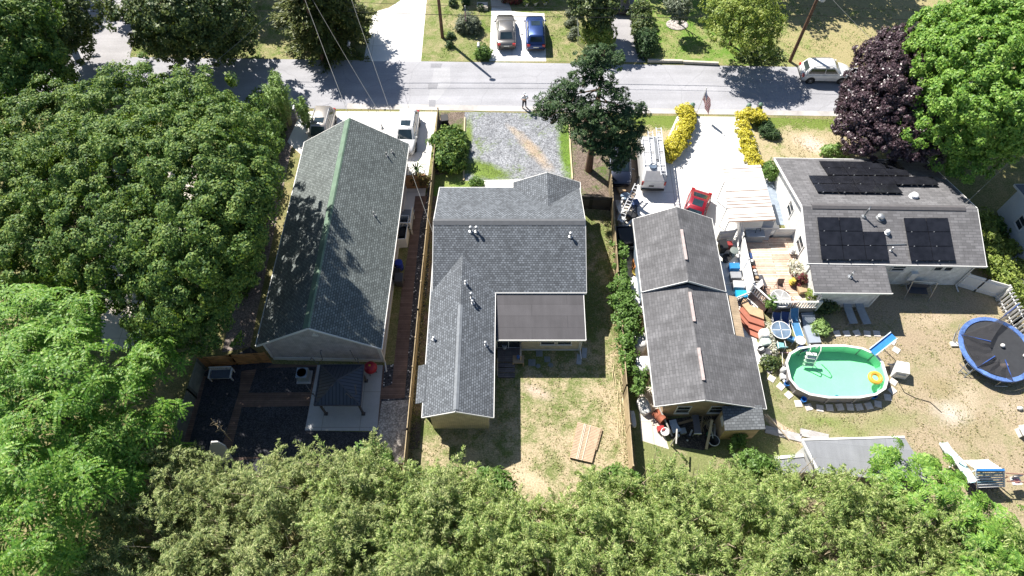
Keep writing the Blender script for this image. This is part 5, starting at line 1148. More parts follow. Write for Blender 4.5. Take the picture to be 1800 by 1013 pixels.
# ---------- person ----------
def person(label, base, rz):
    t = thing('person', label, 'person', base, rz)
    def skin(name, J, E, m, par, lv=2):
        me = bpy.data.meshes.new(name); me.from_pydata([j[:3] for j in J], E, []); me.materials.append(m)
        o = bpy.data.objects.new(name, me); COL.objects.link(o); o.parent = par
        sk = o.modifiers.new('Skin', 'SKIN'); sk.use_smooth_shade = True
        for v, j in zip(me.skin_vertices[0].data, J): v.radius = (j[3], j[4] if len(j) > 4 else j[3])
        me.skin_vertices[0].data[0].use_root = True
        ss = o.modifiers.new('Subdivision', 'SUBSURF'); ss.levels = ss.render_levels = lv; return o
    skinm = mat('skin', (.5,.33,.25), .55, 0, .06)
    J = [(0,0,.95,.14,.1),(0,0,1.15,.125,.09),(0,0,1.36,.15,.1),(0,.01,1.49,.06),(0,.02,1.58,.075,.085),(0,.03,1.69,.08,.095),(0,.02,1.76,.05,.06),
         (.19,0,1.41,.058),(.3,.12,1.17,.045),(.13,.3,1.32,.034),(.1,.34,1.38,.03),(-.19,0,1.41,.058),(-.3,.12,1.17,.045),(-.13,.3,1.32,.034),(-.1,.34,1.38,.03),
         (.1,0,.86,.1),(.13,.02,.48,.065),(.15,-.02,.1,.045),(.16,.12,.04,.04),(-.1,0,.86,.1),(-.14,-.01,.48,.065),(-.17,-.06,.1,.045),(-.18,.08,.04,.04)]
    E = [(0,1),(1,2),(2,3),(3,4),(4,5),(5,6),(2,7),(7,8),(8,9),(9,10),(2,11),(11,12),(12,13),(13,14),(0,15),(15,16),(16,17),(17,18),(0,19),(19,20),(20,21),(21,22)]
    body = skin('body', J, E, skinm, t)
    for s in (1,-1):
        for k, (dx, l) in enumerate(((-.03,.07),(-.01,.085),(.01,.09),(.03,.075),(.045,.055))):
            hx = s*.1+dx*s; skin('finger', [(hx,.35,1.39,.009),(hx-.01*s,.35+l*.6,1.405,.0085),(hx-.03*s,.35+l*.8,1.43,.007)], [(0,1),(1,2)], skinm, body, 1)
    MB().ell((0,.13,1.66),(.015,.02,.02),6,5).ell((.035,.105,1.685),(.012,.01,.008),6,4).ell((-.035,.105,1.685),(.012,.01,.008),6,4).build('face', mat('face_detail', (.3,.17,.13), .6), body, True)
    shirt = [(0,0,1.0,.165,.125),(0,0,1.16,.15,.115),(0,0,1.36,.175,.125),(0,.01,1.46,.085),(.2,0,1.41,.075),(.28,.09,1.24,.062),(-.2,0,1.41,.075),(-.28,.09,1.24,.062)]
    skin('shirt', shirt, [(0,1),(1,2),(2,3),(2,4),(4,5),(2,6),(6,7)], mat('shirt_pale', (.74,.79,.86), .8, 0, .05), t)
    pants = [(0,0,.95,.155,.115),(.1,0,.84,.115),(.13,.02,.48,.082),(.15,-.02,.12,.066),(-.1,0,.84,.115),(-.14,-.01,.48,.082),(-.17,-.06,.12,.066)]
    skin('trousers', pants, [(0,1),(1,2),(2,3),(0,4),(4,5),(5,6)], mat('trousers_dark', (.03,.035,.05), .8), t)
    for s in (1,-1): skin('shoe', [(s*.155,-.06 if s > 0 else -.1,.05,.05),(s*.165,.14 if s > 0 else .1,.045,.045)], [(0,1)], mat('shoe_dark', (.05,.05,.05), .7), t, 1)
    MB().ell((0,.0,1.73),(.1,.115,.085),10,6).box(-.07,.07,.08,.2,1.715,1.73).build('cap', mat('cap_pale', (.72,.74,.78), .8), t, True)
    o = simple('remote_control', MB().box(-.09,.09,-.05,.05,0,.04).box(-.06,.06,.045,.055,.04,.13), BLACK, 'small dark remote held up by the person in the road', 'remote')
    c_, s_ = math.cos(rz), math.sin(rz); o.location = (base[0]-s_*.4, base[1]+c_*.4, 1.38); o.rotation_euler = (0,0,rz)
person('person in pale blue top and dark trousers standing on the road with hands raised', at(921.5,189.5), R(200))
# ---------- fences ----------
def fence(name, label, pts, h, m, pm_=None, gap=2.4, th=.05, group=None, pw=.1, cap=0.0, pick=None):
    t = thing(name, label, 'fence', (pts[0][0],pts[0][1],0), 0, group); fb = MB(); posts = []
    for a, b_ in zip(pts[:-1], pts[1:]):
        a, b_ = Vector((a[0],a[1],0)), Vector((b_[0],b_[1],0)); L = (b_-a).length; n = max(1, round(L/gap)); d = (b_-a).normalized()
        if pick:
            k = int(L/pick)
            for i in range(k): p = a.lerp(b_,(i+.5)/k); fb.beam(V(p,0,0,.05), V(p,0,0,h), pick*.76, .025)
            nn = Vector((d.y,-d.x,0))*.03
            for z in (.35,h-.3): fb.beam(a+nn+Vector((0,0,z)), b_+nn+Vector((0,0,z)), .04, .09)
        else:
            fb.beam(V(a,0,0,h/2+.02), V(b_,0,0,h/2+.02), th, h-.04)
            nn = Vector((d.y,-d.x,0))*(th/2+.022)
            for z in (.4,h-.3): fb.beam(a+nn+Vector((0,0,z)), b_+nn+Vector((0,0,z)), .04, .09)
        posts += [a.lerp(b_,i/n) for i in range(n+1)]
    wb(fb, 'board_panel', m, t)
    for p in posts: wb(MB().box(p.x-pw/2,p.x+pw/2,p.y-pw/2,p.y+pw/2,0,h+.06), 'post', pm_ or m, t)
    return t
OLDW = planks('weathered_fence', (.34,.27,.16), .15, 'XV', .25, .5); OLDW2 = planks('old_fence_boards', (.40,.31,.19), .15, 'YV', .22, .6)
fence('wooden_fence', 'long tan wooden fence between the taupe house and the charcoal-roofed house', [(-6.98,12),(-6.95,15),(-6.85,24),(-6.6,36),(-6.52,44.2)], 1.45, OLDW2)
fence('wooden_fence', 'long weathered wooden fence along the yard of the charcoal-roofed house', [(7.75,12.5),(7.82,18),(7.95,27),(8.15,37)], 1.7, OLDW2)
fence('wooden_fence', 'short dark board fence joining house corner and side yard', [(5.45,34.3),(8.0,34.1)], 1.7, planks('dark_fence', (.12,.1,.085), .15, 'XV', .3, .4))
fence('wooden_fence', 'orange-brown board fence beside the white garden bench', [at(362,646),at(418,641),at(476,637)], 1.6, planks('orange_fence', (.50,.25,.1), .15, 'XV', .15, .6))
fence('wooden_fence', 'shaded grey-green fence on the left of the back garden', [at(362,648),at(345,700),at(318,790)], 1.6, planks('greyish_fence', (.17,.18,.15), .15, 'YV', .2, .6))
fence('wooden_gate_fence', 'brown board gate with climbing vine beside the side landing', [at(704,332),at(750,331)], 1.7, planks('brown_gate', (.38,.22,.11), .14, 'XV', .2, .5))
bb = at(741,331); shrub('climbing_vine', 'dry climbing vine on the right of the brown board gate', 'vine', (bb[0],bb[1],0), [(0,.1,1.0,.6,.12,.7),(.4,.1,.8,.4,.12,.6)], LM['brownleaf'], .22, 16, .2, .16, .09)
fence('vinyl_fence', 'pale blue shaded vinyl fence behind the panelled house', [at(1682,503),at(1712,512),at(1750,523)], 1.75, OFFW, None, 1.9, .05)
fence('picket_fence', 'white slatted fence leaning past the trampoline', [at(1751,527),at(1776,574),at(1812,622)], 1.8, OFFW, None, 2.4, .03, None, .1, 0, .26)
fence('vinyl_fence', 'tall white vinyl fence along the left edge of the wooden deck', [at(1289,400),at(1296,440),at(1312,519)], 1.9, OFFW, None, 2.2, .06)
fence('vinyl_fence', 'white vinyl fence closing the deck behind the awning', [at(1354,424),at(1398,424)], 1.7, OFFW, None, 1.9)
fence('vinyl_fence', 'short white vinyl fence beside the garage and bins', [at(1259,423),at(1287,420)], 1.3, OFFW, None, 1.9)
t = thing('lattice_panel', 'white lattice panel under the near end of the awning', 'lattice', at(1298,424)); lm_ = MB()
a, b_ = Vector(at(1298,424)), Vector(at(1338,424))
for k in range(22):
    u = k/22; p = a.lerp(b_,u); lm_.beam(V(p,0,0,.8), V(p,.8,0,1.7), .03, .02); lm_.beam(V(p,.8,0.02,.8), V(p,0,.02,1.7), .03, .02)
lm_.beam(V(a,0,0,1.75), V(b_,.8,0,1.75), .06, .08); wb(lm_, 'slat', OFFW, t); wb(MB().beam(V(a,0,.05,.42), V(b_,.8,.05,.42), .04, .8), 'board', mat('grey_board', (.3,.33,.37), .6), t)

# ---------- left lot ----------
GZ = thing('gazebo', 'dark metal-roofed gazebo with curled posts on the concrete patio', 'gazebo', (-11.4,17.4,0))
q = [Vector(at(564,642,2.25)), Vector(at(640,642,2.25)), Vector(at(634,713,2.25)), Vector(at(552,713,2.25))]; ap = sum(q, Vector())/4+Vector((0,0,.85))
m, nt, _, L_ = _new('seam_metal'); uv = nt.nodes.new('ShaderNodeUVMap').outputs[0]; sp = nt.nodes.new('ShaderNodeSeparateXYZ'); L_.new(uv, sp.inputs[0])
fr_ = math_(nt, 'FRACT', math_(nt, 'MULTIPLY', sp.outputs[0], 4.2)); st_ = math_(nt, 'LESS_THAN', fr_, .22)
finish(m, nt, mix(nt, st_, (.055,.065,.085), (.022,.027,.036)), .45, .3, st_, .6, .04)
rfm = MB(); tr_ = MB()
for k in range(4):
    a, b_ = q[(k+1)%4], q[k]; e = (b_-a).normalized(); mid = (a+b_)/2
    f_ = lambda p: ((p-a).dot(e), (p-a-e*(p-a).dot(e)).length)
    rfm.face([a,b_,ap], [f_(a),f_(b_),f_(ap)]); tr_.beam(a,ap,.07,.07).beam(a,b_,.06,.12)
wb(rfm, 'roof', m, GZ); wb(tr_, 'roof_trim', DKGREY, GZ)
cen = sum(q, Vector())/4
for k in range(4):
    p = q[k].lerp(cen,.16); o_ = (q[k]-cen).normalized()
    cp = MB().box(p.x-.06,p.x+.06,p.y-.06,p.y+.06,0,2.25).box(p.x-.12,p.x+.12,p.y-.12,p.y+.12,0,.08)
    for s in (-1,1):
        sd_ = Vector((-o_.y,o_.x,0))*s; pts = [p+sd_*(.1+.35*u)+Vector((0,0,1.2+.9*u-.35*math.sin(u*6.3))) for u in [i/8 for i in range(9)]]
        cp.tube(pts, .03, 5)
    wb(cp, 'post', DKGREY, GZ)
t = thing('garden_bench', 'white slatted garden bench with dark seat cushion', 'bench', at(393,662), R(2))
sb = MB()
for k in range(5): sb.box(-.75,.75,-.35+k*.13,-.25+k*.13,.4,.44)
sb.build('seat', OFFW, t); bk = MB().box(-.78,.78,.3,.36,.85,.93).box(-.78,.78,.3,.36,.44,.5)
for k in range(12): bk.box(-.74+k*.13,-.66+k*.13,.31,.35,.5,.86)
bk.build('backrest', OFFW, t); MB().box(-.68,.68,-.34,.26,.445,.53).build('cushion', mat('cushion_dark', (.1,.12,.16), .8), t)
for s in (-1,1):
    MB().box(s*.76-.05,s*.76+.05,-.4,.36,.62,.67).build('armrest', OFFW, t)
    for y in (-.34,.3): MB().box(s*.76-.035,s*.76+.035,y-.035,y+.035,0,.62).build('leg', OFFW, t)
t = thing('air_conditioner', 'grey outdoor air conditioner with round fan against the taupe gable wall', 'air conditioner', at(536,664))
MB().box(-.38,.38,-.38,.38,.12,.9).build('cabinet', mat('ac_grey', (.3,.36,.42), .5), t); MB().lathe([(.33,.9),(.33,.93),(.3,.93),(.28,.88),(.05,.87)], 18).build('fan', BLACK, t)
MB().box(-.5,.5,-.5,.5,0,.11).build('base_pad', G['patio'], t)
for k in range(6): pass
t = thing('covered_grill', 'round red lidded grill beside the gable corner', 'grill', at(655,655))
MB().lathe([(.12,.55),(.42,.65),(.47,.85),(.42,1.05),(.25,1.18),(.04,1.22)], 18).build('lid', mat('grill_red', (.35,.02,.04), .35), t, True); MB().box(-.06,.06,-.06,.06,1.2,1.27).build('handle', mat('handle_yellow', (.6,.4,.05), .5), t)
for k in range(3): MB().tube([(.3*math.cos(k*2.1),.3*math.sin(k*2.1),0),(.2*math.cos(k*2.1),.2*math.sin(k*2.1),.66)], .03, 5).build('leg', BLACK, t)
o = simple('storage_drum', MB().lathe([(.28,0),(.31,.04),(.3,.4),(.32,.44),(.3,.48),(.3,.82),(.31,.88),(.27,.9),(.05,.88)], 16), mat('drum_blue', (.015,.04,.3), .4), 'blue plastic drum beside the boardwalk', 'drum', None, True); o.location = at(703,472)
def wbin(label, p, m, rz=0, s=1.0, lidm=None, group=None):
    t = thing('wheeled_bin', label, 'bin', p, rz, group)
    MB().hexa([(-.24*s,-.26*s,.08),(.24*s,-.26*s,.08),(.24*s,.26*s,.08),(-.24*s,.26*s,.08)], [(-.3*s,-.34*s,.95*s),(.3*s,-.34*s,.95*s),(.3*s,.36*s,.95*s),(-.3*s,.36*s,.95*s)]).build('body', m, t)
    MB().hexa([(-.33*s,-.38*s,.95*s),(.33*s,-.38*s,.95*s),(.33*s,.38*s,.95*s),(-.33*s,.38*s,.95*s)], [(-.3*s,-.34*s,1.03*s),(.3*s,-.34*s,1.03*s),(.3*s,.38*s,1.07*s),(-.3*s,.38*s,1.07*s)]).build('lid', lidm or m, t)
    for x in (-1,1): MB().tube([(x*.2*s,.33*s,.1),(x*.28*s,.33*s,.1)], .1, 10).build('wheel', TYRE, t)
    MB().tube([(-.25*s,.42*s,.98*s),(.25*s,.42*s,.98*s)], .02, 5).build('handle', BLACK, t); return t
wbin('black wheeled bin beside the blue drum', at(699,492), BLACK); wbin('second black wheeled bin by the taupe wall', at(704,500), DKGREY)
t = thing('bin_enclosure', 'white panelled enclosure with open top holding dark bins', 'enclosure', at(706,425)); 
c = [Vector(at(*p)) for p in ((699,436),(716,435),(722,395),(706,395))]
for k in range(4):
    if k == 3: continue
    wb(MB().beam(V(c[k],0,0,.62), V(c[(k+1)%4],0,0,.62), .06, 1.2), 'panel', OFFW, t)
wbin('black bin inside the white enclosure, nearer the gazebo', V(c[0].lerp(c[2],.35)), BLACK); wbin('black bin inside the white enclosure, nearer the gate', V(c[0].lerp(c[2],.7)), BLACK)
t = thing('potted_palm', 'small potted palm by the brown gate on the white concrete', 'plant', at(733,303)); MB().lathe([(.15,0),(.22,.3),(.2,.3)], 10).build('pot', GREYM, t)
fr_ = MB()
for k in range(14):
    a = k*2.4; r_ = .6+.15*(k%3); pp = [(0,0,.3),(r_*.5*math.cos(a),r_*.5*math.sin(a),.8),(r_*math.cos(a),r_*math.sin(a),.7)]
    for i in range(2): fr_.beam(pp[i], pp[i+1], .09-.03*i, .01)
fr_.build('frond', mat('palm_green', (.08,.13,.04), .6), t)
o = simple('arched_board', MB().loft([[(-.45,y,0),(.45,y,0),(.5,y,1.5),(.25,y,2.1),(-.1,y,2.25),(-.5,y,1.6)] for y in (.06,-.06)]), OFFW, 'white arched board standing at the edge of the bamboo', 'panel'); o.location = at(398,812); o.rotation_euler = (R(-20),0,R(20))
# ---------- middle lot ----------
wbin('dark bin with scattered white scraps at the roadside end of the fence', at(783,222), BLACK, R(10))
o = simple('white_scrap', MB().cbox((0,0,.06),(.5,.3,.1),.4).cbox((.3,-.5,.05),(.25,.25,.08)).cbox((-.1,.6,.05),(.4,.2,.08),1), OFFW, 'small pile of white scraps beside the roadside bin', 'scraps'); o.location = at(786,230)
for lst, s in (([(817,208),(816,262),(815,318)], 'thin pale edging strip on the left of the gravel drive'), ([(1000,205),(1002,260),(1006,316)], 'thin pale edging strip on the right of the gravel drive')):
    mb = MB(); p = [V(at(*q_),0,0,.07) for q_ in lst]
    for a, b_ in zip(p[:-1], p[1:]): mb.beam(a, b_, .12, .14)
    simple('edging_timber', mb, mat('edging_pale', (.55,.45,.28), .8), s, 'edging', 'edging strips of the gravel drive')
c = [Vector(at(*p)) for p in ((1015,743),(1056,755),(1040,815),(1001,806))]
t = thing('pallet_deck', 'loose brown wooden deck panel lying on the dry back lawn', 'deck panel', (c[0]+c[2])/2)
dp = MB(); n = 24
for k in range(n):
    a, b_ = c[0].lerp(c[3],(k+.08)/n), c[1].lerp(c[2],(k+.08)/n); d_, e_ = c[1].lerp(c[2],(k+.9)/n), c[0].lerp(c[3],(k+.9)/n); z0, z1 = Vector((0,0,.14)), Vector((0,0,.19))
    dp.hexa([e_+z0,d_+z0,b_+z0,a+z0],[e_+z1,d_+z1,b_+z1,a+z1])
wb(dp, 'board', mat('deck_reddish', (.48,.35,.24), .75, 0, .25, 4), t)
for u in (.03,.34,.68,.97): wb(MB().beam(V(c[0].lerp(c[1],u),0,0,.07), V(c[3].lerp(c[2],u),0,0,.07), .06, .13), 'joist', mat('joist_wood', (.45,.33,.22), .8), t)
for u in (.3,.36,.55): a = c[0].lerp(c[1],u); wb(MB().beam(V(c[0].lerp(c[1],u),0,0,.21), V(c[3].lerp(c[2],u),0,0,.21), .05, .03), 'batten', mat('batten_pale', (.6,.52,.42), .8), t)
rp = MB(); a, b_ = Vector(at(1058,756)), Vector(at(1048,792)); rp.beam(V(a,0,0,.1), V(b_,0,0,.1), .06, .08); a2, b2 = V(a,-.35,0,.1), V(b_,-.35,0,.1)
rp.beam(a2,b2,.06,.08)
for k in range(14): rp.beam(V(Vector(a2).lerp(Vector(b2),k/14),0,0,.06), V(a.lerp(b_,k/14),0,0,.16), .05, .03)
simple('rail_section', rp, mat('joist_wood', (.45,.33,.22)), 'broken railing section lying beside the deck panel', 'railing')
o = simple('bucket', MB().lathe([(.13,0),(.16,.36),(.18,.37),(.18,.4),(.15,.4),(.14,.3),(.02,.3)], 14), OFFW, 'white bucket on the small deck by the sliding door', 'bucket', None, True); o.location = V(at(887,612,.46))
t = thing('crate_table', 'wooden crate table with odds and ends beside the small rear deck', 'table', at(911,638)); MB().box(-.4,.4,-.3,.3,.55,.62).build('top', mat('crate_wood', (.4,.3,.2), .8), t)
for x in (-.36,.36):
    for y in (-.26,.26): MB().box(x-.04,x+.04,y-.04,y+.04,0,.55).build('leg', mat('crate_wood', (.4,.3,.2)), t)
o = simple('water_jug', MB().lathe([(.12,0),(.13,.02),(.13,.25),(.05,.32),(.05,.38)], 12), mat('jug_blue', (.05,.15,.45), .3), 'blue water jug on the crate table', 'jug', None, True); p = at(911,638); o.location = V(p,0,.1,.62)
for x, y, s in ((1018,632,'grey splash block under the corner downspout'),(1027,621,'small pale slab lying near the house corner')):
    o = simple('splash_block', MB().box(-.18,.18,-.4,.4,0,.05).box(-.18,-.13,-.4,.4,.05,.1).box(.13,.18,-.4,.4,.05,.1), mat('splash_grey', (.38,.4,.42), .8), s, 'splash block'); o.location = at(x,y); o.rotation_euler = (0,0,R(-8))
k_ = 0
for x, y, w_, s in ((948,622,.5,'faint square slab nearest the rear window wall'),(962,632,.45,'faint slab in the middle of the shaded yard'),(935,638,.55,'faint broad slab left in the shaded yard'),(968,642,.3,'small faint stone right of the shaded slabs'),(946,644,.28,'small round stone below the shaded slabs')):
    o = simple('paving_stone', MB().lathe([(w_*.68,0),(w_*.66,.05),(.02,.055)], 5 if w_ < .4 else 4), mat('slab_dark', (.2,.23,.24), .8), s, 'paving stone', 'stones in the shaded back yard'); o.location = at(x,y); o.rotation_euler = (0,0,R(45))
mb = MB(); r_ = random.Random(4)
for k in range(26): x, y = 1076+r_.uniform(0,14)+k*.45, 640+k*4.5; a = at(x,y,.04); mb.tube([a, V(a,r_.uniform(-.25,.25),-1.1,.05+r_.uniform(0,.1))], [.025,.008], 4)
simple('cut_stalks', mb, mat('straw', (.55,.46,.28), .8), 'line of dry cut stalks lying along the right-hand fence', 'stalks')
# ---------- junk side of the right lot ----------
ladder('long silver extension ladder leaning across the junk pile', V(at(1103,367),0,0,.75), R(-27), 3.6, .42, R(14), None, None)
def boxy(name, label, cat, px, py, d, m, rz=0, z=0.0, lid=None, group=None):
    t = thing(name, label, cat, at(px,py,z), R(rz), group); x, y, h_ = d
    MB().hexa([(-x*.46,-y*.46,0),(x*.46,-y*.46,0),(x*.46,y*.46,0),(-x*.46,y*.46,0)], [(-x/2,-y/2,h_),(x/2,-y/2,h_),(x/2,y/2,h_),(-x/2,y/2,h_)]).build('body', m, t)
    MB().hexa([(-x*.53,-y*.53,h_),(x*.53,-y*.53,h_),(x*.53,y*.53,h_),(-x*.53,y*.53,h_)], [(-x*.49,-y*.49,h_+.06),(x*.49,-y*.49,h_+.06),(x*.49,y*.49,h_+.06),(-x*.49,y*.49,h_+.06)]).build('lid', lid or m, t); return t
CARD = mat('cardboard', (.42,.3,.18), .85); PALEJ = mat('pale_junk', (.6,.6,.58), .7); RUST = mat('rust', (.28,.09,.05), .8, 0, .4)
boxy('storage_crate', 'blue-grey crate in the junk pile beside the ladder', 'crate', 1114,362, (.7,.5,.5), mat('crate_blue', (.08,.12,.25), .5), 20)
boxy('storage_crate', 'pale crate near the fence in the junk pile', 'crate', 1090,372, (.5,.7,.3), PALEJ, 12); boxy('storage_crate', 'dark crate behind the garage corner', 'crate', 1108,385, (.8,.6,.6), BLACK, -20)
boxy('cardboard_box', 'brown cardboard box at the junk pile end nearest the dark SUV', 'box', 1092,337, (.6,.5,.25), CARD, 15)
boxy('cardboard_box', 'small pale box among the junk beside the long ladder foot', 'box', 1093,392, (.5,.4,.4), PALEJ, 40)
o = simple('drum_cover', MB().lathe([(.42,.3),(.44,.35),(.4,.4),(.1,.44)], 16), mat('lid_bluegrey', (.2,.27,.35), .5), 'round blue-grey lid lying in the junk pile', 'lid', None, True); o.location = at(1099,350)
for k, (x, y, l, a, s) in enumerate(((1113,375,1.9,-70,'long dark board at the garage corner'),(1090,362,1.3,65,'white board lying against the fence side junk'),(1104,398,1.2,50,'short pale board above the dark trailer'),(1117,372,1.6,85,'thin grey board standing beside the blue-grey crate'))):
    o = simple('loose_board', MB().box(-l/2,l/2,-.09,.09,.3,.34).box(-l/2,-l/2+.1,-.09,.09,0,.3), DKGREY if k in (0,3) else PALEJ, s, 'board', 'boards in the junk pile'); o.location = at(x,y); o.rotation_euler = (0,R(-8),R(a))
t = thing('utility_trailer', 'dark low utility trailer parked against the wooden fence', 'trailer', at(1099,428)); tm = mat('trailer_dark', (.045,.05,.055), .55)
MB().box(-.75,.75,-1.0,1.0,.45,.52).box(-.78,-.74,-1,1,.52,.95).box(.74,.78,-1,1,.52,.95).box(-.74,.74,.97,1.01,.52,.95).box(-.74,.74,-1.01,-.97,.52,.95).build('bed', tm, t)
MB().beam((-.3,-1,.45),(0,-1.9,.4),.08,.08).beam((.3,-1,.45),(0,-1.9,.4),.08,.08).build('drawbar', tm, t)
for x in (-.86,.86): wheel(t, x, 0, .3, .16)
MB().cbox((0,.1,.75),(1.2,1.5,.4),.1).build('load', BLACK, t)
o = simple('red_canister', MB().lathe([(.18,0),(.2,.05),(.2,.4),(.08,.5),(.06,.56)], 12), mat('can_red', (.4,.02,.03), .4), 'red canister lying in shade behind the trailer', 'canister'); o.location = at(1098,443)
o = simple('plywood_board', MB().box(-.04,.04,-.7,.7,0,1.3), mat('panel_orange', (.5,.2,.06), .7), 'orange-brown panel leaning on the garage side wall', 'panel'); o.location = at(1112,463); o.rotation_euler = (0,R(20),R(-8))
o = simple('yellow_tub', MB().lathe([(.2,0),(.28,.3),(.3,.31),(.26,.28),(.04,.05)], 12), mat('tub_yellow', (.6,.45,.08), .5), 'yellow tub beside the garage side wall', 'tub'); o.location = at(1117,482)
def drape(name, label, px, py, d, rz, m, seed, cat='tank'):
    g = random.Random(seed); t = thing(name, label, cat, at(px,py), R(rz)); rings = []
    for z, k in ((0,1.0),(d[2]*.5,1.02),(d[2]*.85,.97),(d[2]*.98,.8),(d[2],.45)):
        rings.append([(d[0]/2*k*math.copysign(abs(math.cos(a))**.5,math.cos(a))*(1+g.uniform(-.05,.05)), d[1]/2*k*math.copysign(abs(math.sin(a))**.5,math.sin(a))*(1+g.uniform(-.05,.05)), z+g.uniform(-.04,.04)*(z > 0)) for a in [6.283*i/20 for i in range(20)]])
    MB().loft(rings).build('cover', m, t, True, 60); MB().box(-d[0]*.4,d[0]*.4,-d[1]*.4,d[1]*.4,.02,d[2]*.8).build('tank', GREYM, t); return t
TARP = mat('white_tarp', (.68,.67,.66), .7, 0, .06)
drape('covered_tank', 'white fabric-covered tank nearer the road beside the workshop', 1121,607, (1.0,1.35,1.1), 3, TARP, 1); drape('covered_tank', 'white fabric-covered tank nearer the bamboo beside the workshop', 1126,650, (1.1,1.3,1.15), 3, TARP, 2)
drape('tarp_bundle', 'long crumpled white tarp along the garage side wall', 1118,525, (.75,3.4,.5), 3, TARP, 5, 'tarp'); drape('tarp_bundle', 'crumpled white sacks in front of the rusty drum', 1131,716, (.8,1.2,.5), 20, TARP, 6, 'tarp'); drape('tarp_bundle', 'small white bundle against the lower fence', 1112,738, (.35,1.2,.3), 3, TARP, 8, 'tarp')
o = simple('rusty_drum', MB().lathe([(.3,0),(.32,.03),(.31,.4),(.33,.43),(.31,.47),(.31,.85),(.32,.88),(.05,.87)], 14), RUST, 'rusty red-brown drum lying at the workshop corner', 'drum', None, True); o.location = V(at(1150,727),0,0,.32); o.rotation_euler = (R(80),0,R(35))
boxy('storage_crate', 'red crate beside the white pot under the workshop corner', 'crate', 1160,756, (.45,.35,.35), mat('crate_red', (.4,.04,.04), .5), 10)
o = simple('white_pot', MB().lathe([(.2,0),(.28,.3),(.3,.4),(.24,.42),(.2,.3)], 14), OFFW, 'round white pot beside the grey clothes post', 'pot', None, True); o.location = at(1167,762)
o = simple('clothes_post', MB().tube([(0,0,0),(0,0,1.9)], .05, 6).beam((-.5,0,1.85),(.5,0,1.85),.08,.08), mat('post_grey', (.45,.43,.4)), 'grey weathered post standing before the workshop wall', 'post'); o.location = at(1179,783); o.rotation_euler = (0,0,R(80))
o = simple('old_plank', MB().box(-.05,.05,-1.1,1.1,0,.04), mat('plank_grey', (.45,.42,.38), .8), 'long grey plank propped at the workshop corner', 'plank'); o.location = V(at(1167,745),0,0,.5); o.rotation_euler = (R(20),0,R(25))
t = thing('work_bench', 'narrow grey bench top standing before the workshop windows', 'bench', at(1220,752)); MB().box(-.22,.22,-.65,.65,.7,.76).build('top', mat('bench_grey', (.13,.13,.15), .5), t); MB().box(-.24,.24,-.7,-.65,.66,.8).build('rail', OFFW, t)
for x in (-.18,.18):
    for y in (-.6,.6): MB().box(x-.03,x+.03,y-.03,y+.03,0,.7).build('leg', STEEL, t)
boxy('storage_crate', 'grey tray box between bench and clothes post', 'crate', 1199,760, (.4,.4,.3), mat('tray_grey', (.3,.33,.36), .5), 10)
o = simple('folded_sheets', MB().cbox((0,0,.3),(.5,.9,.06),.2).cbox((.1,-.1,.36),(.4,.7,.05),.5).cbox((0,0,.14),(.4,.7,.26),.2), mat('sheet_blue', (.42,.5,.6), .7), 'pale blue folded sheets stacked in the shade', 'sheets'); o.location = at(1184,752)
for k, (n_, x, y, d_, m_, a, s) in enumerate((('paint_can',1190,768,None,PALEJ,0,'small pale can lying in front of the folded sheets'),('paint_can',1209,771,None,BLACK,0,'small black can between tray box and bench'),('paint_can',1244,764,None,mat('can_green',(.05,.2,.12),.5),0,'small green can behind the black tub'),('loose_board',1205,742,(1.1,.16,.05),CARD,15,'short brown board lying under the workshop windows'),('loose_board',1212,766,(.9,.12,.05),PALEJ,60,'short pale board lying beside the bench'),('loose_board',1233,747,(1.3,.1,.06),mat('joist_wood',(.45,.33,.22)),75,'narrow wooden board behind the bench end'),('loose_board',1174,748,(1.0,.14,.05),DKGREY,-30,'dark board lying behind the white pot'),('loose_board',1256,757,(.9,.14,.05),PALEJ,80,'pale board standing by the shed wall'))):
    mb = MB().lathe([(.12,0),(.13,.02),(.13,.3),(.12,.32),(.1,.31)], 12) if d_ is None else MB().box(-d_[0]/2,d_[0]/2,-d_[1]/2,d_[1]/2,.02,.02+d_[2]).box(-d_[0]/2+.05,-d_[0]/2+.12,-d_[1]/2,d_[1]/2,.02+d_[2],.06+d_[2])
    o = simple(n_, mb, m_, s, 'can' if d_ is None else 'board', 'odds and ends before the workshop'); o.location = at(x,y); o.rotation_euler = (0,0,R(a))
mb = MB(); r_ = random.Random(9)
for k in range(24): a = r_.uniform(0,6.28); mb.tube([(0,0,.2),(.4*math.cos(a),.4*math.sin(a),.35+r_.uniform(-.2,.3)),(.8*math.cos(a+.5),.8*math.sin(a+.5),.2+r_.uniform(-.2,.4))], [.02,.015,.006], 4)
o = simple('brush_pile', mb, mat('dry_twig', (.5,.4,.25)), 'tangle of dry branches beside the right workshop window', 'branches'); o.location = at(1241,746)
o = simple('timber_beam', MB().beam((0,-.9,.15),(.35,.75,1.3),.16,.12), mat('beam_tan', (.52,.42,.28), .8), 'thick tan timber beam propped beside the tan shed', 'timber'); o.location = at(1237,768)
t = thing('black_tub', 'round black tub with a white rim and hose beside the tan shed', 'tub', at(1252,778)); MB().lathe([(.3,0),(.36,.4),(.3,.38),(.05,.1)], 16).build('tub', BLACK, t, True); MB().lathe([(.36,.39),(.39,.4),(.39,.44),(.35,.44)], 18, cap=False).build('rim', OFFW, t); MB().tube([(0,.2,.3),(-.1,.6,.6),(.05,1.0,.3),(0,1.3,.05)], .035, 6).build('hose', OFFW, t)
for k, (a, b_) in enumerate(((at(1383,768),at(1344,728,1.3)),(at(1388,775),at(1348,728,1.3)))):
    simple('leaning_pole', MB().beam(a, b_, .07, .05), mat('pole_tan', (.55,.45,.32), .8), 'thin pole leaning on the tan shed, '+('upper one' if k == 0 else 'lower one'), 'pole', 'poles leaning on the tan shed')
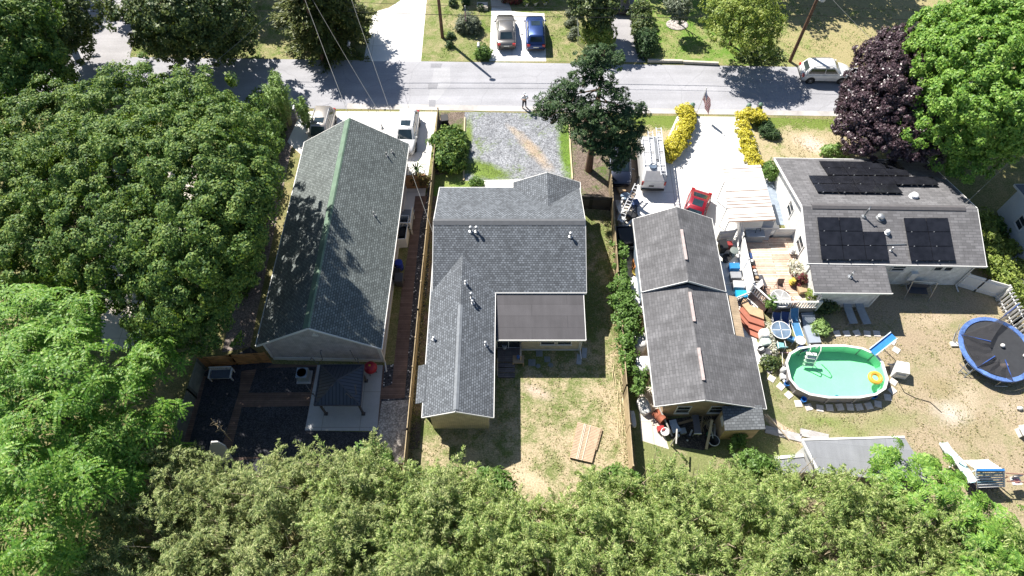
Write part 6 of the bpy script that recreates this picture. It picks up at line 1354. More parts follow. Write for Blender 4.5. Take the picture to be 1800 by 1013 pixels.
for k, (a, b_) in enumerate((((1345,755),(1408,771)),((1406,760),(1456,771)))):
    simple('ramp_board', MB().beam(V(at(*a),0,0,.06), V(at(*b_),0,0,.06), .55, .05), planks('ramp_grey', (.45,.43,.42), .14, 'X', .1, .6) if k == 0 else bpy.data.materials['ramp_grey'], 'grey boarded ramp lying on the grass, '+('nearer the tan shed' if k == 0 else 'nearer the flat roof'), 'ramp', 'boarded ramps')
t = thing('lamp_post', 'little white lamp post at the far peak of the gable garage', 'lamp', (at(1187,372)[0], 31.8, 0)); MB().tube([(0,0,0),(0,0,2.2)], .04, 6).build('post', OFFW, t); MB().lathe([(.05,2.2),(.14,2.28),(.16,2.5),(.1,2.62),(.03,2.68)], 10).build('lantern', OFFW, t, True)
# ---------- along the deck fence ----------
g3 = 'bins and totes along the deck fence'
wbin('black wheeled bin behind the short white fence', at(1266,442), BLACK, R(5), 1, None, g3); boxy('cooler_box', 'dark red box beside the black wheeled bin', 'box', 1278,436, (.5,.4,.6), mat('box_red', (.25,.03,.03), .6), 5, 0, None, g3)
o = simple('trash_can', MB().lathe([(.24,0),(.3,.7),(.33,.72),(.33,.78),(.1,.84)], 14), mat('can_greygreen', (.16,.19,.18), .5), 'grey-green round trash can with pale lid', 'trash can', g3, True); o.location = at(1286,450)
o = simple('planter_pot', MB().lathe([(.24,0),(.34,.5),(.37,.52),(.3,.52),(.28,.4),(.03,.4)], 14), BLACK, 'black round planter pot in front of the trash can', 'pot', g3, True); o.location = at(1275,459)
BL = mat('tote_blue', (.03,.2,.5), .4); TG = mat('tote_grey', (.28,.29,.31), .5); CY = mat('tote_cyan', (.02,.33,.62), .4)
boxy('storage_tote', 'blue lidded tote beside the grey one', 'tote', 1288,475, (.75,.5,.6), BL, 0, 0, None, g3); boxy('storage_tote', 'grey lidded tote below the blue one', 'tote', 1290,491, (.8,.55,.6), TG, 0, 0, None, g3)
boxy('storage_tote', 'grey tote with white bags on top nearest the steps', 'tote', 1295,507, (.8,.6,.6), TG, -3, 0, mat('tote_lid', (.5,.5,.52), .5), g3); boxy('storage_tote', 'bright cyan-blue tote nearest the red steps', 'tote', 1299,525, (.8,.6,.7), CY, 0, 0, None, g3)
# ---------- deck, steps, railing ----------
DZ = .75
DK = thing('wooden_deck', 'sun-bleached wooden deck with white railing beside the panelled house', 'deck', (19,26,0))
dpt = [at2(1300,418,DZ),at2(1400,418,DZ),at2(1424,470,DZ),at2(1436,542,DZ),at2(1350,542,DZ),at2(1318,512,DZ)]
dm, nt, _, L_ = _new('bleached_boards'); p_ = pos(nt); mp = N(nt, 'ShaderNodeMapping'); nt.links.new(p_, mp.inputs[0])
br = N(nt, 'ShaderNodeTexBrick', offset=.4, i_Scale=1.0); L_.new(p_, br.inputs['Vector']); br.inputs['Brick Width'].default_value = 3.6; br.inputs['Row Height'].default_value = .16; br.inputs['Mortar Size'].default_value = .014
br.inputs['Color1'].default_value = (.45,.36,.3,1); br.inputs['Color2'].default_value = (.7,.63,.56,1); br.inputs['Mortar'].default_value = (.12,.07,.05,1)
finish(dm, nt, mix(nt, 1.0, mix(nt, 1.0, br.outputs[0], ramp(nt, noise(nt, p_, .6, 4), [(.35,(1,.78,.68)),(.6,(1.1,1.08,1.0))]), 'MULTIPLY'), ramp(nt, noise(nt, p_, 6, 3), [(.3,.8),(.7,1.1)]), 'MULTIPLY'), .8)
wb(MB().prism(dpt, DZ-.08, DZ), 'floor', dm, DK)
wb(MB().prism([(x*.995+.08,y*.995+.1) for x, y in dpt], .05, DZ-.09), 'skirt', mat('deck_skirt', (.3,.27,.25), .8), DK)  # plain grey-brown boards closing the deck base
def railing(root, pts, h=.95, z=DZ):
    for a, b_ in zip(pts[:-1], pts[1:]):
        a, b_ = Vector((a[0],a[1],z)), Vector((b_[0],b_[1],z)); n = int((b_-a).length/.2); mb = MB()
        for k in range(n): p = a.lerp(b_,(k+.5)/n); mb.beam(V(p,0,0,.06), V(p,0,0,h-.04), .09, .04)
        mb.beam(V(a,0,0,h), V(b_,0,0,h), .12, .07).beam(V(a,0,0,.1), V(b_,0,0,.1), .06, .07)
        for e in (a, b_): mb.box(e.x-.06,e.x+.06,e.y-.06,e.y+.06,0,z+h+.08)
        wb(mb, 'railing', OFFW, root)
railing(DK, [dpt[5],dpt[4],dpt[3]])
ST = thing('red_steps', 'four curved red-brown wooden steps descending from the deck corner', 'steps', at(1330,560)); rs = mat('step_red', (.36,.13,.085), .7, 0, .15)
sp_ = [[(1309,520),(1318,536),(1341,546)],[(1303,534),(1318,552),(1343,561)],[(1300,546),(1316,565),(1344,574)],[(1300,556),(1316,576),(1345,588)],[(1302,566),(1318,588),(1346,600)]]
for k in range(4):
    z1 = .62-.155*k; o_ = [at2(*p, z1) for p in sp_[k+1]]; i_ = [at2(*p, z1) for p in sp_[0]]
    wb(MB().prism(o_+i_[::-1], z1-.15+(0.004*k), z1), 'step', rs if k else mat('step_tan', (.5,.33,.2), .7, 0, .15), ST)
t = thing('stair_gate', 'small white cut-out panel at the top of the red steps', 'gate', at(1290,535)); a, b_ = Vector(at(1288,536)), Vector(at(1312,526)); gm_ = MB()
for k in range(8): gm_.beam(V(a.lerp(b_,k/7),0,0,.3), V(a.lerp(b_,k/7),0,0,1.1), .06, .03)
gm_.beam(V(a,0,0,1.1), V(b_,0,0,1.1), .06, .08).beam(V(a,0,0,.3), V(b_,0,0,.3), .06, .08).beam(V(a,0,0,.7), V(b_,0,0,.7), .06, .06); wb(gm_, 'panel', OFFW, t)
t = thing('trellis_panel', 'white trellis panel with small holes beside the low house wing', 'trellis', at(1426,520)); a, b_ = Vector(at(1420,500,.75)), Vector(at(1431,540,.75)); gm_ = MB()
for k in range(9): gm_.beam(V(a.lerp(b_,k/8),0,0,0), V(a.lerp(b_,k/8),0,0,1.5), .1, .03)
for k in range(7): gm_.beam(V(a,0,0,.05+.24*k), V(b_,0,0,.05+.24*k), .03, .1)
wb(gm_, 'slat', OFFW, t)
t = thing('outdoor_kitchen_unit', 'grey outdoor sink unit with hose in the shade of the lattice', 'unit', V(at(1322,420,DZ))); MB().box(-.7,.7,-.35,.35,0,.75).build('cabinet', mat('unit_grey', (.22,.25,.29), .5), t); MB().box(-.72,.72,-.37,.37,.75,.8).build('top', mat('unit_top', (.3,.33,.37), .4), t); MB().tube([(0,0,.82),(0,.1,1.2),(.3,.1,1.25),(.35,.05,.95)], .03, 6).build('tap', BLACK, t)
o = simple('leaning_door', MB().box(-.4,.4,-.03,.03,0,1.8), mat('door_grey', (.42,.43,.46), .5), 'grey door panel leaning against the deck fence', 'door'); o.location = V(at(1341,421,DZ)); o.rotation_euler = (R(-28),0,R(-14))
# deck furniture
GT = glassy('table_glass', (.34,.34,.33), .15); BRN = mat('wicker_brown', (.3,.2,.15), .8)
def rtable(label, p, r, m, fm, rods=6):
    t = thing('round_table', label, 'table', p); MB().lathe([(r,.7),(r,.715),(.02,.716)], 24).build('tabletop', m, t); rim = MB().lathe([(r-.02,.69),(r+.03,.69),(r+.03,.73),(r-.02,.73)], 24, cap=False)
    for k in range(rods): a = 6.283*k/rods; rim.beam((.05*math.cos(a),.05*math.sin(a),.724),(r*math.cos(a),r*math.sin(a),.724),.04,.012)
    rim.build('rim', fm, t)
    for k in range(4): a = .8+1.57*k; MB().tube([(r*.75*math.cos(a),r*.75*math.sin(a),0),(r*.6*math.cos(a),r*.6*math.sin(a),.7)], .025, 5).build('leg', fm, t)
    return t
def chair(label, p, rz, m, fm, group=None, arms=True):
    t = thing('patio_chair', label, 'chair', p, rz, group); MB().box(-.25,.25,-.25,.25,.4,.44).build('seat', m, t); MB().loft([[(-.25,.23,.44),(.25,.23,.44),(.25,.26,.44),(-.25,.26,.44)],[(-.25,.38,1.0),(.25,.38,1.0),(.25,.41,1.0),(-.25,.41,1.0)]]).build('backrest', m, t)
    for x in (-.26,.26):
        for y in (-.25,.28): MB().tube([(x,y,0),(x,y*.95,.42)], .022, 5).build('leg', fm, t)
        if arms: MB().tube([(x,-.25,.42),(x,-.25,.64),(x,.3,.66)], .022, 5).build('armrest', fm, t)
    return t
rtable('round glass table with pale rim on the wooden deck', V(at(1366,533,DZ)), .72, GT, OFFW); g4 = 'brown chairs around the deck table'
chair('brown chair at the far side of the deck table', V(at(1368,510,DZ)), 0, BRN, BRN, g4); chair('brown chair left of the deck table', V(at(1344,517,DZ)), R(75), BRN, BRN, g4); chair('tan chair at the near left of the deck table', V(at(1350,532,DZ)), R(120), mat('wicker_tan', (.5,.36,.25), .8), BRN, g4); chair('brown chair at the near right of the deck table', V(at(1388,536,DZ)), R(215), BRN, BRN, g4)
boxy('cooler_box', 'dark blue cooler against the inside of the deck fence', 'cooler', 1313,456, (.5,.5,.5), mat('cooler_blue', (.03,.07,.2), .5), 0, DZ); boxy('planter_box', 'brown wooden planter box in the deck corner', 'planter', 1409,512, (.75,.6,.35), CARD, 10, DZ)
t = thing('shelf_unit', 'low dark shelf unit with jars along the deck fence', 'shelf', V(at(1321,482,DZ)), R(5)); MB().box(-.2,.2,-.9,.9,0,.06).box(-.2,.2,-.9,.9,.5,.55).box(-.2,-.16,-.9,.9,.06,.5).box(-.2,.2,-.94,-.9,0,.6).box(-.2,.2,.9,.94,0,.6).build('frame', mat('shelf_dark', (.1,.07,.06), .7), t)
for k in range(6): MB().lathe([(.1,.55),(.13,.75),(.1,.76)], 8, (0,-.75+k*.3,0)).build('pot', [CARD, GREYM, PALEJ, RUST, BLACK, PALEJ][k], t)
chair('white chair between shelf and stair railing on the deck', V(at(1324,508,DZ)), R(-90), OFFW, OFFW); boxy('storage_tote', 'dark tote beside the white deck chair', 'tote', 1335,498, (.6,1.0,.3), DKGREY, 10, DZ)
for x, y, s, m_, lf in ((1390,446,'pale vase on a stool by the white house wall',OFFW,None),(1391,475,'potted pale flowering plant nearest the house door',PALEJ,'pale'),(1398,488,'potted pale flowering plant in the middle by the house wall',PALEJ,'pale'),(1403,497,'potted dark red plant beside the planter box',CARD,'red'),(1390,500,'small yellow pot on the deck boards',mat('tub_yellow',(.6,.45,.08)),None),(1424,524,'leafy potted plant in the deck corner by the trellis',CARD,'hedge'),(1352,540,'small potted herb behind the deck railing',CARD,'vine')):
    t = thing('potted_plant' if lf else 'vase', s, 'pot', V(at(x,y,DZ)), 0, 'pots on the wooden deck'); MB().lathe([(.14,0),(.24,.3),(.27,.32),(.22,.32),(.03,.25)], 12).build('pot', m_, t, True)
    if lf: c_,n_,l_,w_ = broad([(0,0,.6,.38,.38,.35)], .2, 18, .16, .17, .1); leaf_obj('plant', c_, n_, l_, w_, LM[lf], t)
    else: MB().lathe([(.16,.32),(.24,.5),(.14,.66),(.18,.7)], 12).build('neck', m_, t, True)
# ---------- below the deck ----------
o = simple('grey_platform', MB().prism([at2(1410,577),at2(1431,573),at2(1441,605),at2(1420,606)], 0, .3).prism([at2(1406,553),at2(1430,551),at2(1432,571),at2(1411,576)], 0, .24), mat('platform_grey', (.3,.34,.4), .6, 0, .1), 'grey boarded platform between the deck and the pool', 'platform')
SB, SBL = mat('sling_blue', (.06,.2,.38), .7), mat('sling_navy', (.03,.06,.18), .7)
def lounger(label, p, rz, m, fm, group, L=1.75, up=35, arms=True):
    t = thing('sun_lounger', label, 'sun lounger', p, rz, group); c_, s_ = math.cos(R(up)), math.sin(R(up)); b = L*.4
    MB().box(-.28,.28,-L*.6,0,.34,.37).build('seat', m, t); MB().loft([[(-.28,0,.34),(.28,0,.34),(.28,0,.37),(-.28,0,.37)],[(-.28,b*c_,.34+b*s_),(.28,b*c_,.34+b*s_),(.28,b*c_,.37+b*s_),(-.28,b*c_,.37+b*s_)]]).build('backrest', m, t)
    for x in (-.3,.3):
        MB().tube([(x,-L*.6,.35),(x,0,.35),(x,b*c_,.36+b*s_)], .025, 5).build('side_rail', fm, t)
        if arms: MB().tube([(x,-.35,.36),(x,-.3,.58),(x,.2,.6)], .022, 5).build('armrest', fm, t)
        for y in (-L*.55,.1): MB().tube([(x,y,0),(x,y,.35)], .022, 5).build('leg', fm, t)
    return t
g5 = 'blue loungers below the deck railing'
lounger('blue sling lounger left in the row below the railing', at(1361,566), R(-6), SBL, OFFW, g5, 1.4, 45); lounger('blue sling lounger in the middle of the row below the railing', at(1376,565), R(-5), SBL, OFFW, g5, 1.4, 45); lounger('long light blue lounger right in the row below the railing', at(1393,567), R(5), SB, OFFW, g5, 2.3, 45)
rtable('round glass table with white crossed frame below the deck', at(1367,588), .7, glassy('blue_glass', (.16,.22,.3), .1), OFFW, 4)
chair('pale blue chair right of the white-framed round table', at(1386,600), R(150), SB, OFFW); chair('turquoise chair below the white-framed round table', at(1369,612), R(180), mat('sling_teal', (.2,.42,.45), .7), OFFW)
t = thing('cushion_stool', 'stool with a puffy white cushion beside the grey platform', 'stool', at(1403,604)); MB().lathe([(.3,.4),(.37,.46),(.36,.54),(.2,.58),(.03,.58)], 14).build('cushion', OFFW, t, True)
for k in range(4): MB().tube([(.22*math.cos(.8+1.57*k),.22*math.sin(.8+1.57*k),0),(.2*math.cos(.8+1.57*k),.2*math.sin(.8+1.57*k),.42)], .02, 5).build('leg', OFFW, t)
chair('dark folding chair between the cushion stool and the pool', at(1405,618), R(200), SBL, GREYM, None, False)
drape('covered_barrel', 'white rounded barrel at the foot of the red steps', 1340,592, (.7,.7,.75), 0, TARP, 11, 'barrel'); drape('covered_barrel', 'pale green-white barrel below the white one', 1343,606, (.75,.6,.6), 10, mat('tarp_green', (.5,.58,.54), .6), 12, 'barrel')
for x, y, s, m_ in ((1336,618,'black flower pot beside the pale barrels',BLACK),(1347,622,'second black flower pot nearer the pool',DKGREY),(1333,614,'small white pot at the workshop wall',OFFW),(1343,632,'pale low pot on the grass by the pool',PALEJ)):
    o = simple('flower_pot', MB().lathe([(.16,0),(.26,.36),(.29,.38),(.24,.38),(.03,.3)], 12), m_, s, 'pot', 'pots by the workshop', True); o.location = at(x,y)
o = simple('toy_bat', MB().tube([(-.6,0,.08),(.4,0,.08),(.7,0,.08)], [.03,.04,.06], 6), mat('toy_pink', (.7,.45,.5), .5), 'pale pink toy bat lying near the pool ladder', 'toy'); o.location = at(1382,621)
shrub('white_flower_strip', 'narrow strip of white flowers at the foot of the railing post', 'flowers', at(1352,600), [(0,.6,.3,.2,.7,.3),(.05,-.6,.25,.2,.7,.25)], LM['pale'], .2, 16, .16, .14, .08)
o = simple('skimmer_pole', MB().tube([at(1377,668,.2),at(1375,618,.5)], .02, 5).tube([at(1377,668,.2),at(1380,672,.2)], .09, 6), OFFW, 'white skimmer pole propped beside the pool wall', 'pole')
# ---------- pool ----------
PL = thing('swimming_pool', 'oval above-ground pool of green water with a white rim', 'pool', (at(1471,652,1.0)[0],at(1471,652,1.0)[1],0))
def oval(a, b_, n=2.5, m=16, z=0.0): return [(a*math.copysign(abs(math.cos(t_))**(2/n),math.cos(t_)), b_*math.copysign(abs(math.sin(t_))**(2/n),math.sin(t_)), z) for t_ in [6.283*(k+.5)/m for k in range(m)]]
PA, PB, PH = 3.42, 1.98, 1.0
LINER = mat('pool_liner', (.40,.78,.55), .6, 0, .08, .8)
MB().loft([oval(PA,PB,2.8),oval(PA,PB,2.8,16,PH-.06)], False).build('outer_wall', mat('pool_wall', (.2,.19,.19), .6), PL)
MB().loft([oval(PA-.06,PB-.06,2.8,16,PH-.06),oval(PA-.06,PB-.06,2.8,16,.03)], False).face(oval(PA-.06,PB-.06,2.8,16,.03)).build('liner', LINER, PL)
MB().loft([oval(PA-.07,PB-.07,2.8,16,PH-.07),oval(PA+.08,PB+.08,2.8,16,PH-.07),oval(PA+.08,PB+.08,2.8,16,PH),oval(PA-.07,PB-.07,2.8,16,PH),oval(PA-.07,PB-.07,2.8,16,PH-.07)], False).build('rim', OFFW, PL)
m, nt, _, L_ = _new('pool_water'); tb = nt.nodes.new('ShaderNodeBsdfTransparent'); tb.inputs[0].default_value = (.76,.98,.82,1); gl = N(nt, 'ShaderNodeBsdfGlossy', i_Roughness=.03)
bn = N(nt, 'ShaderNodeBump', i_Strength=.12, i_Distance=.05); L_.new(noise(nt, pos(nt), 2.5, 3), bn.inputs['Height']); L_.new(bn.outputs[0], gl.inputs['Normal'])
ms = N(nt, 'ShaderNodeMixShader', n_0=.03); L_.new(tb.outputs[0], ms.inputs[1]); L_.new(gl.outputs[0], ms.inputs[2]); L_.new(ms.outputs[0], nt.nodes.new('ShaderNodeOutputMaterial').inputs[0])
MB().face(oval(PA-.07,PB-.07,2.8,16,PH-.2)).build('water', m, PL)
up = MB()
for x, y, z in oval(PA+.03,PB+.03): up.box(x-.05,x+.05,y-.05,y+.05,0,PH-.07)
up.build('upright', mat('pool_post', (.3,.28,.28), .6), PL)
t = thing('pool_ladder', 'white pool ladder with steps and curved handrails', 'ladder', at(1417,630,.1), R(-8))
for x in (-.35,.35): MB().tube([(x,-.75,.15),(x,-.45,.9),(x,-.2,1.75),(x,.05,1.9),(x,.25,1.7),(x,.35,1.0)], .035, 6).build('handrail', OFFW, t)
for k in range(4): MB().box(-.36,.36,-.75+.17*k,-.53+.17*k,.22+.25*k,.27+.25*k).build('step', OFFW, t)
t = thing('swim_ring', 'orange inflatable swim ring floating in the pool', 'swim ring', (0,0,0)); px = at(1538,665,.82); t.location = px
MB().loft([[((.36+.15*math.cos(b_))*math.cos(a),(.36+.15*math.cos(b_))*math.sin(a),.06+.15*math.sin(b_)) for b_ in [6.283*j/8 for j in range(8)]] for a in [6.283*k/20 for k in range(21)]], False).build('ring', mat('ring_orange', (.75,.36,.05), .4), t, True)
t = thing('pool_slide', 'blue pool slide with white edges and steps beside the pool', 'slide', at(1548,640), 0); a, b_ = Vector(at(1533,620,1.25)), Vector(at(1571,590,2.2)); d = (b_-a); n_ = Vector((-d.y,d.x,0)).normalized()
wb(MB().beam(a, b_, .55, .04), 'chute', mat('slide_blue', (.04,.22,.6), .35), t); wb(MB().beam(a+n_*.29+Vector((0,0,.06)), b_+n_*.29+Vector((0,0,.06)), .06, .16).beam(a-n_*.29+Vector((0,0,.06)), b_-n_*.29+Vector((0,0,.06)), .06, .16), 'edge', mat('slide_white', (.6,.7,.78), .4), t)
for s in (-1,1): e = b_+n_*.25*s; wb(MB().tube([e, (e.x+.15,e.y+.25,0)], .035, 5), 'leg', STEEL, t); e = a.lerp(b_,.4)+n_*.25*s; wb(MB().tube([e, (e.x,e.y,0)], .03, 5), 'leg', STEEL, t)
for k in range(5): e = b_.lerp(Vector((b_.x+.15,b_.y+.25,0)),.15+.17*k); wb(MB().beam(e-n_*.25, e+n_*.25, .06, .03), 'step', STEEL, t)
t = thing('filter_box', 'white boxy pool filter cabinet at the right end of the pool', 'cabinet', at(1577,655), R(-12)); MB().hexa([(-.5,-.45,0),(.5,-.45,0),(.5,.45,0),(-.5,.45,0)],[(-.45,-.4,.85),(.45,-.4,.85),(.42,.42,.95),(-.42,.42,.95)]).build('cabinet', OFFW, t); MB().box(-.3,.3,-.48,-.44,.15,.6).build('hatch', PALEJ, t); MB().tube([(-.4,.3,.5),(-.9,.2,.6)], .06, 6).build('pipe', GREYM, t)
pv = [(1356,666),(1372,680),(1386,695),(1403,705),(1421,711),(1441,713),(1458,712),(1476,711),(1494,711),(1510,711),(1527,709),(1543,706),(1560,699),(1568,687),(1570,672),(1471,587),(1488,587),(1506,586),(1524,587),(1541,587),(1568,601),(1575,616),(1352,651),(1346,640)]
for k, (x, y) in enumerate(pv):
    o = simple('paver', MB().box(-.24,.24,-.24,.24,0,.05).box(-.22,.22,-.22,.22,.05,.062), mat('paver_pale', (.62,.57,.52), .85), 'square pale paver laid in the ring around the pool', 'paver', 'square pavers around the pool'); o.location = at(x,y+(5 if y > 704 else 0)); o.rotation_euler = (0,0,R(random.uniform(-15,15)+(40 if x < 1400 or x > 1560 else 0)))
BB_ = mat('bucket_blue', (.02,.17,.55), .4)
for x, y, s in ((1381,677,'blue bucket at the left end of the pool'),(1410,705,'blue bucket on a paver at the lower left of the pool'),(1468,703,'dark blue bucket under the middle of the pool wall'),(1533,699,'dark blue bucket under the lower right of the pool wall')):
    o = simple('bucket', MB().lathe([(.15,0),(.19,.34),(.21,.35),(.21,.38),(.17,.37),(.15,.1),(.02,.08)], 12), BB_, s, 'bucket', 'blue buckets round the pool', True); o.location = at(x,y)
o = simple('pool_pump', MB().lathe([(.2,0),(.22,.4),(.2,.6),(.1,.7)], 12).tube([(0,.1,.3),(.5,.4,.3)], .05, 6).box(-.25,.25,-.6,-.2,.05,.35), mat('pump_white', (.6,.6,.6), .5), 'pale pump tank at the left end of the pool', 'pump', None, True); o.location = at(1374,655)
o = wire('thin dark hose snaking from the pool filter to the sandy patch', [at(1577,668,.03),at(1590,690,.03),at(1610,700,.03),at(1635,707,.03),at(1655,725,.03)], .03, 0, DARKW, 4); o.name = o.data.name = 'garden_hose'; o['category'] = 'hose'; del o['group']
# ---------- lawn things ----------
GSL = mat('sling_grey', (.3,.33,.36), .7); g6 = 'grey loungers in the house shade'
lounger('grey sun lounger nearer the low house wing door, left of two', at(1488,548), R(5), GSL, GREYM, g6, 2.0, 12, False); lounger('grey sun lounger right of its twin in the shade', at(1510,549), R(8), GSL, GREYM, g6, 2.0, 12, False)
t = thing('garden_swing', 'grey metal garden swing frame in the shade of the house', 'swing', at(1607,516), R(-5))
for x in (-.9,.9): MB().tube([(x,-.6,0),(x,0,1.7),(x,.6,0)], .035, 6).tube([(x,-.35,.7),(x,.35,.7)], .03, 5).build('frame', STEEL, t)
MB().tube([(-.9,0,1.7),(.9,0,1.7)], .035, 6).build('top_bar', STEEL, t); MB().box(-.7,.7,-.3,.25,.45,.52).box(-.7,.7,.22,.28,.52,.95).build('seat', DKGREY, t)
TR = thing('trampoline', 'large round trampoline with blue pad and collapsed safety net', 'trampoline', (at(1752,613,.9)[0],at(1752,613,.9)[1],0), 0); ra = 2.55; zt = .85
circ = lambda r, z, n=36: [(r*math.cos(6.283*k/n), r*math.sin(6.283*k/n), z) for k in range(n)]
MB().face(circ(ra-.3,zt)).build('jumping_mat', mat('mat_black', (.035,.037,.042), .7), TR)
MB().loft([circ(ra-.31,zt+.02),circ(ra-.29,zt+.07),circ(ra,zt+.07),circ(ra+.03,zt-.02),circ(ra,zt-.06)], False).build('pad', mat('pad_blue', (.1,.18,.42), .3, 0, .7, 1.0), TR, True)
for k in range(6):
    a = 6.283*(k+.3)/6; x, y = ra*math.cos(a), ra*math.sin(a); a2 = a+.35; x2, y2 = ra*math.cos(a2), ra*math.sin(a2)
    MB().tube([(x,y,zt-.05),(x,y,.05),(x2,y2,.05),(x2,y2,zt-.05)], .03, 5).build('leg', STEEL, TR)
pa = [(-2.2,1.1),(-1.95,-1.5),(.2,-2.5),(1.0,2.3),(2.4,-.7)]; pe = [(-.55,.35,.5),(-.6,-.75,.4),(.05,-1.0,.35),(2.0,3.0,1.25),(2.4,.5,1.7)]
nm = seethru('net_weave', (.05,.05,.055), .35)
for (x, y), (ex_, ey_, ez_) in zip(pa, pe): MB().tube([(x,y,zt+.08),(ex_,ey_,zt+ez_)], .035, 6).build('net_pole', mat('pole_sleeve', (.03,.08,.3), .6), TR)
nt_ = MB()
for i, j in ((3,0),(0,1),(1,2)):
    for u in range(6):
        f = lambda s, v: tuple(Vector((pa[i][0],pa[i][1],zt+.1)).lerp(Vector((pa[j][0],pa[j][1],zt+.1)),s).lerp(Vector((pe[i][0],pe[i][1],zt+pe[i][2])).lerp(Vector((pe[j][0],pe[j][1],zt+pe[j][2])),s)-Vector((0,0,.5*math.sin(s*3.14)*(pe[i][2]+pe[j][2])/2)), v)+Vector((0,0,.05*math.sin(s*20+v*5))))
        for v in range(3): nt_.face([f(u/6,v/3),f((u+1)/6,v/3),f((u+1)/6,(v+1)/3),f(u/6,(v+1)/3)])
nt_.build('safety_net', nm, TR)
lt = MB().beam((-2.3,-1.0,zt),(-2.75,-1.5,0),.05,.03).beam((-1.9,-1.35,zt),(-2.45,-1.85,0),.05,.03)
for k in range(3): f = .2+.3*k; lt.beam((-2.2-.55*f,-1.0-.5*f,zt*(1-f)),(-1.9-.55*f,-1.35-.5*f,zt*(1-f)),.06,.03)
lt.build('ladder', STEEL, TR)
for dx, dy, s in ((.45,.2,'white ball in the middle of the trampoline'),(1.75,-.6,'white ball at the right edge of the trampoline')):
    o = simple('ball', MB().ell((0,0,.14),(.15,.15,.14),12,8), OFFW, s, 'ball', 'white balls on the trampoline', True); p = TR.location; o.location = (p[0]+dx,p[1]+dy,zt)
o = simple('crumpled_cloth', MB().loft([[(.3*math.cos(a)*k,.2*math.sin(a)*k*(1+.3*math.sin(3*a)),z) for a in [6.283*i/10 for i in range(10)]] for z, k in ((0,1),(.08,.9),(.15,.5),(.17,.15))]), mat('cloth_tan', (.5,.38,.32), .8), 'crumpled tan cloth on the near part of the trampoline', 'cloth', None, True); p = TR.location; o.location = (p[0]+.1,p[1]-1.3,zt)
t = thing('net_anchor', 'white weight with a thin pole tied to the left of the trampoline', 'weight', at(1676,606)); MB().box(-.25,.25,-.18,.18,0,.15).build('base', PALEJ, t); MB().tube([(0,0,.1),(.35,1.2,.9)], .02, 5).build('pole', STEEL, t)
o = simple('white_stone', MB().ell((0,0,.12),(.22,.16,.14),9,6), PALEJ, 'single white stone lying at the right edge of the lawn', 'stone', None, True); o.location = at(1791,719)
t = thing('white_table', 'white table edge entering the picture at the right of the lawn', 'table', at(1810,760), R(6)); MB().box(-1.1,1.4,-.35,.35,.68,.75).build('tabletop', OFFW, t)
for x in (-.9,1.2): MB().box(x-.04,x+.04,-.3,.3,0,.68).build('leg', OFFW, t)
# play set in the lower right
PS = thing('play_set', 'white and blue slatted playhouse with a pale teal slide', 'play set', at(1740,850)); c = [Vector(at(1693,809,1.6)), Vector(at(1737,808,1.6)), Vector(at(1764,826,2.0)), Vector(at(1716,826,2.0))]
PW, PBL = OFFW, mat('play_blue', (.03,.16,.42), .4)
for k in range(4): a, b_, d_, e_ = c[0].lerp(c[3],k/4), c[1].lerp(c[2],k/4), c[1].lerp(c[2],(k+.88)/4), c[0].lerp(c[3],(k+.88)/4); wb(MB().slab([a,b_,d_,e_], .04), 'roof_board', PW, PS)
wb(MB().beam(V(c[3],0,-.03,.04), V(c[2],0,-.03,.04), .14, .14), 'ridge_beam', PBL, PS)
f0, f1 = Vector(at(1718,858,1.0)), Vector(at(1765,856,1.0))
for k in range(7): a, b_ = c[3].lerp(f0,(k+.6)/7), c[2].lerp(f1,(k+.6)/7); wb(MB().beam(a, b_, .1, .05), 'slat', (PW, mat('slat_teal', (.3,.5,.55), .5), PW)[k % 3], PS)
for p in (c[0],c[1],c[2],c[3]): wb(MB().beam((p.x,p.y,0),(p.x,p.y,p.z-.05), .09, .09), 'post', PW, PS)
wb(MB().beam(c[2], f1, .12, .06).beam(c[3], f0, .12, .06), 'side_rail', PW, PS); wb(MB().prism([(f0.x,f0.y),(f1.x,f1.y),(c[2].x,c[2].y),(c[3].x,c[3].y)], .5, .56), 'floor', DKGREY, PS)
sl_ = [Vector(at(*p)) for p in ((1657,779,.15),(1665,792,.3),(1677,804,.55),(1688,815,1.0),(1697,830,1.35),(1709,848,1.5))]; sb_, se_ = [], MB()
for k in range(5):
    d = (sl_[k+1]-sl_[k]); n_ = Vector((-d.y,d.x,0)).normalized(); wb(MB().beam(sl_[k], sl_[k+1]+d*.04, .45, .035), 'chute', mat('slide_teal', (.42,.6,.62), .4), PS); se_.beam(sl_[k]+n_*.25+Vector((0,0,.06)), sl_[k+1]+n_*.25+Vector((0,0,.06)), .06, .14).beam(sl_[k]-n_*.25+Vector((0,0,.06)), sl_[k+1]-n_*.25+Vector((0,0,.06)), .06, .14)
wb(se_, 'slide_edge', mat('slide_pale', (.6,.68,.68), .4), PS)
t = thing('swing_frame', 'brown horizontal swing beams with a pink and white seat', 'swing', at(1790,850)); BRP = mat('pipe_brown', (.3,.17,.13), .6)
for a, b_ in (((1768,832,1.4),(1830,836,1.4)),((1770,846,1.2),(1830,850,1.2))): wb(MB().tube([at(*a), at(*b_)], .045, 6), 'beam', BRP, t)
for x, y in ((1772,838),(1832,842)): p = at(x,y,1.4); wb(MB().tube([p,(p[0],p[1],0)], .045, 6), 'post', BRP, t)
p = at(1786,846,.9); wb(MB().cbox(p,(.6,.5,.08),.1).cbox(V(p,0,.25,.2),(.6,.08,.4),.1), 'seat', OFFW, t); wb(MB().cbox(V(p,0,0,.07),(.3,.25,.05)), 'seat_pad', mat('seat_pink', (.7,.3,.35), .5), t)
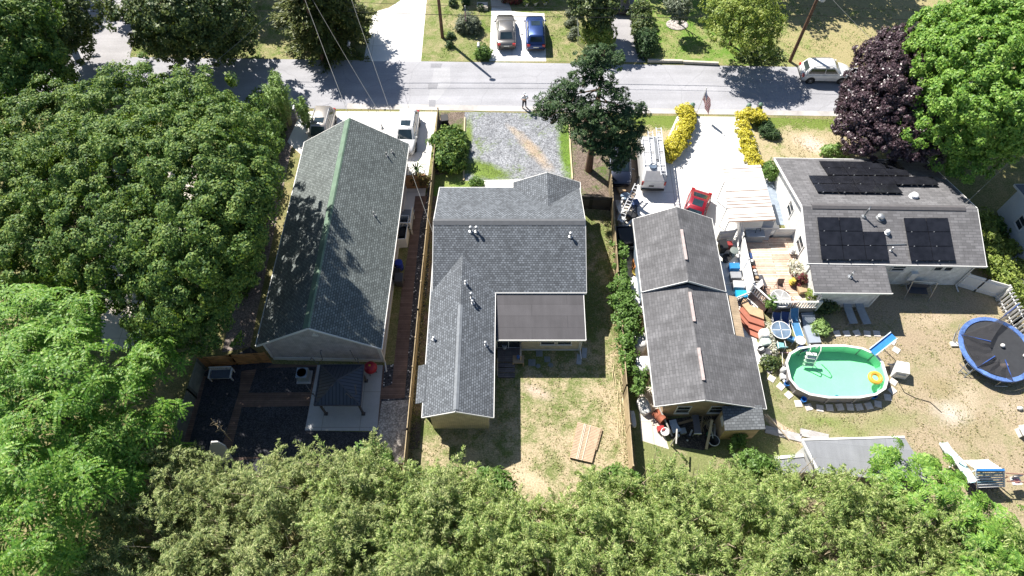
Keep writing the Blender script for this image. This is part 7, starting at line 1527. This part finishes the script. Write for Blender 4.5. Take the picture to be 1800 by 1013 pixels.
# ---------- grass tufts: what nobody could count ----------
def tufts(name, label, n, rect, lm, seed, skip=(), size=.13, edge=()):
    g = np.random.default_rng(seed); x = g.uniform(rect[0], rect[1], n); y = g.uniform(rect[2], rect[3], n)
    f = np.sin(x*1.7+seed)+np.sin(y*2.1-x*.6)+np.sin(x*3.9+y*3.1)+g.normal(0,.8,n); k = f > .2
    for a, b_, c_, d_ in edge:                                        # weeds left uncut along fences and walls
        m_ = int(abs(d_-c_)*70); x = np.concatenate([x, g.normal((a+b_)/2, abs(b_-a)/3+.02, m_)]); y = np.concatenate([y, g.uniform(c_, d_, m_)]); k = np.concatenate([k, np.ones(m_, bool)])
    for a, b_, c_, d_ in skip: k &= ~((x > a) & (x < b_) & (y > c_) & (y < d_))
    x, y = x[k], y[k]; m_ = len(x); c = np.stack([x, y, g.uniform(.02,.07,m_)], 1)
    nr = np.stack([g.normal(0,.6,m_), g.normal(0,.6,m_), np.full(m_,.8)], 1)
    tag(leaf_obj(name, c, nr, size*g.uniform(.6,1.5,m_), size*.42*g.uniform(.6,1.4,m_), lm), label, 'grass', None, 'stuff')
GL = leafmat('turf_blade', [(.1,.13,.035),(.2,.21,.07),(.36,.31,.17),(.45,.37,.24)], .2, .8); GG = leafmat('green_blade', [(.07,.13,.02),(.13,.22,.03),(.22,.29,.07)], .2, .8)
pp = at(1471,652,1.0)
tufts('grass', 'patchy grass of the centre back yard', 17000, (-6.9,7.8,9,34), GL, 3, ((-5.3,4.95,24.5,34.5),(-1.2,4.9,21.4,26),(-5.5,-1.5,15.4,26),(-.2,1.1,20,22)), .13, ((7.5,7.9,12,34),(-6.9,-6.6,12,30),(-5.35,-5.2,15.5,24)))
tufts('grass', 'dry grass of the pool yard', 26000, (13.6,46,9,24.8), GL, 5, ((9,17.1,16,30),(13.7,16.5,14.6,17),(pp[0]-3.6,pp[0]+3.6,pp[1]-2.1,pp[1]+2.1),(18.5,22.6,21,30),(22,27,24.9,30)), .12, ((16.6,17.1,16,21),(37,38.2,18,24)))
tufts('grass', 'grass on the lawns across the road', 22000, (-37,42,52.3,60), GG, 7, ((-13.8,-6.9,51,62),(-2,3.2,51,62),(9.5,12.3,51,62),(-60,-37,50,70)), .14)
tufts('grass', 'grass on the near roadside lawns', 8000, (8.6,32,37.5,44.6), GL, 9, ((8.2,10.5,36,41.5),(13.2,23.2,36,46)), .12)
